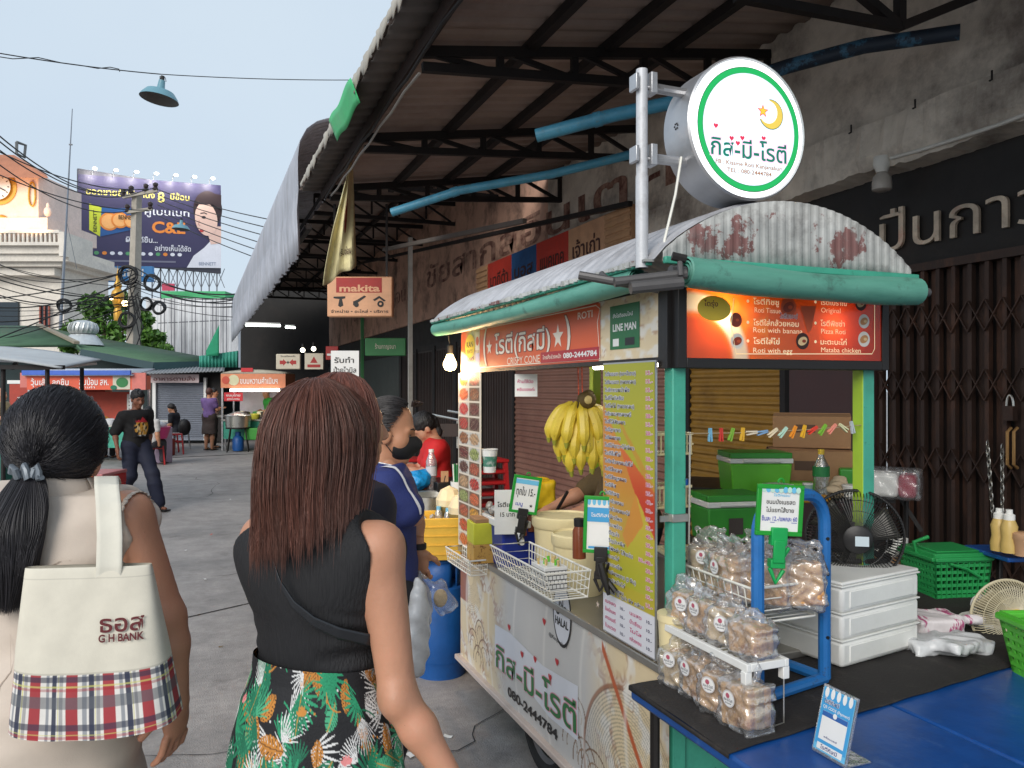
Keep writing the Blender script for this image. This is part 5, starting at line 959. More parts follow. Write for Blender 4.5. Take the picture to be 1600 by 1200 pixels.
def basket(name,lab,cat,x0,x1,y0,y1,z0,z1,mt_,r=.0026,step=.028,flare=.02,rz=0,c=None,low=None):
    t=thing(name,lab,cat,((x0+x1)/2,(y0+y1)/2,z0)); top=lambda x,y:z1 if low is None else (z1 if abs(x-x1)<1e-6 else z1)
    m=MB(); X0,X1,Y0,Y1=x0-flare,x1+flare*.2,y0-flare*.4,y1+flare*.4
    m.tube([(X0,Y0,z1),(X1,Y0,z1),(X1,Y1,z1),(X0,Y1,z1),(X0,Y0,z1)],r*1.6,mt_,6); m.tube([(x0,y0,z0),(x1,y0,z0),(x1,y1,z0),(x0,y1,z0),(x0,y0,z0)],r*1.3,mt_,6); m.build('rim',t,W=True)
    m=MB(); n=int((y1-y0)/step)
    for k in range(n+1): f=k/n; m.tube([(X0,Y0+(Y1-Y0)*f,z1),(x0,y0+(y1-y0)*f,z0),(x1,y0+(y1-y0)*f,z0),(X1,Y0+(Y1-Y0)*f,z1)],r*.8,mt_,5)
    for f in(.33,.66): a=lambda p,q:p+(q-p)*f; m.tube([(a(x0,X0),a(y0,Y0),z0+(z1-z0)*f),(a(x1,X1),a(y0,Y0),z0+(z1-z0)*f),(a(x1,X1),a(y1,Y1),z0+(z1-z0)*f),(a(x0,X0),a(y1,Y1),z0+(z1-z0)*f),(a(x0,X0),a(y0,Y0),z0+(z1-z0)*f)],r*.8,mt_,5)
    m.build('wires',t,W=True); return t
basket('wire_basket','white wire basket heaped with bagged toast beside the blue stand','basket',1.41,1.615,1.735,2.02,.962,1.06,wire_w)
basket('wire_basket','empty looking white wire basket hooked on the cart rim, with wooden sticks','basket',1.14,1.275,2.46,2.98,.87,.965,wire_w,flare=.03)
basket('wire_basket','small white wire basket with wrapped packets at the far cart corner','basket',1.2,1.28,3.5,3.86,.72,.79,wire_w,flare=.01)
# drawers
dr=thing('drawer_box','white three tier plastic drawer box carrying the black fan','drawers',(1.97,2.0,z),R(9))
for k in range(3):
    m=MB(); z0=.004+.082*k; m.bx(-.195,.195,-.15,.15,z0,z0+.078,whp); d_=m.build('drawer',dr,bevel=.012)
    m=MB(); m.bx(-.16,.16,-.153,-.149,z0+.014,z0+.064,whp); m.build('front_panel',d_,bevel=.006)
    m=MB(); m.bx(-.198,.198,-.152,.152,z0+.0775,z0+.083,whp); m.build('rim',dr,bevel=.002)
m=MB(); m.bx(-.195,.195,-.15,.15,.251,.262,whp); m.build('top',dr,bevel=.008)
# black fan
def fan(name,lab,q,rad,cm,hubm,stand,yaw,base_z,nw,bl,blm,dep=.1,tiltx=0.0):
    t=thing(name,lab,'fan',(q[0],q[1],base_z)); ax=np.array([math.sin(yaw),math.cos(yaw),0]); u=np.array([math.cos(yaw),-math.sin(yaw),0]); up=np.array([0,0,1.]); q=np.array(q)
    m=MB()
    for s in(-1,1):
        for k in range(nw):
            th=2*pi*k/nw; d=u*math.cos(th)+up*math.sin(th); m.tube([q+d*rad*.26+ax*s*dep*.5,q+d*rad*.6+ax*s*dep*.48,q+d*rad*.88+ax*s*dep*.33,q+d*rad+ax*s*.004],.0016,cm,4,caps=False)
        for rr,dd_ in((.6,.48),(.82,.38)): m.tube([q+(u*math.cos(a_)+up*math.sin(a_))*rad*rr+ax*s*dep*dd_ for a_ in np.linspace(0,2*pi,33)],.0014,cm,4,caps=False)
    m.tube([q+(u*math.cos(a_)+up*math.sin(a_))*rad for a_ in np.linspace(0,2*pi,41)],.005,cm,6,caps=False); m.build('cage',t,W=True)
    m=MB(); m.lathe([(0,-.006),(rad*.26,-.004),(rad*.3,.01),(rad*.26,.014),(0,.014)],q-ax*dep*.5,hubm,24,axis=tuple(-ax)); m.build('badge',t,W=True)
    for k in range(bl):
        m=MB(); th=2*pi*k/bl+.4; d=u*math.cos(th)+up*math.sin(th); e=-u*math.sin(th)+up*math.cos(th)
        m.sheet(lambda a,b:q+d*rad*(.12+.74*a)+e*rad*(.5*(b-.5)*(.5+.9*a))+ax*(.03*(b-.5)),6,6,blm); m.build('blade',t,W=True,solid=.002)
    m=MB(); m.cyl(q+ax*dep*.1,q+ax*(dep*.5+.1),rad*.3,stand); m.build('motor',t,W=True)
    m=MB(); zb=base_z+.012; m.tube([q+ax*.08,np.array([q[0],q[1],base_z+.02])+ax*.08],.018,stand,8); m.tube([q-u*rad*.55+ax*.08-up*(q[2]-zb),q-u*rad*.8+ax*.05-up*.02],.009,stand,6) ; m.tube([q+u*rad*.55+ax*.08-up*(q[2]-zb),q+u*rad*.8+ax*.05-up*.02],.009,stand,6)
    m.tube([np.array([q[0],q[1],zb])+ax*.08+(u*math.cos(a_)*rad*.8+ax*math.sin(a_)*.09) for a_ in np.linspace(0,2*pi,21)],.009,stand,6,caps=False); m.build('stand',t,W=True); return t
bfan=mat('fan_black',S(30,29,29),.45); fq=PX(1335,838,2.62)
fan('table_fan','black caged fan standing on the white drawers',fq,.153,bfan,bfan,bfan,.62,1.016,90,3,mat('fan_blade',S(70,68,60),.3))
A=Art(); A.rect(0,0,.042,.032,mat('pale_label',S(200,214,220),.5)); A.build('label',[o for o in bpy.data.objects if o.get('label','').startswith('black caged')][0],O=fq-np.array([math.sin(.62),math.cos(.62),0])*.062+np.array([-.012,0,-.02]),U=(math.cos(.62),-math.sin(.62),0),W=True)
ylh=mat('yellow_hub',S(226,190,60),.4); q2=PX(1572,962,2.75)
fan('table_fan','cream caged fan with yellow hub, cut by the right edge',q2,.125,mat('fan_cream',S(206,196,166),.4),ylh,whp,.35,z,80,3,mat('fan_blade_clear',S(180,170,140),.3),dep=.09)
# payment card stand
qs=thing('card_stand','clear acrylic stand with a blue payment card on the blue table','card stand',(1.352,1.402,TZ))
def qw(a,b,zz): return np.array([1.345+.25*b-zz,1.4535-a,TZ+.006+b*.97])
m=MB(); m.add([qw(0,0,.0),qw(.104,0,0),qw(.104,.15,0),qw(0,.15,0),qw(0,0,.004)+np.array([.008,0,0]),qw(.104,0,.004)+np.array([.008,0,0]),qw(.104,.15,.004)+np.array([.008,0,0]),qw(0,.15,.004)+np.array([.008,0,0])],[(0,1,2,3),(4,5,6,7),(0,1,5,4),(1,2,6,5),(2,3,7,6),(3,0,4,7)],film('acrylic',tint=(.92,.95,1),cloud=.25,gl=.5)); m.bx(1.345,1.42,1.35,1.453,TZ+.002,TZ+.005,film('acrylic')); m.build('holder',qs,W=True)
A=Art(.0005); A.rect(.004,.004,.1,.146,cyp); A.rect(.006,.018,.098,.144,flat('card_blue',S(70,160,214)))
for k in range(5): A.disc(.016+.018*k,.136,.006,wp,.012)
A.text("โรตีกิสมี",.012,.112,.009,flat('card_navy',S(30,50,120)),w=.045,edge=wp); A.text("QR CODE (Payment)",.012,.1,.007,wp,w=.08); A.rect(.014,.03,.09,.094,wp); A.rect(.014,.083,.09,.094,flat('card_navy2',S(50,100,170))); A.disc(.052,.092,.006,wp); A.text("พร้อมเพย์",.03,.037,.004,flat('card_navy',0),w=.04); A.rect(.014,.008,.09,.022,wp); A.text("โรตีกิสมี",.026,.011,.008,flat('card_navy',0),w=.05)
A.build('card',qs,warp=lambda a,b,zz:qw(a,b,zz+.001),W=True)
# plastic bag pile, boxes, baskets on the mat at the right
bagw=mat('white_poly',S(206,208,210),.3,var=.1,scale=20,bump=.5,bs=25)
def blob(name,lab,cat,q,prims,res,mt_,amp=.004,fq_=60,group=None):
    ph=rng.uniform(0,6,5); v,f=sdf(prims,res,noise=lambda x,y,z_:amp*(np.sin(x*fq_+ph[0]+2*np.sin(y*fq_*.7+ph[1]))*np.sin(z_*fq_*1.2+ph[2])+.5*np.sin((x+y)*fq_*2.1+ph[3])*np.sin(z_*fq_*2+ph[4]))); return tag(np_mesh(name,v+np.array(q)*1.,f,mt_,None,loc=q),lab,cat,group)
q=onz(1495,1022,z); blob('poly_bag','flat stack of white plastic carrier bags on the black mat','plastic bags',q,[('b',(0,.05,.018),(.12,.06,.012),rotm(0,0,-.3),.008,.02),('b',(.02,-.01,.03),(.1,.035,.008),rotm(0,.1,.2),.008,.02)],.006,bagw,.005)
q=onz(1470,990,z); blob('poly_bag','pack of plastic bags with magenta stripes behind the white carrier bags','plastic bags',q,[('b',(0,.03,.03),(.07,.05,.02),rotm(.1,0,-.35),.01,.02),('c',(.05,-.02,.045),(.14,-.04,.045),.016,.018,.02)],.006,mat('striped_poly',S(226,220,222),.35,stain=S(176,30,110),sa_=.9,ss=9,sth=(.56,.6),stretch=(4,1,1)),.004)
q=onz(1430,985,z); m=MB(); m.box(q+np.array([0,.06,.045]),(.05,.06,.09),whp,rz=.2); m.box(q+np.array([0,.06,.092]),(.054,.064,.006),whp,rz=.2); one(m,'plastic_box','small white plastic box beside the drawers','box',loc=q,bevel=.004)
def crate(name,lab,q,w,d,h,mt_,rz,cat='basket',tp=1.12,handle=False,lid=True):
    t=thing(name,lab,cat,q,rz); m=MB(); b=[(-w/2,-d/2),(w/2,-d/2),(w/2,d/2),(-w/2,d/2)]; th=.004; n=10
    for i in range(4):      # perforated side walls: bars leave the holes open
        a,c=np.array(b[i]),np.array(b[(i+1)%4])
        for k in range(n+1):
            f=k/n; p=a*(1-f)+c*f; m.bar((p[0],p[1],0),(p[0]*tp,p[1]*tp,h),.012,.004,mt_)
        for k in range(7):
            s=1+(tp-1)*k/6; m.bar((*(a*s),h*k/6),(*(c*s),h*k/6),.005,.013 if k not in(0,6) else .03,mt_)
    m.bx(-w/2,w/2,-d/2,d/2,0,.004,mt_); m.build('basket_body',t)
    m=MB(); s=tp
    for i in range(4): a,c=np.array(b[i])*s*1.03,np.array(b[(i+1)%4])*s*1.03; m.bar((*a,h),(*c,h),.022,.016,mt_)
    m.build('rim',t,bevel=.003)
    if lid: m=MB(); m.bx(-w/2*s,w/2*s,-d/2*s,d/2*s,h+.01,h+.022,mt_); m.bx(-w/2*s*.8,w/2*s*.8,-d/2*s*.8,d/2*s*.8,h+.022,h+.028,mt_); m.build('lid',t,bevel=.004)
    if handle: m=MB(); m.tube([(-w*.3,-d/2*s-.012,h*.9),(0,-d/2*s-.02,h*.78),(w*.3,-d/2*s-.012,h*.55)],.006,mt_,6); m.tube([(-w/2*s,0,h),(-w/2*s-.015,0,h+.05),(-w/2*s+.05,0,h+.07)],.008,mt_,6); m.build('handle',t)
    return t
crate('shopping_basket','green lidded basket with square holes on the mat by the gate',onz(1500,938,z)+np.array([.06,.12,0]),.22,.2,.16,grc,-.25,handle=True)
crate('shopping_basket','bright lime basket cut by the right edge on the blue table',PX(1700,1095,2.2)*[1,1,0]+np.array([.02,.05,TZ+.002]),.2,.22,.16,lim,-.35,tp=1.25,lid=False)
q=onz(1430,915,z)+np.array([.05,.12,0]); m=MB(); m.box(q+np.array([0,0,.055]),(.22,.17,.11),card,rz=-.2); m.box(q+np.array([-.02,0,.118]),(.16,.12,.014),whp,rz=-.1); one(m,'cardboard_box','low cardboard box under the cream mug near the gate','box',loc=q,bevel=.003)
mug=thing('mug','cream mug with handle on the cardboard box by the gate','mug',q+np.array([-.01,0,.125])); m=MB(); m.lathe([(.032,0),(.036,.004),(.038,.055),(.036,.055),(.034,.008),(0,.008)],(0,0,0),whp,20); m.build('cup',mug); m=MB(); m.tube([(-.036,0,.045),(-.058,0,.04),(-.058,0,.015),(-.035,0,.012)],.005,whp,6); m.build('handle',mug)
m=MB(); q=PX(1580,862,3.15); m.box(q+np.array([.08,0,-.01]),(.34,.26,.018),bluet,rz=-.3); m.box(q+np.array([.0,.05,-.14]),(.02,.02,.25),bframe); m.box(q+np.array([.14,-.05,-.14]),(.02,.02,.25),bframe); one(m,'low_table','small blue tray table with sauce bottles at the right edge','table',loc=q,bevel=.004)
sauce=mat('mustard_sauce',S(206,176,104),.4); 
for i,(px,lab) in enumerate(((1561,'left cream squeeze bottle on the blue tray'),(1577,'right cream squeeze bottle on the blue tray, in front'))):
    qb=PX(px,860+3*i,3.08-.05*i); t=thing('squeeze_bottle',lab,'bottle',qb,0,'squeeze bottles on the blue tray'); m=MB(); m.lathe([(0,0),(.03,.0),(.032,.03),(.026,.06),(.03,.1),(.02,.125),(.018,.128),(0,.128)],(0,0,.0),sauce,16); m.build('body',t); m=MB(); m.lathe([(.02,.125),(.02,.145),(.012,.15),(.012,.165),(0,.165)],(0,0,0),whp,14); m.build('cap',t)
m=MB(); qb=PX(1598,868,3.0); m.lathe([(0,0),(.03,0),(.035,.06),(.038,.065),(.038,.085),(.03,.09),(0,.09)],qb,mat('sauce_tub',S(190,150,116),.5),16); one(m,'sauce_tub','small tub with white rim at the right picture edge','tub',loc=qb)
# back table with coolers and boxes
BZ=1.06; q0=PX(1090,770,4.45); q1=PX(1425,760,4.1)
bt_=thing('stock_table','black table behind the cart stacked with boxes and coolers','table',((q0[0]+q1[0])/2,(q0[1]+q1[1])/2,0)); cx,cy=(q0[0]+q1[0])/2,(q0[1]+q1[1])/2; ang=math.atan2(q1[1]-q0[1],q1[0]-q0[0])
m=MB(); m.box((cx,cy+.15,BZ-.02),(np.linalg.norm(q1[:2]-q0[:2]),.55,.04),bframe,rz=ang); m.build('tabletop',bt_,W=True)
for s in(-.48,.48):
    for e in(-.05,.35): m=MB(); c=np.array([cx+math.cos(ang)*s,cy+math.sin(ang)*s+e,0]); m.tube([c,c+np.array([0,0,BZ-.04])],.014,bframe,8); m.build('leg',bt_,W=True)
m=MB(); m.bar(PX(1395,760,4.1),PX(1440,830,4.05),.02,.02,bframe); m.build('brace',bt_,W=True)
def at(px,D): p=PX(px,600,D); return np.array([p[0],p[1],BZ])
def cooler(lab,q,w,d,h,rz,bm,lm,grp=None):
    t=thing('cooler_box',lab,'cooler',q,rz,grp); m=MB(); v=[(-w/2*.92,-d/2*.92,0),(w/2*.92,-d/2*.92,0),(w/2*.92,d/2*.92,0),(-w/2*.92,d/2*.92,0),(-w/2,-d/2,h*.74),(w/2,-d/2,h*.74),(w/2,d/2,h*.74),(-w/2,d/2,h*.74)]
    m.add(v,[(3,2,1,0),(4,5,6,7),(0,1,5,4),(1,2,6,5),(2,3,7,6),(3,0,4,7)],bm); m.build('body',t,bevel=.008); m=MB(); m.bx(-w/2-.004,w/2+.004,-d/2-.004,d/2+.004,h*.74,h*.86,whp); m.build('rim',t,bevel=.004)
    m=MB(); m.bx(-w/2,w/2,-d/2,d/2,h*.86,h,lm); 
    for k in range(5): m.bx(-w/2-.003,w/2+.003,-d/2+.01+.0*k,-d/2+.02,h*.87,h*.99,lm)
    m.build('lid',t,bevel=.006); m=MB(); m.tube([(-w*.3,-d/2-.01,h*.8),(w*.3,-d/2-.01,h*.8)],.008,whp,8); m.build('handle',t); return t
cooler('lime green cooler box with white rim on the stock table',at(1178,4.15),.32,.24,.21,ang+.35,grn,grd)
m=MB(); q=PX(1135,842,3.7); 
c2=cooler('dark green cooler box below the stock table edge',q,.28,.22,.22,ang+.5,grd,grd)
m=MB(); m.box(q-np.array([0,0,.2+q[2]/2-.2+.001]),(.34,.3,q[2]),mat('dark_wood',S(46,38,34),.8),rz=.2); one(m,'low_stand','dark wooden stand that carries the dark green cooler','stand',loc=(q[0],q[1],0),bevel=.004)
A=Art(); A.rect(-.04,0,.03,.075,mat('dark_sticker',S(70,60,56),.6)); A.build('sticker',c2,O=(0,-.1105,.04))
def cbox(lab,q,w,d,h,rz,mt_=card,grp='cardboard boxes on the stock table'):
    t=thing('cardboard_box',lab,'box',q,rz,grp); m=MB(); m.bx(-w/2,w/2,-d/2,d/2,0,h,mt_); m.build('box_body',t,bevel=.003); m=MB(); m.box((0,-d*.3,h+.006),(w,d*.4,.004),mt_,rot=rotm(.12,0,0)); m.box((0,d*.3,h+.006),(w,d*.4,.004),mt_,rot=rotm(-.2,0,0)); m.build('flap',t); m=MB(); m.bx(-w*.2,w*.05,-d/2-.002,-d/2,h*.5,h*.75,flat('carton_print',S(90,64,46))); m.build('print',t); return t
cbox('large cardboard carton at the back of the stock table, lower',at(1262,4.35),.42,.25,.2,ang+.1); cbox('cardboard carton stacked on the larger carton',at(1268,4.4)+np.array([0,0,.215]),.4,.24,.17,ang-.05)
m=MB(); q=at(1240,4.1); m.box(q+np.array([0,0,.03]),(.2,.12,.05),grn,rz=ang); one(m,'green_tray','shallow lime green tray beside the cooler','tray',loc=q,bevel=.01)
btl=thing('water_bottle','clear soda bottle with green label on the stock table','bottle',at(1283,3.95)); m=MB(); m.lathe([(0,0),(.036,.0),(.04,.02),(.034,.06),(.04,.1),(.038,.15),(.014,.2),(.014,.225),(0,.225)],(0,0,0),film('pet',tint=(.85,.95,.9),cloud=.15,gl=.5),18); m.build('bottle_body',btl); m=MB(); m.lathe([(.041,.1),(.041,.15)],(0,0,0),mat('label_green',S(40,130,70),.5),18); m.build('label_band',btl); m=MB(); m.lathe([(.016,.21),(.016,.235),(0,.235)],(0,0,0),ylh,12); m.build('cap',btl)
for i,(px,D,w,h,mt_,lab) in enumerate(((1215,3.9,.15,.06,whp,'white plastic tub on the stock table behind the price card'),(1330,3.9,.09,.055,whp,'small white tub next to the lime post'),(1262,3.85,.05,.07,mat('mint_cup',S(150,190,170),.5),'pale mint cup beside the soda bottle'))):
    q=at(px,D); t=thing('plastic_tub',lab,'tub',q,ang); m=MB(); m.lathe([(0,0),(w*.4,0),(w*.48,h),(0,h)],(0,0,0),mt_,4 if i==0 else 16); m.build('tub_body',t); m=MB(); m.lathe([(0,h),(w*.5,h),(w*.5,h+.008),(0,h+.01)],(0,0,0),whp,4 if i==0 else 16); m.build('lid',t)
blob('towel','crumpled yellow cloth on the edge of the stock table','cloth',at(1272,3.75),[('e',(0,0,.015),(.1,.05,.015),None,.02)],.006,mat('yellow_cloth',S(196,140,50),.9),.006)
blob('paper_wrap','crumpled white paper and tan wrapping on the stock table','paper',at(1308,3.95),[('e',(0,0,.03),(.07,.05,.03),None,.02),('e',(.04,.03,.05),(.05,.04,.04),None,.02)],.006,mat('wrap',S(200,180,150),.8),.008)
t=thing('tissue_pack','clear pack of white tissues with crimson end at the table end','tissue pack',at(1398,3.95),ang-.2); m=MB(); m.bx(-.13,.02,-.08,.08,0,.12,whp); m.bx(.02,.1,-.08,.08,0,.115,mat('crimson_pack',S(150,30,60),.5)); m.build('tissues',t,bevel=.02); v,f=sdf([('b',(-.01,0,.065),(.115,.075,.06),None,.015,.02)],.008,noise=lambda x,y,z_:.004*np.sin(x*90)*np.sin(z_*80+y*60)); np_mesh('wrapper',v,f,clear,t)
m=MB(); q=at(1330,4.15); m.box(q+np.array([0,0,.06]),(.12,.1,.12),grd,rz=ang); one(m,'green_tub','green plastic tub behind the lime post','tub',loc=q,bevel=.01)
# washing line with pegs
p0,p1=np.array([1.35,1.99,PX(1047,678,2.32)[2]]),np.array([2.05,1.985,PX(1343,664,2.6)[2]])
ln=lambda t:p0*(1-t)+p1*t-np.array([0,0,.008*4*t*(1-t)])
m=MB(); m.tube([ln(t) for t in np.linspace(0,1,20)],.0016,flat('string_tan',S(170,150,120)),5); one(m,'peg_line','thin string with clothes pegs tied between two cart posts','string',loc=p0)
pc=[S(120,180,210),S(206,60,50),S(130,180,60),S(230,180,50),S(226,214,190),S(130,170,206),S(240,224,190),S(190,226,206),S(240,150,40),S(236,180,40),S(230,70,50),S(130,190,60),S(240,150,130),S(226,226,180),S(190,200,206)]
pn=['sky blue','dark red','leaf green, leftmost of the greens','yellow, leftmost','cream, leaning flat','pale blue, leaning flat','ivory, tilted','mint','orange','golden yellow','vermilion','lime green, tilted, near the lime post','salmon pink','pale yellow','silver grey']
for k in range(15):
    t_=.14+.795*k/14; q=ln(t_); an=[0,.0,.35,.12,1.5,1.4,1.0,.8,.5,.3,1.1,.7,.85,-1.0,-.25][k]; t=thing('clothes_peg',pn[k]+' clothes peg clipped on the string','clothes peg',q,0,'clothes pegs on the string'); t.rotation_euler=(0,an,0); t.scale=(.72,.72,.72); mt_=flat('peg_%d'%k if 0 else 'peg '+pn[k].split(',')[0],pc[k],.4)
    for s in(-1,1): m=MB(); m.add([(s*.0015,-.005,.012),(s*.006,-.005,.012),(s*.0065,-.005,.024),(s*.004,-.005,.028),(s*.009,-.005,-.036),(s*.004,-.005,-.036),(s*.0005,-.005,-.004)],[(0,1,2,3)],mt_); m=MB(); m.prism([(s*.0008,-.005,.022),(s*.006,-.005,.022),(s*.0095,-.005,-.034),(s*.005,-.005,-.036),(s*.001,-.005,-.004)],(0,1,0),.01,mt_); m.build('prong',t)
    m=MB(); m.tube([(-.006,0,.002),(.006,0,.002)],.003,stl,6); m.build('spring',t)
# dish racks on the near post
def rack(lab,q,w,h):
    t=thing('dish_rack',lab,'rack',q,0,'cream racks on the teal post'); m=MB(); m.bx(-.06,w,-.002,.1,0,.008,crp); m.build('tray',t,bevel=.003); m=MB()
    for k in range(9): x=-.055+(w+.05)*k/8; m.bx(x-.002,x+.002,-.002,.002,.008,h,crp); m.bx(x-.002,x+.002,.098,.102,.008,h,crp)
    m.bx(-.06,w,-.004,.004,h,h+.008,crp); m.bx(-.06,w,.096,.104,h,h+.008,crp); m.bx(w-.004,w+.004,0,.1,h*.5,h*.5+.006,crp); m.bx(w-.004,w+.004,0,.1,h,h+.008,crp); m.build('grid',t,bevel=.001); return t
rack('cream plastic dish rack on the teal post, the upper one',PX(1050,712,2.42),.075,.062); rack('cream plastic dish rack on the teal post, the lower one with a blue lidded jar',PX(1048,795,2.42),.075,.062)
m=MB(); m.tube([PX(1078,675,2.44),PX(1076,900,2.44)],.003,wire_w,6); one(m,'rack_pole','thin white wire pole hung beside the dish racks','pole',loc=PX(1076,900,2.44))
jr=thing('lidded_jar','pale jar with bright blue lid in the lower dish rack','jar',PX(1060,793,2.46)); m=MB(); m.lathe([(0,0),(.028,0),(.03,.06),(.028,.064),(0,.064)],(0,0,.008),mat('jar_body',S(206,180,150),.4),16); m.build('jar_body',jr); m=MB(); m.lathe([(.031,.064),(.031,.082),(0,.084)],(0,0,.008),mat('lid_blue',S(40,110,200),.4),16); m.build('lid',jr)
t=thing('post_clamp','steel clamp band around the teal cart post','clamp',(1.33,2.0,1.2)); q=PX(1047,812,2.3); m=MB(); m.bx(1.303,1.358,1.972,2.028,q[2]-.012,q[2]+.012,stl); m.build('band',t,W=True,bevel=.002); m=MB(); m.bx(1.27,1.304,1.985,1.99,q[2]-.01,q[2]+.008,stl); m.build('tab',t,W=True)
m=MB(); q=PX(1098,853,2.75); m.box(q-np.array([0,0,.02]),(.3,.2,.012),crp,rz=-.25); m.box(q+np.array([-.02,0,-.011]),(.24,.14,.01),crp,rz=-.25); one(m,'tub_lid','large cream tub lid lying inside the cart counter','lid',loc=q,bevel=.006)
for (px,py,D,r_,h_,lab) in((1055,900,2.3,.05,.16,'cream tub standing behind the teal cart post'),(1130,860,2.5,.12,.1,'wide cream basin behind the bagged bread')):
    q=PX(px,py,D); q[2]=.775; t=thing('cream_tub',lab,'tub',q); m=MB(); m.lathe([(0,0),(r_*.85,0),(r_,h_),(0,h_)],(0,0,0),crp,24); m.build('tub_body',t); m=MB(); m.lathe([(r_*1.05,h_-.01),(r_*1.05,h_+.01),(0,h_+.012)],(0,0,0),crp,24); m.build('lid',t)
# on the cart counter, street side
ck=thing('ice_cooler','blue cooler with white rim full of wrapped packets and sauce bottles','cooler',(1.405,3.5,RIM+.002),-.05)
m=MB(); w_,d_,h_=.21,.36,.2; v=[(-w_/2*.9,-d_/2*.9,0),(w_/2*.9,-d_/2*.9,0),(w_/2*.9,d_/2*.9,0),(-w_/2*.9,d_/2*.9,0),(-w_/2,-d_/2,h_),(w_/2,-d_/2,h_),(w_/2,d_/2,h_),(-w_/2,d_/2,h_)]; m.add(v,[(3,2,1,0),(0,1,5,4),(1,2,6,5),(2,3,7,6),(3,0,4,7),(4,5,6,7)],mat('cooler_blue',S(34,54,150),.4)); m.build('body',ck,bevel=.01)
m=MB(); 
for a in((-w_/2-.01,-w_/2+.012,-d_/2-.01,d_/2+.01),(w_/2-.012,w_/2+.01,-d_/2-.01,d_/2+.01),(-w_/2+.012,w_/2-.012,-d_/2-.01,-d_/2+.012),(-w_/2+.012,w_/2-.012,d_/2-.012,d_/2+.01)): m.bx(*a,h_-.012,h_+.022,whp)
m.build('rim',ck,bevel=.004); m=MB(); m.ball((-.03,-d_/2-.012,h_),(.02,.012,.02),whp); m.tube([(-.03,-d_/2-.015,h_),(-.06,-d_/2-.14,h_-.05)],.012,whp,8); m.build('handle',ck)
pkm=mat('foil_packet',S(190,186,178),.35,m=.2,var=.4,scale=60,stain=S(60,56,54),sa_=.8,ss=40)
for k in range(26):
    q=np.array([1.4+rng.uniform(-.085,.085),3.57+rng.uniform(-.09,.08),RIM+h_+.012+rng.uniform(0,.05)]); m=MB(); m.ball((0,0,0),(.018,.024,.012),pkm,8,rot=rotm(*rng.uniform(-1,1,3))); one(m,'foil_packet','crinkled wrapped packet heaped in the blue cooler','packet',group='wrapped packets in the blue cooler').location=q
def sbottle(lab,q,body,cap,h=.1,r=.02,grp=None,sc_=1):
    t=thing('sauce_bottle',lab,'bottle',q,0,grp); m=MB(); m.lathe([(0,0),(r,0),(r,h*.7),(r*.7,h*.82),(r*.7,h*.86),(0,h*.86)],(0,0,0),body,16); m.build('body',t); m=MB(); m.lathe([(r*.8,h*.82),(r*.82,h),(r*.7,h*1.02),(0,h*1.02)],(0,0,0),cap,16); m.build('cap',t); return t
so=mat('sauce_orange',S(206,110,60),.35); sg=mat('sauce_green',S(150,180,110),.35); cola=mat('sauce_brown',S(130,66,36),.3)
for k,(px,py,b,l) in enumerate(((795,835,so,'orange sauce bottle with black cap in the blue cooler, left'),(803,838,sg,'green sauce bottle with black cap in the blue cooler'),(818,836,so,'orange sauce bottle with black cap in the blue cooler, right'),(812,828,cola,'dark sauce bottle at the back of the blue cooler'),(830,830,cola,'short dark jar at the corner of the blue cooler'))): sbottle(l,PX(px,py,3.62+.03*(k==3)),b,blk,.09,.019,'sauce bottles in the blue cooler')
sbottle('brown sauce squeeze bottle beside the white tubs',PX(905,872,2.82),cola,blk,.14,.024)
A=Art(); bb=bpy.data.objects[-1]
for (px,py,D,r_,h_,lab) in((880,872,0,.135,.25,'large cream tub with ridged lid on the cart counter'),(905,890,0,.11,.225,'smaller cream tub in front of the large one')):
    q=onx(px,py,1.52 if r_>.12 else 1.45); q[2]=RIM+.003; t=thing('batter_tub',lab,'tub',q); m=MB(); m.lathe([(0,0),(r_*.86,0),(r_*.97,h_*.9),(r_,h_*.9)],(0,0,0),crp,32); m.build('tub_body',t); m=MB(); m.lathe([(r_,h_*.86),(r_*1.04,h_*.9),(r_*1.04,h_+.01),(r_*.97,h_+.016),(r_*.95,h_+.008),(0,h_+.008)],(0,0,0),crp,32); m.build('lid',t)
def c2_(A,w,h):
    A.rect(-w*.4,h*.28,w*.4,h*.4,cyp); A.text("ทุกใบ 15.-",-w*.34,-.02*h,h*.2,bk,w=w*.68); A.text("เมนู",-w*.3,-h*.3,h*.1,inkb,w=w*.25); A.star(w*.25,-h*.28,h*.05,bk)
framecard('green framed handwritten price card with number 15 above the blue cooler',PX(821,773,3.45),.125,.165,c2_,MATS['card_green'],bframe,rz=.15,tilt=.16)
m=MB(); m.tube([PX(822,815,3.45),PX(812,850,3.5)],.012,bframe,8); one(m,'clip_stem','black clip stem standing in the cooler under the card','clip',loc=PX(812,850,3.5))
def c3(A,w,h):
    for k in range(6): A.disc(-w*.36+k*w*.14,h*.4,w*.05,cyp,h*.06)
    A.rect(-w*.4,h*.05,w*.4,h*.3,flat('card_blue',0)); A.text("โรตีกิสมี",-w*.3,h*.14,h*.06,wp,w=w*.55); A.rect(-w*.35,-h*.36,w*.35,h*.0,wp); A.rect(-w*.35,-h*.42,w*.35,-h*.38,flat('card_blue',0))
framecard('green framed blue payment card half hidden by the menu panel',PX(940,820,2.62),.12,.19,c3,MATS['card_green'],bframe,rz=-.15,tilt=.03)
bw=thing('pattern_box','white open box with black brick lines in the wire basket','box',(1.2,2.62,.874)); m=MB(); m.bx(-.045,.045,-.06,.06,0,.085,wp); m.build('box_body',bw,bevel=.002)
A=Art(.0005); B_=flat('grout_black',S(24,24,26))
for k in range(5): A.rect(0,.016*k+.006,.12,.016*k+.0085,B_)
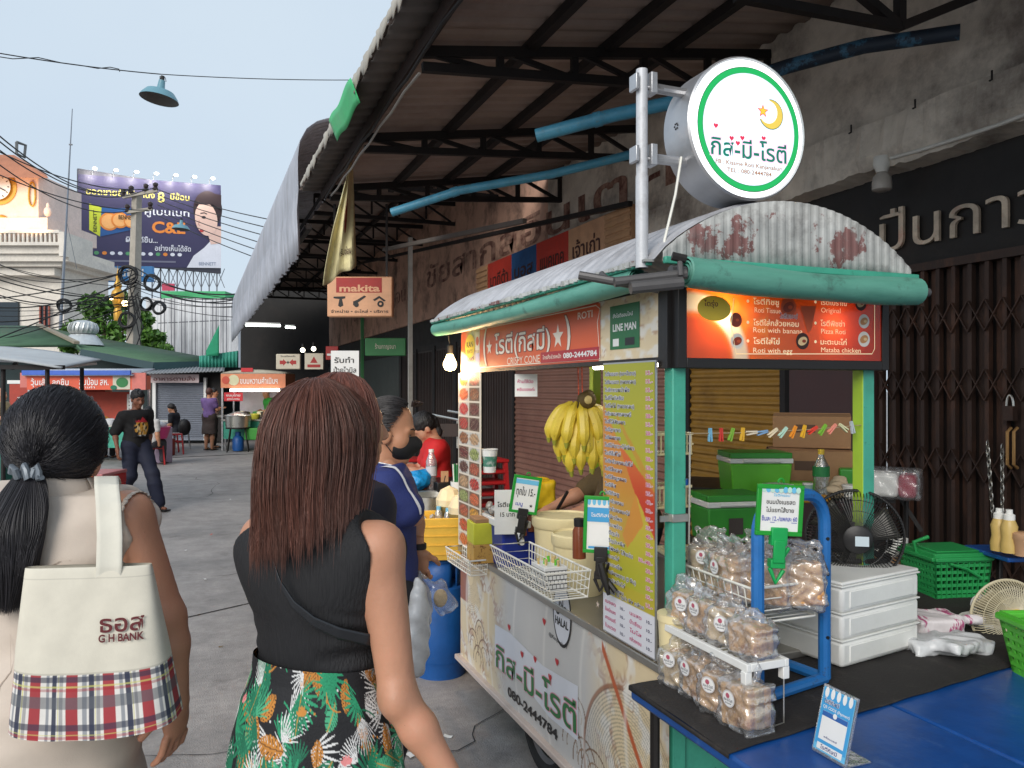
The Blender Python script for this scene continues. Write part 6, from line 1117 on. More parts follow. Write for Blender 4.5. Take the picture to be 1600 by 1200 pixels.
for k in range(4):
    for j in range(6): A.rect(.02*j+.01*(k%2),.016*k+.008,.02*j+.0025+.01*(k%2),.016*k+.023,B_)
A.build('brick_pattern',bw,O=(-.0455,.06,0),U=(0,-1,0)); A2=Art(.0005); A2.L=[(p*np.array([.75,1]),f,mt_,zz,zl) for p,f,mt_,zz,zl in A.L]; A2.build('brick_pattern',bw,O=(-.045,-.0605,0),U=(1,0,0))
stick=mat('stick_wood',S(220,190,130),.7)
for k in range(14): q=np.array([1.2+rng.uniform(-.03,.03),2.62+rng.uniform(-.045,.045),.88]); m=MB(); m.tube([(0,0,0),(rng.uniform(-.015,.015),rng.uniform(-.015,.015),.1)],.004,stick if k<9 else grn,6); one(m,'wooden_stick','thin stick standing in the brick patterned box','stick',group='sticks in the patterned box').location=q
t=thing('bulldog_clip','black plastic clip hanging below the payment card','clip',PX(935,915,2.5)); m=MB(); q=PX(938,880,2.55); m.tube([q,q+np.array([.01,-.01,-.05]),q+np.array([0.02,-.02,-.1])],[.012,.014,.006],bframe,8); m.tube([q+np.array([.01,0,-.04]),q+np.array([.04,-.03,-.09])],.01,bframe,8); m.build('arms',t,W=True); m=MB(); m.ball(q+np.array([.01,-.01,-.05]),.014,bframe,8); m.build('spring',t,W=True)
# goods behind the cooler
m=MB(); q=PX(772,825,3.75); q[2]=RIM+.003; m.box(q+np.array([0,.05,.14]),(.2,.14,.1),mat('yellow_box',S(206,206,60),.5),rz=-.1); m.box(q+np.array([0,.05,.045]),(.2,.14,.09),mat('tan_pattern',S(206,160,80),.6,stain=S(120,70,30),sa_=.9,ss=30,sth=(.56,.6)),rz=-.1); m.box(q+np.array([0,.05,.2]),(.18,.13,.02),card,rz=-.1); one(m,'grocery_boxes','yellow and patterned packing box behind the blue cooler','box',loc=q,bevel=.003)
q=PX(838,772,4.25); blob('yellow_bag','bulging yellow plastic bag behind the price card','bag',q,[('b',(0,0,0),(.06,.05,.05),None,.03,.02)],.009,mat('yellow_poly',S(226,190,40),.35,var=.2),.006,40)
cup=thing('paper_cup','white paper cup behind the food photo panel','cup',PX(765,738,3.85)); m=MB(); m.lathe([(0,0),(.03,0),(.04,.11),(.043,.112),(.04,.115),(0,.1)],(0,0,0),whp,18); m.build('cup_body',cup); m=MB(); m.lathe([(.0335,.03),(.0375,.08)],(0,0,0),mat('cup_print',S(70,130,110),.5,stain=S(220,220,215),sa_=.9,ss=40),18); m.build('print',cup)
m=MB(); 
hang_card('paper_card','plain white paper card with black Thai writing leaning behind the green card',PX(795,800,3.55),.13,.2,[("โรตีแผ่น",.1,.62,.1,.7,bk),("15 บาท",.2,.4,.1,.5,bk)],whp,tilt=.1)
# gas cylinder, yellow box, coconuts, drinks table
gb_=mat('cylinder_blue',S(28,88,158),.45,stain=S(20,60,110),sa_=.5,ss=6,bump=.2); gq=onz(693,1066,0)+np.array([0.03,.16,0])
gc=thing('gas_cylinder','worn blue gas cylinder standing behind the far end of the cart','gas cylinder',(gq[0],gq[1],0)); m=MB(); m.lathe([(0,.03),(.12,.03),(.15,.09),(.152,.2),(.155,.26),(.152,.28),(.152,.42),(.13,.49),(.06,.53),(0,.535)],(0,0,0),gb_,32); m.build('body',gc); m=MB(); m.lathe([(.135,.0),(.14,.0),(.14,.06),(.152,.09)],(0,0,0),gb_,32); m.build('foot_ring',gc)
m=MB(); 
for a0,a1 in((.3,2.4),(2.9,5.0),(5.3,6.4)): m.sheet(lambda u,v:(.115*math.cos(a0+(a1-a0)*u),.115*math.sin(a0+(a1-a0)*u),.47+.17*v),12,2,gb_)
m.lathe([(.115,.63),(.122,.64),(.115,.652),(.108,.64),(.115,.63)],(0,0,0),gb_,24); m.build('collar',gc,solid=.006); m=MB(); m.lathe([(0,.52),(.02,.52),(.02,.58),(.012,.6),(0,.6)],(0,0,0),MATS['brass'],12); m.tube([(0,0,.57),(-.05,-.04,.57)],.01,MATS['brass'],8); m.build('valve',gc)
ybx=mat('yellow_crate',S(226,180,66),.5,stain=S(190,140,50),sa_=.5); yb=thing('yellow_crate','yellow ribbed crate of drinks set on the gas cylinder','crate',(gq[0],gq[1],.66),-.25); m=MB()
for x0,x1,y0,y1 in((-.13,.13,-.15,-.138),(-.13,.13,.138,.15),(-.13,-.118,-.138,.138),(.118,.13,-.138,.138)): m.bx(x0,x1,y0,y1,0,.23,ybx)
m.bx(-.118,.118,-.138,.138,.0,.17,ybx); m.build('crate_body',yb,bevel=.004); m=MB()
for k in range(4): m.bx(-.134,.134,-.154,-.149,.03+.05*k,.036+.05*k,ybx); m.bx(-.134,-.129,-.15,.15,.03+.05*k,.036+.05*k,ybx)
m.bx(-.138,.138,-.158,.158,.222,.234,ybx) if 0 else None; m.build('ribs',yb)
pet=film('pet_clear',tint=(.93,.97,1),cloud=.2,gl=.45); bcap=mat('cap_sky',S(120,190,224),.4)
for k,(x,y,l) in enumerate(((.03,-.05,'front'),(.08,.02,'right'),(.06,.08,'rear'),(-.0,.03,'left'))): t=thing('small_bottle','small clear bottle with sky blue cap in the yellow crate, '+l,'bottle',(gq[0]+x*1.0,gq[1]+y,.83),0,'bottles in the yellow crate'); m=MB(); m.lathe([(0,0),(.022,0),(.022,.065),(.012,.085),(0,.085)],(0,0,0),pet,12); m.build('bottle_body',t); m=MB(); m.lathe([(.014,.08),(.014,.1),(0,.1)],(0,0,0),bcap,12); m.build('cap',t)
for k in range(16): m=MB(); m.box((0,0,0),(.03,.025,.022),pet,rot=rotm(*rng.uniform(-1,1,3))); one(m,'ice_cube','clear ice lump in the yellow crate','ice',group='ice in the yellow crate').location=(gq[0]+rng.uniform(-.1,.02),gq[1]+rng.uniform(-.11,.1),.84+rng.uniform(-.01,.02))
coc=mat('coconut_pale',S(230,214,176),.7,stain=S(190,160,110),sa_=.4); husk=mat('coconut_husk',S(140,120,70),.8,stain=S(90,90,40),sa_=.6)
for k,(px,py,D,l) in enumerate(((702,788,4.55,'peeled young coconut on the drinks table, left'),(722,800,4.4,'peeled young coconut with green husk base, right'))):
    t=thing('coconut',l,'coconut',PX(px,py,D)); m=MB(); m.lathe([(0,-.06),(.05,-.06),(.075,-.02),(.078,.03),(.05,.085),(.0,.11)],(0,0,0),coc,9); m.build('shell',t,smooth=20); m=MB(); m.lathe([(0,-.065),(.053,-.063),(.08,-.02),(.079,-.005)],(0,0,0),husk,9); m.build('husk',t)
dz=.93; dt0=PX(612,762,5.3); dt1=PX(745,762,5.3); c=(dt0+dt1)/2
dt=thing('drinks_table','dark low table with water bottle and blue bag beyond the cart','table',(c[0],c[1],0)); m=MB(); m.box((c[0],c[1]+.3,dz-.02),(.6,.8,.04),bframe,rz=-YAW); m.build('tabletop',dt,W=True)
for s in(-.27,.27):
    for e in(-.05,.6): m=MB(); p=np.array([c[0],c[1],0])+RT*s+FW*e; m.tube([p,p+np.array([0,0,dz-.04])],.015,bframe,8); m.build('leg',dt,W=True)
def on_d(px,D): p=PX(px,600,D); return np.array([p[0],p[1],dz])
t=thing('steel_pot','wide steel pot standing below the drinks table','pot',PX(675,815,4.95)); m=MB(); m.lathe([(0,0),(.15,0),(.155,.17),(.165,.175),(.15,.17),(.14,.01)],(0,0,0),stl,28); m.build('pot_body',t); m=MB(); m.tube([(-.16,0,.13),(-.19,0,.13),(-.19,.04,.13),(-.16,.05,.13)],.006,stl,6); m.build('handle',t)
m=MB(); q=PX(675,818,4.95); m.cyl((q[0],q[1],0),(q[0],q[1],q[2]),.13,bframe); one(m,'pot_stand','dark round stand carrying the steel pot','stand',loc=(q[0],q[1],0))
t=thing('water_bottle','clear plastic water bottle on the drinks table','bottle',on_d(674,5.25)); m=MB(); m.lathe([(0,0),(.036,0),(.038,.03),(.034,.07),(.038,.12),(.036,.19),(.018,.235),(.016,.25),(0,.25)],(0,0,0),pet,18); m.build('bottle_body',t); m=MB(); m.lathe([(.0385,.09),(.0375,.15)],(0,0,0),flat('label_pale',S(200,200,206)),18); m.build('label_band',t); m=MB(); m.lathe([(.018,.245),(.018,.265),(0,.265)],(0,0,0),whp,12); m.build('cap',t)
blob('plastic_bag','knotted bright blue plastic bag on the drinks table','bag',on_d(650,5.2),[('e',(0,0,.055),(.1,.08,.06),None,.02),('e',(.04,0,.09),(.06,.05,.05),None,.02)],.008,mat('blue_poly',S(26,140,206),.3,var=.2,scale=20,bump=.5),.009,45)
t=thing('card_box','small black box with paper on the drinks table','box',on_d(693,5.15)); m=MB(); m.bx(-.055,.055,-.05,.05,0,.06,bframe); m.build('box_body',t,bevel=.004); m=MB(); m.bx(-.02,.03,-.01,-.006,.06,.13,mat('tan_card',S(206,160,120),.7)); m.tube([(0,0,.06),(.01,0,.1)],.012,blk,6); m.build('insert',t)
t=thing('straw_holder','white holder with green straws on the drinks table','straws',on_d(716,5.0)); m=MB(); m.lathe([(0,0),(.045,0),(.05,.08),(.045,.08),(.04,.01)],(0,0,0),whp,16); m.build('holder',t)
m=MB(); gs=mat('straw_green',S(40,130,70),.4)
for k in range(12): a=2*pi*k/12; m.tube([(.025*math.cos(a),.02*math.sin(a),.01),(.034*math.cos(a),.03*math.sin(a),.19)],.0055,gs if k%3 else whp,6)
m.build('straw',t)
t=thing('tan_box','open tan food box on the drinks table','box',on_d(640,5.35)); m=MB(); m.bx(-.09,.09,-.06,.06,0,.09,mat('tan_card',0)); m.build('box_body',t,bevel=.003); m=MB(); m.bx(-.11,.0,-.065,.065,.1,.115,whp); m.build('lid',t)
m=MB(); 
redc=mat('red_plastic',S(180,34,36),.4,var=.06)
def stool(lab,q,h=.42,w=.3,grp='red plastic stools'):
    t=thing('plastic_stool',lab,'stool',q,0,grp); m=MB(); m.box((0,0,h-.015),(w*.82,w*.82,.03),redc); m.build('seat',t,bevel=.01)
    for sx in(-1,1):
        for sy in(-1,1): m=MB(); m.bar((sx*w*.38,sy*w*.38,h-.02),(sx*w*.5,sy*w*.5,0),.05,.03,redc); m.build('leg',t)
    m=MB()
    for a,b in(((-1,-1),(1,-1)),((1,-1),(1,1)),((1,1),(-1,1)),((-1,1),(-1,-1))): m.bar((a[0]*w*.42,a[1]*w*.42,h*.62),(b[0]*w*.42,b[1]*w*.42,h*.62),.03,.02,redc)
    m.build('apron',t); return t
for px,D,h,lab in((640,7.2,1.0,'tall stack of red stools in the dark behind the girl, left'),(760,6.6,1.05,'red plastic stack of chairs seen behind the food photos')):
    q=PX(px,600,D); q[2]=0; t=thing('stool_stack',lab,'stools',q); 
    for k in range(5): m=MB(); m.box((0,0,h-.05-.09*k),(.3-.008*k,.3,.03),redc); m.build('seat',t,bevel=.01)
    for sx in(-1,1):
        for sy in(-1,1): m=MB(); m.bar((sx*.12,sy*.12,h-.05),(sx*.17,sy*.17,0),.05,.03,redc); m.build('leg',t)
m=MB(); 
q=PX(720,690,7.5); m=MB(); m.tube([PX(676,648,7.5),PX(735,660,7.2)],.012,stl,6); m.tube([PX(676,648,7.5),PX(676,690,7.5)],.012,stl,6); m.tube([PX(700,642,7.6),PX(735,648,7.4)],.012,stl,6); m.tube([PX(715,655,7.5),PX(715,700,7.5)],.012,stl,6); m.box(PX(705,672,7.4),(.5,.05,.12),dwood,rz=-YAW); m.tube([PX(676,690,7.5),PX(676,690,7.5)*[1,1,0]],.012,stl,6); m.tube([PX(733,690,7.4),PX(733,690,7.4)*[1,1,0]],.012,stl,6); one(m,'metal_bench','dark bench with thin steel rail behind the seated girl','bench',loc=q*[1,1,0])
# ================================================================ PEOPLE
def J0(**kw):
    J=dict(head=(0,.012,1.49),neckt=(0,0,1.40),neckb=(0,-.015,1.325),chest=(0,0,1.185),waist=(0,.004,1.03),hip=(0,-.012,.89))
    for s,q in(('L',-1),('R',1)):
        J.update({'sh'+s:(q*.158,-.012,1.29),'el'+s:(q*.2,-.03,1.03),'wr'+s:(q*.21,.02,.8),'hj'+s:(q*.083,0,.86),'kn'+s:(q*.09,.015,.46),'an'+s:(q*.092,-.015,.085),'to'+s:(q*.1,.13,.03)})
    J.update(kw); return {k:np.array(v,float) for k,v in J.items()}
def lean(J,ang,keys=('head','neckt','neckb','chest','waist','shL','shR','elL','elR','wrL','wrR'),ax='X'):
    m=rotm(**{'r'+ax.lower():ang}); o=J['hip'].copy()
    for k in keys: J[k]=o+m@(J[k]-o)
    return J
def torso(J,g=0,f=1.0,hips=True):
    P=[('e',J['chest'],(.148*f+g,.098*f+g,.175+g),None,.05),('e',J['waist'],(.124*f+g,.09*f+g,.14+g),None,.06)]
    P+=[('c',J['shL'],J['shR'],.05+g,.05+g,.06),('c',(J['chest']+J['shL'])/2,(J['chest']+J['shR'])/2,.075+g,.075+g,.06)]
    if hips: P+=[('e',J['hip'],(.160*f+g,.114*f+g,.13+g),None,.06)]
    return P
def arm(J,s,g=0,f=1.,a=1,fa=True):
    sh,el,wr=J['sh'+s],J['el'+s],J['wr'+s]; P=[('c',sh,sh+(el-sh)*min(1,a),(.05*f+g),(.05-.012*min(1,a))*f+g,.03)]
    if fa: P+=[('c',el,el+(wr-el)*.35,.038*f+g,.037*f+g,.02),('c',el+(wr-el)*.35,wr,.037*f+g,.024*f+g,.02)]
    return P
def leg(J,s,g=0,f=1.,foot=True):
    h,k,a,t=J['hj'+s],J['kn'+s],J['an'+s],J['to'+s]; P=[('c',h,k,.086*f+g,.054*f+g,.04),('c',k,k+(a-k)*.35,.052*f+g,.053*f+g,.03),('c',k+(a-k)*.35,a,.053*f+g,.034*f+g,.03)]
    if foot: P+=[('c',a-np.array([0,0,.045]),t,.03+g,.024+g,.03)]
    return P
def hd(J,m=None,face=True):
    c=J['head']; m=np.eye(3) if m is None else m; q=lambda *p: c+m@(np.array(p))
    P=[('c',J['neckb'],q(0,-.02,-.07),.052,.047,.03),('e',q(0,-.012,.028),(.073,.09,.092),m,.03),('e',q(0,.03,-.035),(.057,.062,.082),m,.03),('e',q(0,.066,-.098),(.024,.022,.02),m,.03)]
    for s in(-1,1): P+=[('e',q(s*.046,.045,-.03),(.022,.026,.03),m,.025),('e',q(s*.074,-.008,-.02),(.009,.02,.03),m,.008),('c',q(s*.012,.077,.018),q(s*.045,.065,.016),.009,.008,.015)]
    if face:
        P+=[('c',q(0,.09,.0),q(0,.106,-.032),.008,.012,.012),('e',q(-.011,.098,-.038),(.009,.01,.008),m,.008),('e',q(.011,.098,-.038),(.009,.01,.008),m,.008),('c',q(-.018,.083,-.064),q(.018,.083,-.064),.0065,.0065,.006),('c',q(-.015,.083,-.075),q(.015,.083,-.075),.0075,.0075,.006)]
        P+=[('se',q(s*.031,.089,-.002),(.019,.014,.011),m,.012) for s in(-1,1)]
    return P
def hand(w,d,n,thumb,curl=.5,sp=1.,ln=1.):
    d=np.array(d,float);d/=np.linalg.norm(d); n=np.array(n,float); n-=d*np.dot(n,d); n/=np.linalg.norm(n); t=np.cross(d,n)*thumb; m=np.stack([t,d,n],1); w=np.array(w,float)
    P=[('c',w-d*.03,w+d*.01,.024,.025,.02),('e',w+d*.05,(.036,.05,.017),m,.02)]
    for o,l,cc in((.027,.066,.8),(.009,.074,.95),(-.009,.07,1.),(-.026,.056,1.15)):
        p=w+d*.088+t*o*1.02; dr=d+t*o*1.6*sp; dr/=np.linalg.norm(dr); a=0
        for seg,(fl,r) in enumerate(((.45,.0088),(.32,.0078),(.23,.007))):
            a+=curl*cc*(.6 if seg==0 else .8); q=p+(dr*math.cos(a)+n*math.sin(a))*l*fl*ln; P.append(('c',p,q,r,r*.9,.003)); p=q
    p=w+d*.025+t*.03; q=p+(d*.55+t*.7+n*.3)*.04; P+=[('c',w+d*.03,p,.018,.015,.01),('c',p,q,.0125,.0105,.006),('c',q,q+(d*.85+t*.3+n*.35*(1+curl))*.03,.0105,.008,.004)]
    return P
skA=mat('skin_tan',S(196,142,114),.5,var=.1,scale=14,bump=.08,bs=160,sss=.12,stain=S(176,108,88),sa_=.4,ss=7,stain2=(S(130,84,66),.5,75,.67,.7)); skB=mat('skin_warm',S(190,138,110),.5,var=.1,scale=14,bump=.08,bs=160,sss=.12,stain=S(186,118,98),sa_=.4,ss=7,stain2=(S(136,88,70),.5,75,.67,.7)); skD=mat('skin_brown',S(190,136,104),.5,var=.07,scale=14,bump=.08,bs=160,sss=.1); skF=mat('skin_dark',S(140,90,68),.5,var=.08,sss=.08)
hairK=mat('hair_black',S(34,31,32),.38,attr='Col',var=.1,bump=0,stretch=(1,1,.1)); hairC=mat('hair_cap',S(26,23,24),.5,var=.4,scale=60,bump=.8,bs=120,stretch=(1,1,.25)); hairB=mat('hair_brown_cap',S(84,52,44),.5,var=.3,scale=60,bump=.6,stretch=(1,1,.2))
def fold(a=.003,f1=30,f2=22,seed=0):
    r=np.random.default_rng(seed); p=r.uniform(0,6.28,6)
    return lambda x,y,z:(a*(np.sin(z*f1+x*f2*.6+p[0]+1.6*np.sin(x*14+y*9+p[1]))*.6+np.sin(x*f2+y*f2+z*9+p[2]+1.4*np.sin(z*12+p[3]))*.5+.35*np.sin(z*f1*2.3-x*30+p[4]+2*np.sin(y*20+p[5])))).astype(np.float32)
def eyes(t,J,m,xf=None):
    for s in(-1,1):
        c=J['head']+m@np.array([s*.031,.0705,-.003]); e=MB(); e.ball(c,(.0125,.0085,.0056),flat('eye_white',S(190,180,172),.3),12,rot=m); f=m@np.array([0,1.,0]); e.ball(c+f*.0045,(.0048,.005,.0046),flat('eye_dark',S(30,20,18),.1),10); u=m@np.array([1.,0,0]); w=m@np.array([0,0,1.]); e.tube([c-u*.015+f*.003,c+f*.008+w*.0045,c+u*.015+f*.003],[.0012,.002,.0012],MATS['eye_dark'],5); e.build('eye',t,smooth=60)
        b=MB(); q=lambda *p:J['head']+m@np.array(p); b.tube([q(s*.014,.088,.02),q(s*.03,.084,.026),q(s*.048,.07,.02)],[.002,.003,.0015],flat('brow',S(36,26,24),.8),6); b.build('eyebrow',t)
def strands(name,par,paths,r,mt_,cols):
    n,m,_=paths.shape; d=np.zeros_like(paths); d[:,1:-1]=paths[:,2:]-paths[:,:-2]; d[:,0]=paths[:,1]-paths[:,0]; d[:,-1]=paths[:,-1]-paths[:,-2]; d/=np.maximum(1e-9,np.linalg.norm(d,axis=-1,keepdims=True))
    ref=np.array([.31,.2,.93]); u=np.cross(d,np.where(np.abs(d@ref)[...,None]>.95,np.array([1.,0,0]),ref)); u/=np.maximum(1e-9,np.linalg.norm(u,axis=-1,keepdims=True)); v=np.cross(d,u); tp=np.ones(m); tp[-3:]=(.8,.5,.12); rr=(np.asarray(r)*np.ones(n))[:,None]*tp
    V_=np.stack([paths+rr[...,None]*(math.cos(a)*u+math.sin(a)*v) for a in(0,2.094,4.189)],2); b=(np.arange(n)[:,None,None]*m+np.arange(m-1)[None,:,None])*3; k=np.arange(3)[None,None,:]; k2=(k+1)%3
    F=np.stack([b+k,b+k2,b+3+k2,b+3+k],-1).reshape(-1,4); return np_mesh(name,V_.reshape(-1,3),F,mt_,par,colr=np.repeat(cols,m*3,axis=0))
def env(tab,z):
    t=np.array(tab)[::-1]; return [np.interp(z,t[:,0],t[:,i]) for i in(1,2,3)]
def dirz(d): return math.atan2(-d[0],d[1])
def fig(label,loc,yaw,J,skin,extra=(),top=None,bot=None,hair=None,res=.011,hm=None,hands=None,face=True,shoe=None,fat=1.,hres=None,legs=True,handres=.0045):
    t=thing('person',label,'person',(loc[0],loc[1],0 if len(loc)<3 else loc[2]),yaw); hm=np.eye(3) if hm is None else hm
    P=list(extra)+torso(J,-.006,fat)+sum([arm(J,s,0,fat) for s in 'LR'],[])
    if legs: P+=sum([leg(J,s,0,fat) for s in 'LR'],[])
    parts=[sdf(P+hd(J,hm,False),res)]
    if hres: parts[0]=sdf(P+[('c',J['neckb'],J['neckt'],.05,.045,.03)],res); parts.append(sdf(hd(J,hm,face),hres))
    elif face: parts[0]=sdf(P+hd(J,hm,True),res)
    for h in hands or []: parts.append(sdf(hand(*h[:4],**(h[4] if len(h)>4 else {})),handres,kdef=.004))
    v,f=join(parts); np_mesh('body',v,f,skin,t)
    if top:
        g=top.get('g',.012); P=torso(J,g,fat,hips=top.get('hem',.9)<.97); a=top.get('sl',.6)
        for s in 'LR':
            if a>0: P+=arm(J,s,g+.006*min(a,1),fat,a,a>1)
        if top.get('flare'): z=top['hem']; h=J['hip']; P+=[('c',h,(h[0],h[1],z+.14),.13*fat+g,.15*fat+g,.08),('e',(h[0]-.06,h[1],z+.12),(.16,.14,.25),None,.08),('e',(h[0]+.06,h[1],z+.12),(.16,.14,.25),None,.08)]
        P+=[('cut',(0,0,top.get('hem',.9)),(0,0,-1)),('cut',(0,0,top.get('neck',1.345)),(0,-.15,1))]
        if 'nk' in top: P+=[('se',J['neckb']+np.array([0,top.get('nky',.02),.03]),top['nk'],None,.01)]
        if a==0:
            for s,q in(('L',-1),('R',1)): P+=[('sc',J['sh'+s]+np.array([q*top.get('ah',.03),0,.06]),J['sh'+s]+np.array([q*(top.get('ah',.03)+.035),0,-.10]),.062,.05,.012)]
        v,f=sdf(P,top.get('res',res*.8),noise=top.get('noise') or fold(top.get('fold',.003),seed=len(label))); np_mesh(top.get('name','shirt'),v,f,top['mat'],t)
    if bot:
        g=bot.get('g',.014)
        if bot['type']=='skirt':
            h=J['hip']; z=bot['hem']; fl=bot.get('fl',1); P=[('e',h,(.16*fat+g,.115*fat+g,.14),None,.06),('e',(h[0],h[1],z),((.17*fl)*fat,.14*fl*fat,.8*(h[2]-z)),None,.1)]
            for s in 'LR': P+=[('c',J['hj'+s],J['kn'+s],.09*fat+g,.08*fat*fl+g,.06)]
            P+=[('cut',(0,0,z),(0,0,-1)),('cut',(0,0,bot.get('waist',1.0)),(0,0,1))]
        else:
            P=[('e',J['hip'],(.16*fat+g,.115*fat+g,.13),None,.05)]+sum([leg(J,s,g+bot.get('loose',0),fat,False) for s in 'LR'],[])
            P+=[('c',J['kn'+s],J['an'+s]+np.array([0,0,.02]),.05*fat+g+bot.get('loose',0),.045+g+bot.get('loose',0)*1.2,.03) for s in 'LR']+[('cut',(0,0,bot.get('waist',1.0)),(0,0,1))]
        v,f=sdf(P,res,noise=fold(.004,34,18,3)); np_mesh('skirt' if bot['type']=='skirt' else 'trousers',v,f,bot['mat'],t)
    if shoe:
        for s in 'LR':
            a,q=J['an'+s],J['to'+s]; m=MB(); d=(q-a)*np.array([1,1,0]); d/=np.linalg.norm(d); c=(a+q)/2; m.box((c[0],c[1],c[2]-.04),(.09,.25,.02),shoe,rz=math.atan2(d[1],d[0])-pi/2); m.tube([c+np.array([-d[1],d[0],0])*.045+np.array([0,0,-.03]),c+d*.03+np.array([0,0,.01]),c-np.array([-d[1],d[0],0])*.045+np.array([0,0,-.03])],.01,shoe,6); m.build('sandal',t,bevel=.006)
    if hair:
        c=J['head']; q=lambda *p:c+hm@np.array(p); P=[('e',q(0,-.016,.032),(.083,.098,.1),hm,.02)]
        if hair.get('long'): P+=[('c',q(0,-.06,.0),q(0,-.085,-hair['long']),.07,.05,.05)]
        if hair.get('bun'): P+=[('e',q(0,-.11,hair['bun']),(.045,.04,.045),None,.02)]
        if hair.get('tail'): P+=[('c',q(0,-.1,.0),q(0,-.1,0)+np.array([0,-.03,-.1]),.03,.028,.02),('c',q(0,-.1,0)+np.array([0,-.03,-.1]),q(0,-.1,0)+np.array([0,-.01,-.26]),.03,.012,.02)]
        P+=[('se',q(0,.085,-.04),(.078,.08,.085 if not hair.get('fringe') else .07),hm,.015)]
        P+=[('cut',q(0,0,-.09 if not(hair.get('long') or hair.get('tail')) else -.6),tuple(hm@np.array([0,0,-1.])))]
        v,f=sdf(P,res*.75,noise=lambda x,y,z:((.003 if not hair.get('fringe') else .007)*np.sin(x*110+2*np.sin(z*60))*np.sin(y*100+z*50+x*20)).astype(np.float32)); np_mesh('hair',v,f,hair.get('mat',hairC),t)
    return t
def loc2(px,D): p=PX(px,600,D); return (p[0],p[1])
def wl(t_loc,yaw,p): c,s=math.cos(-yaw),math.sin(-yaw); d=np.array(p)-np.array([t_loc[0],t_loc[1],0]); return np.array([c*d[0]-s*d[1],s*d[0]+c*d[1],d[2]])
# ---- woman with the tote bag
DA=1.72; la=loc2(88,DA); ya=-YAW-.12
J=J0(); s_=1.015
for k in J: J[k]=J[k]*np.array([1.06,1.02,s_])
J['shR']=np.array([.172,-.012,1.325]); J['shL']=np.array([-.172,-.012,1.325]); J['head']-=np.array([0,0,.05]); J['neckt']-=np.array([0,0,.03]); J['elR']=wl(la,ya,PX(258,965,1.70)); J['wrR']=wl(la,ya,PX(276,1085,1.70)); J['wrL']=np.array([-.22,.1,.85])
hmA=rotm(rz=.32); beige=mat('beige_linen',S(206,192,178),.8,var=.06,scale=20,bump=.08,bs=500)
dh=wl(la,ya,PX(272,1200,1.70))-J['wrR']
eA=J['elR']; bA=wl((0,0),ya,-FW); tA=fig('woman with black ponytail in a beige sleeveless dress carrying a checked tote bag',la,ya,J,skA,extra=[('e',eA+bA*.03,(.02,.02,.026),None,.02),('se',eA+bA*.048-np.array([0,0,.028]),(.03,.018,.005),None,.008)],top=dict(mat=beige,sl=0,hem=.45,neck=1.39,g=.02,flare=True,name='dress',fold=.0055,ah=.055,res=.007),hm=hmA,hands=[(J['wrR'],dh,(-.9,.2,0),-1,dict(curl=.5))],res=.009,face=False,fat=1.08,hres=.006)
m=MB(); nb=J['neckb']; 
def colf(u,v): a=2*pi*u; r=.064+.012*v+.016*(1-v)*(v); return (nb[0]+r*1.12*math.cos(a),nb[1]+.008+r*math.sin(a),nb[2]+.058-.045*v-.012*math.sin(a)+.004*math.sin(3*a))
m.sheet(colf,40,6,beige); m.build('collar',tA,solid=.006)
m=MB()
for k in range(60):                                   # frilled armhole edge
    a=2*pi*k/60; p=J['shR']+np.array([.002,-.002,-.03]); q=p+np.array([.016+.002*(k%2),.072*math.cos(a),.085*math.sin(a)]); b=2*pi*(k+1)/60; q2=p+np.array([.016+.002*((k+1)%2),.072*math.cos(b),.085*math.sin(b)]); m.add([q,q2,q2+np.array([.009,0,.0])*(1+.3*((k+1)%2)),q+np.array([.009,0,.0])*(1+.3*(k%2))],[(0,1,2,3)],beige)
m.build('frill',tA,solid=.002)
hc=J['head']+np.array([0,-.012,.03]); tie=np.array([-.012,-.108,-.062])
def sph(d): return d/np.linalg.norm(d,axis=-1,keepdims=True)
def hair_tied(par,c,m_,tie,n,seed,rad,col,tl,tw,r0=.0006,drop=(0,-.01,-1.)):
    r=np.random.default_rng(seed); d=sph(r.normal(size=(n*3,3))); d=d[(d[:,1]<.55+.5*d[:,2])&(d[:,2]>-.75)][:n]; n=len(d); td=sph(tie/np.array(rad)); u=np.linspace(0,1,14)[None,:,None]
    D_=sph(d[:,None]*(1-u)+td*u+.0001); w_=np.array(rad)*(1.+.02*r.normal(size=(n,1,1))*.5+.012*np.sin(np.arctan2(d[:,0],d[:,2])*31)[:,None,None]*np.sin(u*3.1)); p=D_*w_*(1-.10*u**6)
    p=p+.0022*np.sin(u*r.uniform(4,22,(n,1,1))+r.uniform(0,6,(n,1,1)))*r.normal(size=(n,1,3)); fz=r.random(n)<.09; p[fz]*=(1+.05*np.sin(u*3.1)*r.uniform(0,1,(fz.sum(),1,1))); P=c+p@m_.T
    cols=np.array(col)*r.uniform(.6,1.5,(n,1)); strands('hair',par,P,r0*r.uniform(.8,1.3,n),hairK,cols)
    k=int(n*.6); a=r.uniform(0,2*pi,k); q=np.sqrt(r.uniform(0,1,k)); u=np.linspace(0,1,16)[None,:]; L_=tl*r.uniform(.72,1.03,(k,1)); wd=tw*np.sin(np.clip(.12+u*1.0,0,1)*pi*.62)**.8*(1-.35*u**3)
    x=q[:,None]*np.cos(a)[:,None]*wd+.004*np.sin(u*7+a[:,None]*3); y=q[:,None]*np.sin(a)[:,None]*wd*.55-.045*np.sin(u*2.2)-.0*u; z=-L_*u; dr=np.stack([x+drop[0]*L_*u,y+drop[1]*u,z],-1); P=c+m_@tie+dr@m_.T
    strands('ponytail',par,P,r0*r.uniform(.8,1.2,k),hairK,np.array(col)*r.uniform(.6,1.5,(k,1)))
m=MB(); m.ball(hc,(.09,.1,.104),hairC,24,rot=hmA); m.build('hair',tA,smooth=60)
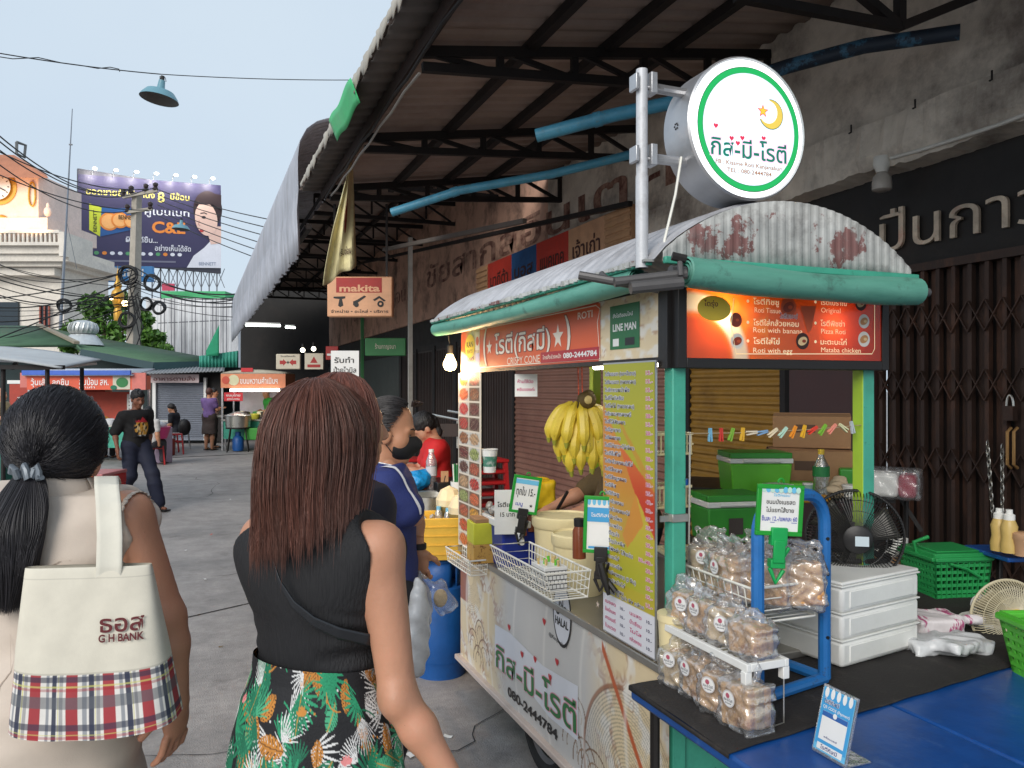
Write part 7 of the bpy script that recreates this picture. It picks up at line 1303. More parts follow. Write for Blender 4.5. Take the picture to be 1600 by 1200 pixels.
hair_tied(tA,hc,hmA,tie,15000,3,(.097,.108,.112),S(44,42,46),.27,.062,drop=(-.10,-.01,-1))
m=MB(); c=hc+hmA@(tie*1.02); v,f=sdf([('c',c-hmA@np.array([0,.02,-.02]),c-hmA@np.array([0,.03,.005]),.018,.014,.01)],.004); m.tube([c+hmA@np.array([-.028+.004*k,-.016-.006*math.sin(k),.014*math.sin(k*1.3)]) for k in range(15)],.0075,mat('hair_clip',S(120,128,136),.3,m=.2,trans=.2),8); m.build('hair_clip',tA)
dress=[c for c in tA.children if c.name.startswith('dress')][0]; seam=mat('seam_beige',S(176,160,146),.9)
for pts in ([(x,-.26,1.275-.03*math.cos(x*9)) for x in np.linspace(-.17,.17,60)],[(.004*math.sin(z*7),-.26,z) for z in np.linspace(1.25,.7,60)]):
    m=MB(); m.tube(pts,.0016,seam,5); o=m.build('seam',tA); sw=o.modifiers.new('on_dress','SHRINKWRAP'); sw.target=dress; sw.offset=.0012
# ---- tote bag
def tote():
    c0=PX(158,1122,1.53); yaw=-YAW+.14; ca_,sa2=math.cos(yaw),math.sin(yaw); H_=.297
    t=thing('tote_bag','cream canvas tote bag with red and navy checked base on the woman\'s shoulder','bag',c0,yaw)
    a=lambda v:.149-.030*v-.016*np.clip(v-.5,0,1)*.6; b=lambda v:.058*(1-v)**.7+.014; xo=lambda v:-.004-.018*v
    def pt(phi,v):
        cs,sn=np.cos(phi),np.sin(phi); e=.42; x=a(v)*np.sign(cs)*np.abs(cs)**e; y=b(v)*np.sign(sn)*np.abs(sn)**.6; sag=.012*(1-(x/.15)**2)*(1-v); z=v*H_-sag*1.0-.014*np.sin(v*3.1)*(x/.15>0)*0
        wr=.0022*np.sin(x*21+v*3+1.5*np.sin(v*4+x*9))*np.sin(v*5.5+1+x*6)*(1-v*.3)+.0007*np.sin(x*60-v*11+2*np.sin(x*17)); return np.stack([x+xo(v),y-wr,z],-1)
    nu,nv=560,190; dn=np.linspace(0,2*pi,20001); Ld=np.r_[0,np.cumsum(np.linalg.norm(np.diff(pt(dn,np.full(20001,.2)),axis=0),axis=1))]; pu=np.interp(np.linspace(0,Ld[-1],nu,endpoint=False),Ld,dn); ph,vv=np.meshgrid(pu,np.linspace(0,1,nv)); P=pt(ph.ravel(),vv.ravel()); s=np.tile(np.linspace(0,Ld[-1],nu,endpoint=False),nv); z=vv.ravel()*H_
    cream=np.array(S(214,208,192)); col_=np.tile(cream,(len(P),1)); pl=z<.112; navy_,red_,gry=np.array(S(44,50,72)),np.array(S(160,30,42)),np.array(S(120,126,136)); base=np.array(S(222,218,212)); c=np.tile(base,(len(P),1))
    def band(c,q,w_,colr,k=.8): return np.where(q[:,None],c*(1-k)+colr*k,c)
    sm=np.mod(s+.006,.066); zm=np.mod(z+.028,.082)
    c=band(c,(sm<.02),0,red_,.95); c=band(c,(sm>.03)&(sm<.036),0,gry); c=band(c,(sm>.04)&(sm<.049),0,navy_,.95); c=band(c,(sm>.0505)&(sm<.0525),0,np.array(S(206,200,110))); c=band(c,(sm>.054)&(sm<.06),0,navy_,.5)
    c2=c.copy(); c2=band(c2,(zm<.02),0,gry*.5,.68); c2=band(c2,(zm>.03)&(zm<.035),0,red_,.5); c2=band(c2,(zm>.045)&(zm<.055),0,navy_,.75); c2=band(c2,(zm>.0365)&(zm<.039),0,np.array(S(206,200,110)),.6)
    col_[pl]=c2[pl]; st=(np.abs(z-.278)<.0012)|(np.abs(z-.114)<.001); col_[st]*=.78
    i,j=np.meshgrid(np.arange(nu),np.arange(nv-1)); q0=(j*nu+i).ravel(); q1=(j*nu+(i+1)%nu).ravel(); F=np.stack([q0,q1,q1+nu,q0+nu],1)
    cv=mat('canvas',r=.85,attr='Col',var=.06,scale=30,bump=.12,bs=700); np_mesh('bag_body',P,F,cv,t,colr=col_); m=MB(); m.v=[tuple(p) for p in pt(np.linspace(0,2*pi,60,endpoint=False),np.zeros(60))]; m.f=[tuple(range(59,-1,-1))]; m.m=[0]; m.mats=[beige]; m.build('bottom',t)
    A=Art(.0006); ink=flat('tote_ink',S(96,32,36),.8); A.text("ธอส",.03,.185,.03,ink,w=.078,bold=.04); A.text("G H BANK",.028,.168,.0135,ink,w=.08,bold=.03)
    def wp_(x,z,o): v=z/H_; p=pt(np.array([-np.arccos(np.clip((x/a(v)),-1,1)**(1)*np.abs(np.clip(x/a(v),-1,1))**(1/.42-1))]),np.array([v]))[0]; return (p[0],p[1]-.005-o,p[2])
    A.build('lettering',t,warp=wp_)
    inv=lambda p:wl((c0[0],c0[1]),yaw,p)-np.array([0,0,c0[2]])
    pts=[inv(PX(*q)) for q in((170,905,1.515),(171,885,1.515),(172,840,1.53),(170,790,1.555),(167,760,1.59),(166,747,1.66),(170,752,1.74),(172,800,1.80),(175,900,1.78))]
    def strap(u,v):
        k=u*(len(pts)-1); i=min(int(k),len(pts)-2); f=k-i; p=pts[i]*(1-f)+pts[i+1]*f; return p+np.array([(v-.5)*.048,0.004*math.sin(v*pi),0])
    m=MB(); m.sheet(strap,48,6,mat('strap_canvas',S(214,210,196),.85,bump=.1,bs=600)); m.build('strap',t,solid=.004)
tote()
# ---- brown haired woman in front
DB=1.6; lb_=loc2(500,DB); yb_=-YAW-.38; J=J0()
for k in J: J[k]=J[k]*np.array([.98,1,1.0])
J['elR']=wl(lb_,yb_,PX(622,1088,1.5)); J['wrR']=wl(lb_,yb_,PX(715,1235,1.47)); J['shR']=np.array([.150,-.02,1.292]); J['shL']=np.array([-.128,-.01,1.288]); J['elL']=np.array([-.13,.12,1.06]); J['wrL']=np.array([-.03,.25,1.05])
blackrib=mat('black_rib',S(25,25,28),.75,var=.12,scale=30,bump=.5,bs=240,stretch=(1,1,.02))
eB=J['elR']; dE=(J['wrR']-J['shR'])/np.linalg.norm(J['wrR']-J['shR']); bk=wl((0,0),yb_,-FW)
fB=lambda x,y,z:(.003*np.sin(z*26+x*11+1.2*np.sin(y*17))+np.clip((1.2-z)/.12,0,1)*(.0045*np.sin(z*150+x*26+2.2*np.sin(x*13+y*9+z*20))*np.clip(.6+np.sin(x*19+y*15),0,1.4))).astype(np.float32)
exB=[('e',eB+bk*.03,(.02,.02,.026),None,.02),('se',eB+bk*.05-np.array([0,0,.03]),(.022,.016,.005),None,.008),('se',J['shR']*.5+eB*.5+bk*.052+np.array([.0,0,-.02]),(.008,.01,.05),None,.02)]
tB=fig('woman with long straight reddish brown hair, black sleeveless top and leaf print skirt',lb_,yb_,J,skB,extra=exB,top=dict(noise=fB,mat=blackrib,sl=0,hem=1.0,neck=1.375,g=.012,name='top',fold=.0032,ah=.028,nk=(.075,.08,.03),res=.006),hands=[(J['wrR'],J['wrR']-J['elR'],(-.8,.4,0),-1)],res=.008,face=True,fat=.92,hres=.006)
HB=[(1.622,.0,.0,-.01),(1.617,.03,.034,-.01),(1.6,.06,.07,-.008),(1.57,.082,.096,-.008),(1.52,.098,.112,-.01),(1.46,.104,.114,-.016),(1.40,.106,.11,-.03),(1.34,.114,.1,-.045),(1.28,.12,.088,-.062),(1.22,.12,.08,-.075),(1.1,.12,.076,-.08)]
def long_hair(par,tab,n,seed,zend,open_,col,r0=.0008,lift=0,jit=.04,sx=0):
    r=np.random.default_rng(seed); ph=r.uniform(open_,2*pi-open_,n); top=tab[0][0]; z0=top-.002-np.abs(r.normal(0,.03,n)); ze=zend(ph)+r.normal(0,jit,n)*.8; u=np.linspace(0,1,22)[None,:]; z=z0[:,None]+(ze-z0)[:,None]*(u**1.15)
    lock=np.floor(ph/.055+r.normal(0,.35,n)).astype(int); lr=np.random.default_rng(seed+1).normal(size=(400,4)); lk=lr[lock%400]
    rx,ry,cy=env(tab,z); fall=np.clip((top-.02-z)/.35,0,1); ph2=ph[:,None]+.05*lk[:,:1]*fall**1.5*np.sin(2.2*u+lk[:,1:2])+.02*r.normal(size=(n,1))*fall; dep=(.935+.075*r.random((n,1))**.6)+.012*lk[:,2:3]*fall+.005*np.sin(z*40+lk[:,3:4]*9)*fall
    x=rx*dep*np.sin(ph2); y=cy+ry*dep*np.cos(ph2); P=np.stack([x+sx*fall,y,z],-1)+.0012*np.sin(u*r.uniform(3,14,(n,1))+r.uniform(0,6,(n,1)))[...,None]*r.normal(size=(n,1,3))
    fly=r.random(n)<.06; P[fly]+=(np.stack([np.sin(ph[fly]),np.cos(ph[fly]),.3*np.ones(fly.sum())],-1)*r.uniform(.002,.02,(fly.sum(),1)))[:,None,:]*np.sin(u*3)[...,None]
    cols=np.array(col)*np.exp(.1*lk[:,1:2]+.2*r.normal(size=(n,1)))*(1+np.array([.08,-.01,-.04])*lk[:,3:4]*.5); strands('hair',par,P,r0*r.uniform(.8,1.5,n),hairK,np.clip(cols,0,1))
    m=MB(); zs=np.linspace(top,float(zend(np.array([pi]))[0])+.03,26)
    def f(a,b):
        z=top+(zs[-1]-top)*b; rx,ry,cy=[float(q) for q in env(tab,np.array(z))]; p=open_+.1+(2*pi-2*open_-.2)*a; return (rx*.9*math.sin(p)+sx*max(0,min(1,(top-.02-z)/.35)),cy+ry*.9*math.cos(p),z)
    m.sheet(f,40,30,hairB if sum(col)>.06 else hairC); m.build('hair_base',par,smooth=60)
zB=lambda p: 1.335+.05*np.exp(-((p-2.1)/.6)**2)-.015*np.exp(-((p-4.3)/.5)**2)+.05*np.exp(-((p-1.2)/.5)**2)
long_hair(tB,[(z,a*.93,b,c) for z,a,b,c in HB],24000,5,zB,.72,S(106,68,56),r0=.0005,sx=.012)
m=MB(); bag_pts=[(430,850,1.50),(425,880,1.475),(440,915,1.465),(470,950,1.463),(510,972,1.47),(560,990,1.49),(600,1000,1.52)]
pts=[wl(lb_,yb_,PX(*q)) for q in((440,800,1.51),(428,840,1.485),(424,872,1.472),(436,910,1.463),(458,945,1.460),(490,972,1.462),(530,990,1.470),(575,1000,1.49),(605,1005,1.53))]
def strapB(u,v):
    k=u*(len(pts)-1); i=min(int(k),len(pts)-2); f=k-i; f=f*f*(3-2*f)*.3+f*.7; p=pts[i]*(1-f)+pts[i+1]*f; w_=.006+.016*min(1,max(0,(u-.25)*2)); return p+np.array([.3,0,1.])*(v-.5)*w_
m.sheet(strapB,60,4,mat('black_leather',S(34,36,40),.3)); m.build('bag_strap',tB,solid=.003)
# leaf print skirt
def leaves(s,z):
    r=np.random.default_rng(12); c=np.tile(np.array(S(22,23,27)),(len(s),1)); G=[S(38,150,106),S(24,116,84),S(70,168,124)]; Wt=S(226,226,224); Or=S(196,130,54); Pk=S(226,140,140)
    def fan(cx,cz,L,th,nf,colr,span=1.25,pw=.35):
        dx,dz=s-cx,z-cz; q=np.hypot(dx,dz)<L*1.05; rr=np.hypot(dx[q],dz[q]); a=np.arctan2(dz[q],dx[q])-th; a=np.arctan2(np.sin(a),np.cos(a)); k=a/span*nf/2; fr_=np.abs(k-np.round(k))*2; Lm=L*(1-.22*np.abs(a/span)**2); wd=np.clip(1.1-(rr/Lm)**2.2,0,1)*np.where(rr<L*.3,1.6,1.); ok=(np.abs(a)<span)&(rr<Lm)&(fr_<wd*(.86 if pw>.3 else .6)); id_=np.nonzero(q)[0][ok]; cc=np.array(colr)*(1-.25*(fr_[ok]>.55)[:,None]); c[id_]=cc
    def leaf(cx,cz,L,w_,th,colr,rib):
        dx,dz=s-cx,z-cz; u=dx*math.cos(th)+dz*math.sin(th); v=-dx*math.sin(th)+dz*math.cos(th); t=u/L; hw=w_*np.sin(np.clip(t,0,1)*pi)**.7; ok=(t>0)&(t<1)&(np.abs(v)<hw); nt_=(np.mod(u/L*9+np.abs(v)/w_*1.6,1)<.22)&(np.abs(v)>hw*.28); c[ok&~nt_]=colr; c[ok&(np.abs(v)<.0012)]=rib
    def stem(cx,cz,L,th,colr,bd):
        for t in np.linspace(0,1,60): p=(cx+L*t*math.cos(th+bd*t),cz+L*t*math.sin(th+bd*t)); q=np.hypot(s-p[0],z-p[1])<.0016; c[q]=colr
    for i in range(70): fan(r.uniform(0,1.5),(.72+.34*r.random()),r.uniform(.05,.085),r.uniform(0,6.28),int(r.integers(9,15)),Wt,1.0,.2)
    for i in range(90): leaf(r.uniform(0,1.5),(.72+.34*r.random()),r.uniform(.05,.09),r.uniform(.014,.022),r.uniform(0,6.28),Or,S(120,76,30))
    for i in range(84): fan(r.uniform(0,1.5),(.72+.34*r.random()),r.uniform(.045,.085),r.uniform(0,6.28),int(r.integers(9,17)),G[i%3],1.5)
    for i in range(34): fan(r.uniform(0,1.5),(.72+.34*r.random()),r.uniform(.045,.075),r.uniform(0,6.28),int(r.integers(8,13)),Wt,.9,.2)
    for i in range(44): leaf(r.uniform(0,1.5),(.72+.34*r.random()),r.uniform(.05,.08),r.uniform(.014,.024),r.uniform(0,6.28),G[i%3],S(180,140,60))
    for i in range(40): stem(r.uniform(0,1.5),(.72+.34*r.random()),r.uniform(.04,.08),r.uniform(0,6.28),G[i%3] if i%2 else Or,r.uniform(-1,1))
    for i in range(26):
        x,y=r.uniform(0,1.5),(.72+.34*r.random()); col_=Pk if i%2 else Or
        for k in range(5): leaf(x,y,.018,.0042,.5+.5*k,col_,col_)
    for i in range(160): q=np.hypot(s-r.uniform(0,1.5),z-(.72+.34*r.random()))<r.uniform(.0015,.003); c[q]=Or if i%3 else Wt
    return c
nu,nv=760,270; ph,zz=np.meshgrid(np.linspace(0,2*pi,nu,endpoint=False),np.linspace(.5,1.06,nv)); ph,zz=ph.ravel(),zz.ravel(); hz=np.array([.5,.75,.88,.98,1.03,1.06]); rx=np.interp(zz,hz,[.215,.196,.182,.158,.136,.133]); ry=np.interp(zz,hz,[.18,.158,.146,.126,.108,.104])
fo=1+.035*np.sin(ph*7+zz*5+np.sin(ph*3))*np.clip((1.03-zz)/.3,0,1)+.02*np.sin(ph*17+zz*11)*np.clip((1.05-zz)/.3,0,1)
Pk_=np.stack([J['hip'][0]+rx*fo*np.sin(ph),-.012+ry*fo*np.cos(ph),zz-.012*np.clip((zz-1.0)/.06,0,1)*np.sin(ph+1.)],-1)
i,j=np.meshgrid(np.arange(nu),np.arange(nv-1)); q0=(j*nu+i).ravel(); q1=(j*nu+(i+1)%nu).ravel(); skm=mat('leaf_print',r=.75,attr='Col',var=.08,bump=.15,bs=200)
np_mesh('skirt',Pk_,np.stack([q0,q1,q1+nu,q0+nu],1),skm,tB,colr=leaves(ph*.22,zz))
m=MB(); 0 and m.tube([(J['hip'][0]+.138*math.sin(a),-.01+.11*math.cos(a),1.047-.014*math.sin(a+1.)+.004*math.sin(5*a)) for a in np.linspace(0,2*pi,49)],.006,blackrib,8,caps=False)
# ---- her companion behind (face in profile)
lc=loc2(538,2.04); dC=RT*.80+FW*.6; yc=dirz(dC); J=J0()
for k in J: J[k]=J[k]*np.array([.96,1,1.015])
for s in 'LR': J['el'+s]=np.array([(-1 if s=='L' else 1)*.17,-.02,1.05]); J['wr'+s]=np.array([(-1 if s=='L' else 1)*.14,.05,.83])
hmC=rotm(rx=-.05)
tC=fig('woman with shoulder length brown hair, face in profile, half hidden behind the leaf skirt woman',lc,yc,J,skB,top=dict(mat=mat('dark_top',S(44,40,50),.8),sl=.5,hem=.9,neck=1.36),bot=dict(type='trousers',mat=mat('dark_jeans',S(40,44,58),.8)),hm=hmC,face=True,res=.01,hres=.0055)
eyes(tC,J,hmC); HC=[(z+.022 if z>1.5 else z+.01,a,b,c) for z,a,b,c in HB]
long_hair(tC,HC,5000,8,lambda p:1.33+0*p,.95,S(120,74,62))
m=MB(); q=lambda *p:J['head']+hmC@np.array(p); m.tube([q(-.017,.087,-.066),q(0,.092,-.064),q(.017,.087,-.066)],[.003,.005,.003],flat('lips',S(190,90,84),.4),8); m.tube([q(-.015,.087,-.075),q(0,.091,-.077),q(.015,.087,-.075)],[.003,.0055,.003],MATS['lips'],8); m.build('lips',tC)
# ---- customer in the navy shirt with a mask
ld=loc2(606,3.0); dD=RT*.97+FW*.2; yd=dirz(dD); J=J0()
for k in J: J[k]=J[k]*np.array([.92,.95,.965])
W_=lambda *q: wl(ld,yd,PX(*q))
J['elR']=W_(646,806,2.86); J['wrR']=W_(622,812,3.1); J['elL']=W_(648,800,3.12); J['wrL']=W_(654,858,3.06)
hmD=rotm(rx=-.2,rz=-.12); navyk=mat('navy_shirt',S(40,52,112),.75,var=.08,scale=25,bump=.3,bs=200)
tD=fig('customer in a navy polo shirt and black face mask holding plastic bags',ld,yd,J,skD,top=dict(mat=navyk,sl=.82,hem=.86,neck=1.31,g=.02,name='shirt',fold=.004,res=.008),bot=dict(type='trousers',mat=mat('black_trousers',S(30,31,38),.8)),hm=hmD,face=True,hands=[(J['wrL'],(0,.1,-1),(-.9,.3,0),1,dict(curl=1.0)),(J['wrR'],(-.7,.3,-.3),(0,1,0),-1)],res=.01,hres=.0055,shoe=blk,fat=.88)
eyes(tD,J,hmD); q=lambda *p:J['head']+hmD@np.array(p)
P=[('e',q(0,.036,-.05),(.065,.074,.06),hmD,.02),('c',q(0,.06,-.02),q(0,.106,-.03),.036,.022,.03),('cut',q(0,.02,0),tuple(hmD@np.array([0,-1,-.05]))),('cut',q(0,.1,.0),tuple(hmD@np.array([0,-.25,1])))]
v,f=sdf(P,.0045); maskm=mat('black_mask',S(20,20,22),.7,bump=.2,bs=300); np_mesh('face_mask',v,f,maskm,tD)
m=MB()
for s in(-1,1): m.tube([q(s*.05,.05,-.035),q(s*.07,.01,-.01),q(s*.08,-.02,.0),q(s*.076,-.025,-.03),q(s*.06,.03,-.08)],.002,maskm,5)
m.build('mask_loop',tD)
m=MB(); m.ball(q(0,-.012,.03),(.079,.095,.098),hairC,20,rot=hmD); 
r=np.random.default_rng(2); n=5200; d=sph(r.normal(size=(n*3,3))); d=d[(d[:,1]<.1+.42*np.clip(d[:,2]+.25,0,2)+.02)&(d[:,2]>-.7)][:n]; n=len(d); u=np.linspace(0,1,12)[None,:,None]; td=sph(np.array([0,-.9,-.28])); D_=sph(d[:,None]*(1-u)+td*u+1e-4); p=D_*np.array([.084,.101,.104])*(1+.012*r.normal(size=(n,1,1))+.004*np.sin(np.arctan2(d[:,0],d[:,2])*22)[:,None,None]); strands('hair',tD,q(0,-.012,.028)+p@hmD.T,.0011*r.uniform(.8,1.4,n),hairK,np.array(S(40,36,36))*r.uniform(.6,1.7,(n,1)))
k=500; a=r.uniform(0,6.28,k); u=np.linspace(0,1,10)[None,:]; b=r.uniform(.4,1,(k,1)); strands('fringe',tD,np.stack([q(0,.045,.105)+hmD@np.array([0,0,0])]*k)[:,None,:]+np.stack([.05*np.cos(a)[:,None]*b*u,.045*np.sin(u*2.6)*b*np.abs(np.sin(a))[:,None]+.012,.026*np.sin(u*3)*b+0*u],-1)@hmD.T,.0011,hairK,np.array(S(60,42,32))*r.uniform(.6,1.6,(k,1)))
m=MB(); m.ball(q(0,-.105,-.02),(.04,.035,.045),hairC,14); m.build('hair_knot',tD)
collm=mat('white_trim',S(226,226,230),.7); nb=J['neckb']; m=MB(); m.sheet(lambda u,v:(nb[0]+(.07+.02*v)*math.cos(2*pi*u),nb[1]+.012+(.072+.02*v)*math.sin(2*pi*u),nb[2]+.035-.03*v-.015*math.sin(2*pi*u)),36,4,navyk); m.tube([(nb[0]+.069*math.cos(a),nb[1]+.012+.071*math.sin(a),nb[2]+.037-.015*math.sin(a)) for a in np.linspace(0,2*pi,37)],.004,collm,6,caps=False); m.build('collar',tD,solid=.004)
m=MB(); sh,el=J['shR'],J['elR']; dv=(el-sh)/np.linalg.norm(el-sh); o=np.cross(dv,np.array([0,1,0])); o/=np.linalg.norm(o); o=o if o[0]>0 else -o
m.sheet(lambda u,v:(J['neckb']+np.array([.06,-.01,.0]))*(1-u)+(sh+dv*.2)*u+np.array([.03,0,.06])*math.sin(pi*u)+np.array([.05,0,.05])+np.array([0,.03,0])*(v-.5)*(1-.4*u),30,4,collm); ss_=m.build('sleeve_stripe',tD)
sw=ss_.modifiers.new('on_shirt','SHRINKWRAP'); sw.target=[c for c in tD.children if c.name.startswith('shirt')][0]; sw.offset=.004
m=MB(); w_=J['wrL']; m.lathe([(.027,-.012),(.031,-.01),(.031,.01),(.027,.012)],w_+np.array([0,0,.012]),blk,20); m.box(w_+np.array([.02,-.024,.012]),(.03,.014,.032),blk,rz=.6); m.build('watch',tD,bevel=.002)
hq=PX(655,893,3.05)
v,f=sdf([('e',(0,0,-.15),(.055,.045,.1),None,.03),('c',(0,0,0),(0,0,-.08),.008,.03,.03)],.007,noise=lambda x,y,z:.006*np.sin(x*80+z*50)*np.sin(z*60+y*70)); tB1=thing('plastic_bag','clear plastic bag of snacks hanging from the customer\'s hand','bag',hq); np_mesh('bag',v,f,milky,tB1); v,f=sdf([('e',(0.005,0,-.17),(.035,.03,.05),None,.02)],.008); np_mesh('contents',v,f,mat('snack',S(190,190,170),.6,stain=S(150,140,90),sa_=.5),tB1)
q3=hq+RT*.06-FW*.02; v,f=sdf([('b',(.03,0,-.1),(.03,.02,.05),rotm(0,-.5,0),.01,.02),('c',(-.05,0,0),(.01,0,-.07),.006,.02,.03)],.007,noise=lambda x,y,z:.004*np.sin(x*90+z*50)*np.sin(z*70)); tB2=thing('plastic_bag','small clear bag with a bun beside the customer\'s clear bag','bag',q3); np_mesh('bag',v,f,clear,tB2); v,f=sdf([('e',(.025,0,-.1),(.028,.018,.036),None,.02)],.006); np_mesh('bun',v,f,crumb,tB2)
q4=PX(652,905,2.9); v,f=sdf([('e',(0,0,-.2),(.05,.045,.17),None,.04),('c',(0,0,0),(0,0,-.12),.01,.03,.04)],.008,noise=lambda x,y,z:.008*np.sin(x*60+z*30)*np.sin(z*45+y*50)); tag(np_mesh('plastic_bag',v+q4,f,bagw,None,loc=q4),'crumpled white plastic bag hanging lowest beside the gas cylinder','bag')
# ---- girl in red at the drinks table
le=loc2(686,6.1); ye=dirz(-RT*.95-FW*.2); J=J0()
for k in J: J[k]=J[k]*.86
for s,qx in(('L',-1),('R',1)): J['kn'+s]=J['hj'+s]+np.array([qx*.03,.36,0]); J['an'+s]=J['kn'+s]+np.array([0,.02,-.36]); J['to'+s]=J['an'+s]+np.array([0,.12,-.04]); J['el'+s]=np.array([qx*.18,.12,.93]); J['wr'+s]=np.array([qx*.08,.3,1.0])
J=lean(J,-.12); hmE=rotm(rx=-.7); J['head']+=np.array([0,.04,-.02]); dzE=.35
tE=fig('girl in a red shirt with hair tied back, head bowed at the drinks table',(*le,.0),ye,{k:v+np.array([0,0,-.86*.86+.56+.22]) for k,v in J.items()},skB,top=dict(mat=mat('red_shirt',S(206,32,34),.75),sl=.6,hem=.4,neck=1.34*.86+.06,g=.014),bot=dict(type='trousers',mat=MATS['dark_jeans'],waist=.75),hair=dict(tail=1),hm=hmE,res=.011)
# ---- vendor behind the menu panel
lv=(2.2,3.68); yv=dirz(np.array([-1,.25,0])); J=J0()
for k in J: J[k]=J[k]*np.array([.9,.9,.98])
WV=lambda *q: wl(lv,yv,PX(*q))
J=lean(J,-.10); J['elL']=WV(918,765,4.05); J['wrL']=WV(858,796,3.95); J['elR']=WV(945,785,3.85); J['wrR']=WV(885,808,3.8)
olive=mat('olive_sleeve',S(92,76,48),.8,bump=.3,bs=120)
tV=fig('roti vendor in a brown long sleeve shirt and orange head scarf behind the menu panel',lv,yv,J,skB,top=dict(mat=olive,sl=1.0,hem=.85,neck=1.33,g=.018,res=.009),bot=dict(type='trousers',mat=MATS['dark_jeans']),hm=rotm(rx=-.5),hands=[(J['wrL'],J['wrL']-J['elL'],(0,.2,-1),1,dict(curl=.9)),(J['wrR'],J['wrR']-J['elR'],(0,.2,-1),-1,dict(curl=.9))],res=.01)
c=J['head']; hv=rotm(rx=-.5); scf=mat('orange_scarf',S(222,104,34),.7,bump=.2); v,f=sdf([('e',c+hv@np.array([0,-.012,.02]),(.09,.105,.115),hv,.03),('c',c+np.array([0,-.04,-.05]),J['neckb'],.075,.085,.04),('se',c+hv@np.array([0,.095,-.02]),(.06,.07,.075),hv,.01)],.009,noise=fold(.003)); np_mesh('head_scarf',v,f,scf,tV)
m=MB(); a,b=PX(887,768,3.85),PX(864,808,3.9); m.tube([a,a*.4+b*.6,b],[.008,.009,.006],bframe,8); one(m,'spatula','black spatula handle held over the griddle','spatula',loc=b)
# ---- people farther up the street
lf=loc2(212,10.4); df=-FW*.55+RT*.84; yf=dirz(df); J=J0()
for k in J: J[k]=J[k]*np.array([.95,.95,.985])
J['hjL']=np.array([-.08,.02,.85]); J['knL']=np.array([-.1,.22,.47]); J['anL']=np.array([-.1,.36,.085]); J['toL']=np.array([-.1,.5,.04]); J['knR']=np.array([.09,.02,.45]); J['anR']=np.array([.09,-.28,.14]); J['toR']=np.array([.09,-.16,.04]); J['elR']=np.array([.24,-.09,1.03]); J['wrR']=np.array([.26,.02,.82]); J['elL']=np.array([-.23,-.06,1.03]); J['wrL']=np.array([-.2,.0,.82])
J=lean(J,-.06); hmF=rotm(rx=-.28,rz=-.1)
tF=fig('thin man in black tiger print T-shirt and wide navy trousers walking towards the right',lf,yf,J,skF,top=dict(mat=mat('black_tee',S(26,25,26),.8),sl=.95,hem=.8,neck=1.31,g=.028,fold=.006,res=.011),bot=dict(type='trousers',mat=mat('navy_jeans',S(30,34,54),.8),loose=.018),hair=dict(fringe=1),hm=hmF,shoe=blk,res=.012,hres=.007,hands=[(J['wrR'],(0,.1,-1),(-1,.2,0),-1),(J['wrL'],(0,.2,-1),(1,.2,0),1)],fat=.92)
eyes(tF,J,hmF); c=J['chest']
def tg_p(u,v):
    r=np.hypot((u-.11)/.1,(v-.13)/.12); h=fbm(u*14,v*14,3); k=mixc(S(206,150,60),S(226,200,150),sstep(.1,.6,h)); k=mixc(k,S(30,24,24),sstep(.2,.4,fbm(u*22,v*9,8))); k=mixc(k,S(190,50,60),(v>.19)*1.); k=mixc(k,S(226,226,220),(np.abs(v-.02)<.01)*1.); return mixc(k,S(26,25,26),sstep(.85,1.0,r+.15*h))
painted('shirt_print',tF,(0,0,0),(1,0,0),(0,1,0),.22,.26,tg_p,prt,.006,warp=lambda u,v:np.stack([-(u-.11),c[1]+np.sqrt(np.maximum(.001,.135**2-((u-.11)*.75)**2))-.0+0*(v-.1),c[2]-.2+v],-1))
tbag=PX(182,735,10.3); v,f=sdf([('e',(0,0,-.16),(.1,.07,.16),None,.04)],.02,noise=lambda x,y,z:.012*np.sin(x*40+z*20)*np.sin(z*35)); tag(np_mesh('carrier_bag',v+tbag,f,bagw,None,loc=tbag),'white carrier bag in the walking man\'s hand','bag')
def simple(lab,px,D,facing,topc,botc,botype='trousers',hair={},sl=.6,lean_=0,zoff=0,hem=.5,sit=False,skin=None,scale=1.,armsf=None,shoe=True):
    J=J0(); 
    for k in J: J[k]=J[k]*scale
    if sit:
        for s,qx in(('L',-1),('R',1)): J['kn'+s]=J['hj'+s]+np.array([qx*.04,.38,-.02]); J['an'+s]=J['kn'+s]+np.array([0,.0,-.37]); J['to'+s]=J['an'+s]+np.array([0,.13,-.05])
    if armsf:
        for s,qx in(('L',-1),('R',1)): J['el'+s]=np.array([qx*.2,.06,1.05]); J['wr'+s]=np.array([qx*.13,.28,1.08])
    J=lean(J,-lean_)
    if sit: J={k:v+np.array([0,0,-.38]) for k,v in J.items()}
    l=loc2(px,D); key=lambda c:mat('cloth %d %d %d'%c,S(*c),.8,var=.15,bump=.2)
    o=-.38 if sit else 0
    return fig(lab,l,dirz(facing),J,skin or skD,top=dict(mat=key(topc) if not hasattr(topc,'name') else topc,sl=sl,hem=.85+o,neck=1.355*scale+o-lean_*.05,g=.018),bot=dict(type=botype,mat=key(botc),hem=hem,waist=1.0+o),hair=hair,res=.018,shoe=blk if shoe else None,face=True,hm=rotm(rx=-lean_*1.5),fat=1.1)
purp=mat('purple_batik',S(112,86,140),.8,stain=S(70,52,96),sa_=.7,ss=14)
simple('older woman in purple patterned blouse and brown skirt, seen from behind',327,20.4,FW*.9+RT*.3,purp,(66,54,50),'skirt',dict(mat=hairB),hem=.42,armsf=1)
simple('woman in a pale pink top with a hair bun, standing behind the purple blouse',334,21.2,RT*.9+FW*.2,(206,176,170),(52,46,48),'trousers',dict(bun=.02),armsf=1)
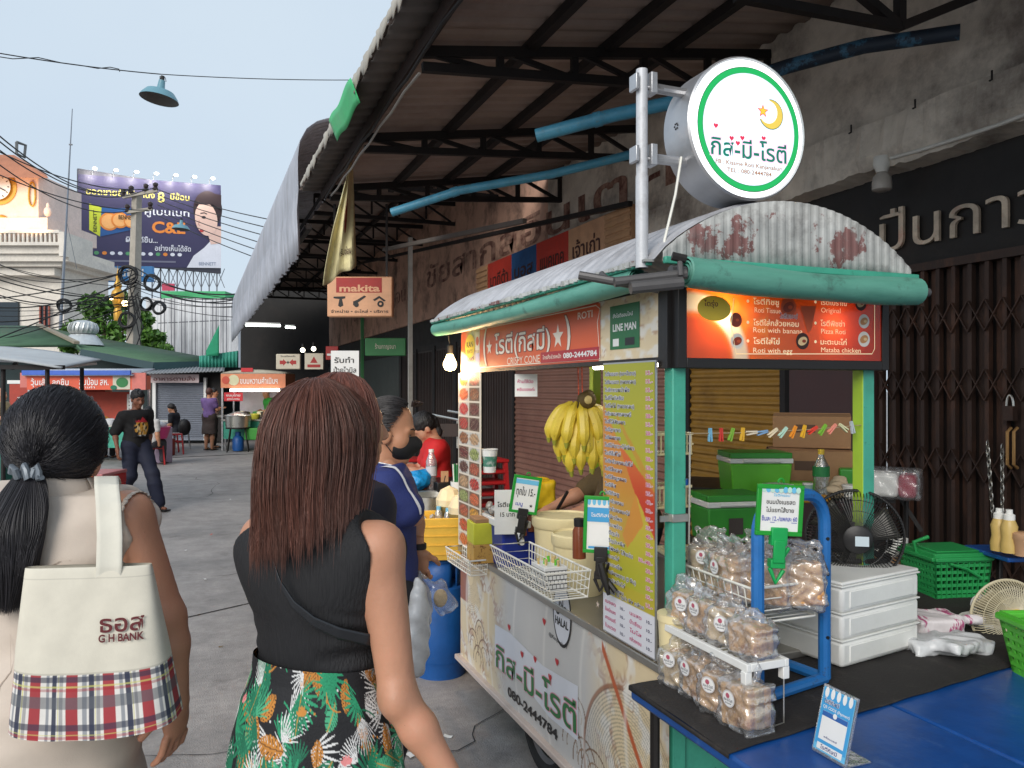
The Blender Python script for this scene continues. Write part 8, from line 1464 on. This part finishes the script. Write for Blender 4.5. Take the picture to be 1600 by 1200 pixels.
simple('seated woman in black with a bag, in front of the grey roller shutter',277,20.6,-RT,(30,32,40),(60,60,66),'trousers',dict(tail=1),sit=True,lean_=.25,armsf=1)
simple('vendor in a bright green shirt reaching over the dessert cart',424,21.2,-RT*.7-FW*.7,(50,160,60),(40,44,50),'trousers',dict(),lean_=.25,armsf=1)
simple('vendor in a mustard jacket with his back turned at the blue roofed cart',170,18.2,FW,(190,126,40),(40,40,44),'trousers',dict(),armsf=1,sl=1.0)
simple('woman with long loose black hair sitting with her back turned beside the pink tub',232,16.2,FW,(214,210,206),(60,60,66),'trousers',dict(long=.36),sit=True)
simple('person in a printed top at the left picture edge',1,14.5,RT,(170,150,110),(60,90,70),'trousers',dict(),armsf=1)
# ================================================================ STALLS UP THE STREET
inkw=flat('ink_white',S(246,240,236),.5)
def stall(name,lab,px0,px1,D,ptop,psign0,psign1,signm,text,roofm,zc=.8,rear=.9,barrel=False,tr=.35):
    t=thing(name,lab,'food stall',PX((px0+px1)/2,600,D)*[1,1,0],-YAW); k=D/FPX; w=(px1-px0)*k; z=lambda p:CH+(HOR-p)*k; zt,z0,z1=z(ptop),z(psign1),z(psign0)
    m=MB()
    if barrel: m.sheet(lambda u,v:(-w/2+w*u,v*rear,z1+.01+(zt-z1)*(1-(2*u-1)**2)**.7),20,2,roofm); m.sheet(lambda u,v:(-w/2+w*u,.0,z1+.005+v*(zt-z1)*(1-(2*u-1)**2)**.7),20,2,roofm)
    else: m.sheet(lambda u,v:(-w/2-.05+(w+.1)*u,-.1+v*(rear+.2),z1+.0+(zt-z1)*v),2,6,roofm)
    m.build('roof',t,solid=.02)
    m=MB(); m.bx(-w/2,w/2,0,.06,z0,z1,signm); m.bx(-w/2,-w/2+.06,.06,rear,z0,z1,signm); m.bx(w/2-.06,w/2,.06,rear,z0,z1,signm); m.build('sign_panel',t)
    A=Art(.006); 
    for s,u,v,h,mm,ww in text: A.text(s,u*w,v*(z1-z0),h*(z1-z0),mm,w=ww*w,bold=.03)
    A.build('lettering',t,O=(-w/2,-.002,z0))
    for x in(-w/2+.03,w/2-.03):
        for y in(.03,rear-.03): m=MB(); m.bx(x-.02,x+.02,y-.02,y+.02,0,z0,alu); m.build('post',t)
    m=MB(); m.bx(-w/2,w/2,0,rear,zc-.04,zc,stl); m.bx(-w/2+.02,w/2-.02,.04,rear,.3,zc-.04,tealp); m.build('counter',t)
    return t,w,z0,z1
des_s=mat('stall_orange',S(224,140,100),.5); desr=mat('stall_cream',S(190,186,170),.6)
t,w,z0,z1=stall('dessert_cart','lit dessert cart with barrel roof and orange Thai sign at the canopy end',345,446,20.3,578,584,606,des_s,[("ขนมหวานคำเนินฯ",.3,.3,.42,inkw,.58)],desr,barrel=True)
A=Art(.006); A.disc(w*.2,.2,.14,flat('logo_pale',S(214,210,170))); A.disc(w*.08,.2,.1,flat('logo_red',S(200,80,60))); A.build('logo',t,O=(-w/2,-.004,z0))
m=MB(); m.tube([(-w/2+.25,-.02,z0-.06),(w/2-.15,-.02,z0-.06)],.035,mat('stall_tube',(1,1,1),.5,em=7,emc=(1,.97,.9),bump=0),8); m.build('tube_lamp',t)
m=MB(); m.bx(-w/2+.35,-w/2+.36,0,.0,0,0,blk) if 0 else None; m.bx(-w/2+.1,-w/2+.58,-.05,-.03,z0-.34,z0-.12,mat('stall_red',S(206,40,50),.5)); m.build('red_board',t); A=Art(.004); A.text("ขนมไทย",.06,.12,.06,inkw,w=.36); A.text("สูตรโบราณ",.08,.03,.05,inkw,w=.32); A.build('red_board_lettering',t,O=(-w/2+.1,-.052,z0-.34))
m=MB(); m.bx(-.3,.0,-.03,-.01,z1+.05,z1+.15,mat('stall_red',0)); m.build('roof_plate',t)
m=MB(); m.bx(-w/2+.2,w/2-.05,.85,.87,.8,z0,mat('stall_back',S(196,190,196),.7)); m.build('back_panel',t)
foodc=[S(206,200,70),S(226,220,190),S(120,170,60),S(60,54,50),S(190,200,120),S(90,160,90)]
for k in range(14):
    m=MB(); x=-w/2+.3+.085*k; y=.25+.2*(k%3); c=mat('stall_food_%d'%(k%6) if 0 else ['lemon jelly','coconut cream','pandan sweet','black jelly','melon','green sweet'][k%6],foodc[k%6],.5,var=.2); m.lathe([(0,0),(.09,0),(.12,.12),(.0,.15)],PX((345+446)/2,600,20.3)*[1,1,0]+RT*x+FW*y+np.array([0,0,.802+.06*(k%2)]),c,10); one(m,'dessert_bowl',['bowl of yellow sweets','bowl of white coconut sweets','bowl of green sweets','bowl of black jelly','bowl of pale melon sweets','bowl of leaf green sweets'][k%6]+' on the dessert cart counter','bowl',group='bowls on the dessert cart')
# big pot on its stand and blue gas bottle
p=PX(372,600,20); t=thing('stock_pot','large steel pot on a black stand in front of the dessert cart','pot',p*[1,1,0]); m=MB(); m.lathe([(0,.62),(.3,.62),(.31,.9),(.33,.91),(.3,.93),(.1,1.0),(0,1.02)],(0,0,0),stl,24); m.build('pot_body',t); m=MB(); m.tube([(-.31,0,.8),(-.38,0,.8),(-.38,.06,.8)],.012,stl,5); m.build('handle',t)
t=thing('pot_stand','black iron stand under the large steel pot','stand',p*[1,1,0]); m=MB(); m.lathe([(.3,.58),(.3,.61),(.25,.61),(.25,.58)],(0,0,0),blk,20); m.build('ring',t)
for a in range(4): m=MB(); m.tube([(.25*math.cos(a*pi/2+.7),.25*math.sin(a*pi/2+.7),.6),(.36*math.cos(a*pi/2+.7),.36*math.sin(a*pi/2+.7),0)],.02,blk,6); m.build('leg',t)
m=MB(); m.lathe([(0,.02),(.13,.02),(.14,.1),(.14,.3),(.1,.38),(.07,.4),(.07,.5),(0,.5)],p*[1,1,0],gb_,18); one(m,'gas_bottle','small blue gas bottle under the black pot stand','gas cylinder',loc=p*[1,1,0])
m=MB(); p=PX(428,660,20); v,f=sdf([('b',(0,0,0),(.2,.15,.26),None,.06,.05)],.03,noise=lambda x,y,z:.02*np.sin(x*20+z*15)*np.sin(z*17)); tag(np_mesh('brown_sack',v+p,f,mat('sack',S(176,134,92),.9),None,loc=p),'bulging brown sack hanging on the dessert cart','sack')
m=MB(); p=PX(398,690,20.1); m.box(p+np.array([0,0,.2]),(.45,.3,.3),grd,rz=-YAW); one(m,'green_crate','green plastic crate under the dessert cart','crate',loc=p*[1,1,0],bevel=.02)
m=MB(); p=PX(350,650,20.6); m.box(p+np.array([0,0,.0]),(.5,.4,.05),stl,rz=-YAW); m.box(p*[1,1,.5]+FW*.1,(.04,.04,p[2]),alu,rz=-YAW); one(m,'side_shelf','small metal side table left of the steel pot','table',loc=p*[1,1,0])
# blue roofed cart with orange sign
sgO=mat('stall_red_orange',S(226,96,66),.5); blr=mat('blue_edge_roof',S(190,196,206),.5)
t,w,z0,z1=stall('noodle_cart','long cart with blue edged roof and red orange sign behind the walking man',42,206,17.2,574,586,609,sgO,[("วุ้นเส้น ลูกชิ้น",.04,.32,.4,inkw,.36),("ส้มป้อม สห.",.5,.32,.46,inkw,.28),("เจ้าเก่า",.5,.1,.14,inkw,.15)],blr)
m=MB(); m.bx(-w/2-.04,w/2+.02,-.12,-.06,z1,z1+.1,mat('roof_blue',S(66,104,196),.5)); m.build('roof_edge',t); A=Art(.006); A.rect(w*.82,.01,w*.985,z1-z0-.01,flat('logo_cream',S(206,200,180))); A.disc(w*.91,(z1-z0)/2,.13,flat('logo_green',S(120,170,110)),.11); A.disc(w*.83,.05,.07,flat('logo_dgreen',S(20,110,80)),.05); A.build('logo',t,O=(-w/2,-.002,z0))
m=MB(); m.bx(w/2+.0,w/2+.3,.0,.05,z0+.0,z1+.05,mat('pink_wrap',S(210,120,110),.6)); m.build('side_roll',t); m=MB(); m.bx(-w/2-.15,-w/2,.0,.05,z0+.05,z1+.05,mat('pink_wrap',0)); m.build('side_roll',t)
m=MB(); m.bx(-w/2,w/2-.35,.86,.88,.8,z0-.05,mat('terracotta_panel',S(190,84,66),.7)); m.bx(w/2-.35,w/2,.5,.52,.8,z0-.1,mat('menu_white',S(206,206,200),.6)); m.build('back_panel',t); A=Art(.004); 
for k in range(7): A.line([(.04,.08+.08*k),(.3-.05*(k%3),.08+.08*k)],.02,blk)
A.build('menu_lettering',t,O=(w/2-.35,.498,.82))
cp_=PX(124,600,17.2)*[1,1,0]
for k,(x,h,c,l) in enumerate(((.35,.16,(220,222,224),'white plastic tub stack, left, on the noodle cart counter'),(.62,.14,(226,226,228),'white plastic tub stack, right, on the noodle cart counter'),(.45,.22,(206,200,190),'pale bottle on the noodle cart counter'),(.75,.2,(190,70,50),'red sauce bottle on the noodle cart counter'))):
    m=MB(); r_=.12 if k<2 else .04; q=cp_+RT*x+FW*.12+np.array([0,0,.803+(.0 if k>1 else .0)]); m.lathe([(0,0),(r_,0),(r_*1.1,h*.8),(r_*.5,h),(0,h)],q,mat('tub_%s'%('white' if k<2 else 'pale' if k==2 else 'red'),S(*c),.5),14); one(m,'counter_tub',l,'tub',loc=q)
m=MB(); q=cp_+FW*1.0; m.box(q+RT*-1.0+np.array([0,0,1.35]),(2.3,.05,.7),mat('red_wall_board',S(176,70,56),.7),rz=-YAW); m.box(q+RT*-1.0+np.array([0,0,1.75]),(2.4,.06,.08),wht,rz=-YAW); m.box(q-RT*2.0+np.array([0,0,.5]),(.05,.05,1.0),alu); m.box(q-RT*.1+np.array([0,0,.5]),(.05,.05,1.0),alu); one(m,'menu_wall','dark red menu board with white letters behind the noodle cart','board',loc=q-RT); A=Art(.01); A.text("วุ้นเส้น",0,.3,.14,inkw,w=.6); A.text("โจ๊กร้อน",-.4,.0,.16,inkw,w=.7); tag(A.build('menu_lettering',None,O=q-RT*1.55+np.array([0,0,1.22])-FW*.04,U=RT),'white Thai letters painted on the dark red menu board','lettering')
# near stall with the pale awning at the left
D=10.0; t=thing('awning_stall','stall with a big curved pale grey awning and dark posts at the left','food stall',PX(40,600,D)*[1,1,0],-YAW)
gy=mat('grey_awning',S(176,180,182),.6,stain=S(140,144,146),sa_=.4,ss=1.2)
cn=[PX(-120,545,11.0),PX(60,541,11.2),PX(157,565,10.6),PX(86,575,9.2),PX(-120,545,8.6)]
m=MB(); a,b,c,d=PX(-160,546,11.2),PX(158,566,11.0),PX(95,576,9.0),PX(-160,552,9.0)
def aw(u,v): p=(d*(1-u)+c*u)*(1-v)+(a*(1-u)+b*u)*v; return p+np.array([0,0,.14*math.sin(pi*min(1,u*.9))*(.4+.6*v)])
m.sheet(aw,26,8,gy); m.build('awning',t,W=True,solid=.02)
m=MB(); m.bar(PX(-160,573,9.1),PX(100,574,9.1),.05,.05,soot); m.bar(PX(-160,560,9.8),PX(90,566,9.8),.03,.03,alu); m.bar(PX(20,575,9.1),PX(30,560,10.8),.04,.04,soot); m.bar(PX(95,574,9.1),PX(150,568,10.8),.03,.03,alu); m.build('frame',t,W=True)
for px in(5,74,128): m=MB(); q=PX(px,575,9.15 if px<100 else 10.2); m.tube([q,q*[1,1,0]],.025,soot,8); m.build('post',t,W=True)
m=MB(); q=PX(-30,730,10)*[1,1,0]; m.box(q+np.array([0,0,.4]),(1.0,.6,.8),mat('stall_teal',S(38,110,96),.6),rz=-YAW); m.box(q+np.array([0,0,.83]),(1.05,.65,.05),stl,rz=-YAW); one(m,'stall_counter','low teal counter under the pale awning','counter',loc=q,bevel=.01)
wb=thing('wheelie_bin','teal green rubbish bin at the left picture edge','bin',PX(8,755,11)*[1,1,0],-YAW); m=MB(); m.add([(-.2,-.2,.05),(.2,-.2,.05),(.2,.2,.05),(-.2,.2,.05),(-.27,-.27,.6),(.27,-.27,.6),(.27,.27,.6),(-.27,.27,.6)],[(3,2,1,0),(0,1,5,4),(1,2,6,5),(2,3,7,6),(3,0,4,7)],mat('bin_teal',S(24,140,116),.5)); m.build('bin_body',wb,bevel=.02); m=MB(); m.bx(-.29,.29,-.29,.29,.6,.64,mat('bin_teal',0))
for k in range(6): m.bx(-.25,.25,-.26+.09*k,-.22+.09*k,.64,.655,mat('bin_teal',0))
m.build('lid',wb,bevel=.01)
rt_=thing('red_table','small dark red table behind the ponytail woman\'s shoulder','table',PX(162,740,9.5)*[1,1,0],-YAW); m=MB(); m.bx(-.18,.14,-.3,.3,.56,.6,mat('table_pink',S(190,120,120),.5)); m.bx(-.18,.14,-.28,.28,.44,.56,redc); m.build('tabletop',rt_,bevel=.01)
for x in(-.15,.11):
    for y in(-.26,.26): m=MB(); m.bx(x-.02,x+.02,y-.02,y+.02,0,.44,redc); m.build('leg',rt_)
# stools, tub and boxes in the middle distance
def grd_(px,D): p=PX(px,600,D); return np.array([p[0],p[1],0.])
stool('red plastic stool under the pink and white tub',grd_(244,16.6),.55,.34); stool('red plastic stool to the right, beside the seated woman',grd_(275,19.2),.5,.34); stool('red plastic stool nearest the grey shutter',grd_(268,19.8),.45,.34)
t=thing('wash_tub','magenta plastic tub heaped with white bags on a red stool','tub',grd_(240,16.5)+np.array([0,0,.552])); m=MB(); m.lathe([(0,0),(.26,0),(.33,.22),(.34,.24),(.31,.23),(.0,.2)],(0,0,0),mat('magenta_tub',S(220,60,130),.4),24); m.build('tub_body',t); v,f=sdf([('e',(0,0,.26),(.26,.24,.1),None,.04)],.025,noise=lambda x,y,z:.02*np.sin(x*25+z*20)*np.sin(y*23+z*9)); np_mesh('white_bags',v,f,bagw,t)
m=MB(); q=grd_(254,17.0); m.box(q+np.array([0,0,.38]),(.3,.3,.76),mat('lilac_carton',S(206,186,210),.7,stain=S(190,140,180),sa_=.5),rz=-YAW); one(m,'tall_carton','tall pale lilac carton beside the magenta tub','carton',loc=q,bevel=.01)
m=MB(); q=grd_(262,18.8); m.box(q+np.array([0,0,.2]),(.25,.25,.4),mat('brown_red_carton',S(140,50,44),.7),rz=-YAW); one(m,'red_carton','dark red carton on the ground by the stools','carton',loc=q,bevel=.01)
t=thing('work_table','small pale table where the seated woman in black works','table',grd_(258,20.8),-YAW); m=MB(); m.bx(-.5,.3,-.3,.3,.72,.76,whp); m.build('tabletop',t)
for x in(-.45,.25): m=MB(); m.bx(x-.02,x+.02,-.02,.02,0,.72,alu); m.build('leg',t)
t=thing('plastic_chair','pale chair carrying the seated woman in black','chair',grd_(279,20.6),-YAW); m=MB(); m.bx(-.2,.2,-.2,.2,.42,.46,alu); m.build('seat',t)
for x in(-.18,.18):
    for y in(-.18,.18): m=MB(); m.bar((x,y,.42),(x*1.2,y*1.2,0),.03,.03,alu); m.build('leg',t)
m=MB(); q=grd_(288,20.4)+np.array([0,0,.6]); m.ball(q,(.16,.12,.22),blk,14); one(m,'shoulder_bag','black shoulder bag of the seated woman','bag',loc=q)
# small litter and cracks on the street
crk=flat('crack',S(52,50,49),.9); r=np.random.default_rng(44)
for k,(px,py,n,st) in enumerate(((330,900,26,.13),(560,1150,14,.1),(300,780,30,.3),(210,1180,18,.08),(440,730,30,.4))):
    p=onz(px,py,.005); a=r.uniform(-.4,.9); pts=[p]
    for _ in range(n): a+=r.normal(0,.45); a*=.93; pts.append(pts[-1]+np.array([math.cos(a),math.sin(a),0])*st*r.uniform(.5,1.2))
    m=MB(); vs=[];
    for i,q in enumerate(pts): d=pts[min(i+1,n)]-pts[max(i-1,0)]; nn=np.array([-d[1],d[0],0])/np.linalg.norm(d)*r.uniform(.0015,.004); vs+=[q+nn,q-nn]
    m.add(vs,[(2*i,2*i+1,2*i+3,2*i+2) for i in range(n)],crk); one(m,'pavement_crack','thin wandering crack in the street surface','crack',kind='structure',smooth=0)
for k in range(16):
    px,py=((320,905),(470,760),(330,835),(360,780),(310,960),(610,1120),(640,1180),(400,720),(300,725),(700,1150),(345,1010),(380,860),(290,860),(590,1190),(450,712),(520,735))[k]; q=onz(px,py,.006); m=MB(); w_=r.uniform(.012,.03); m.sheet(lambda u,v:((u-.5)*w_*2,(v-.5)*w_,.004*math.sin(3*u+k)+.003*v),4,3,[wht,mat('dry_leaf',S(110,88,50),.8),mat('pink_scrap',S(196,110,100),.7)][k%3]); o=one(m,'litter_scrap',['white paper scrap lying on the street','dry leaf lying on the street','pinkish wrapper scrap lying on the street'][k%3],'litter',group=['paper scraps on the street','dry leaves on the street','pink scraps on the street'][k%3],smooth=0); o.location=q; o.rotation_euler=(0,0,r.uniform(0,6))
m=MB(); q=onz(352,905,.004); m.add([q+np.array([.55+.0,.2,0])*0+np.array([x,y,0]) for x,y in((-.2,-.2),(.2,-.2),(.2,.2),(-.2,.2))],[(0,1,2,3)],flat('x',S(90,88,86))) if 0 else None
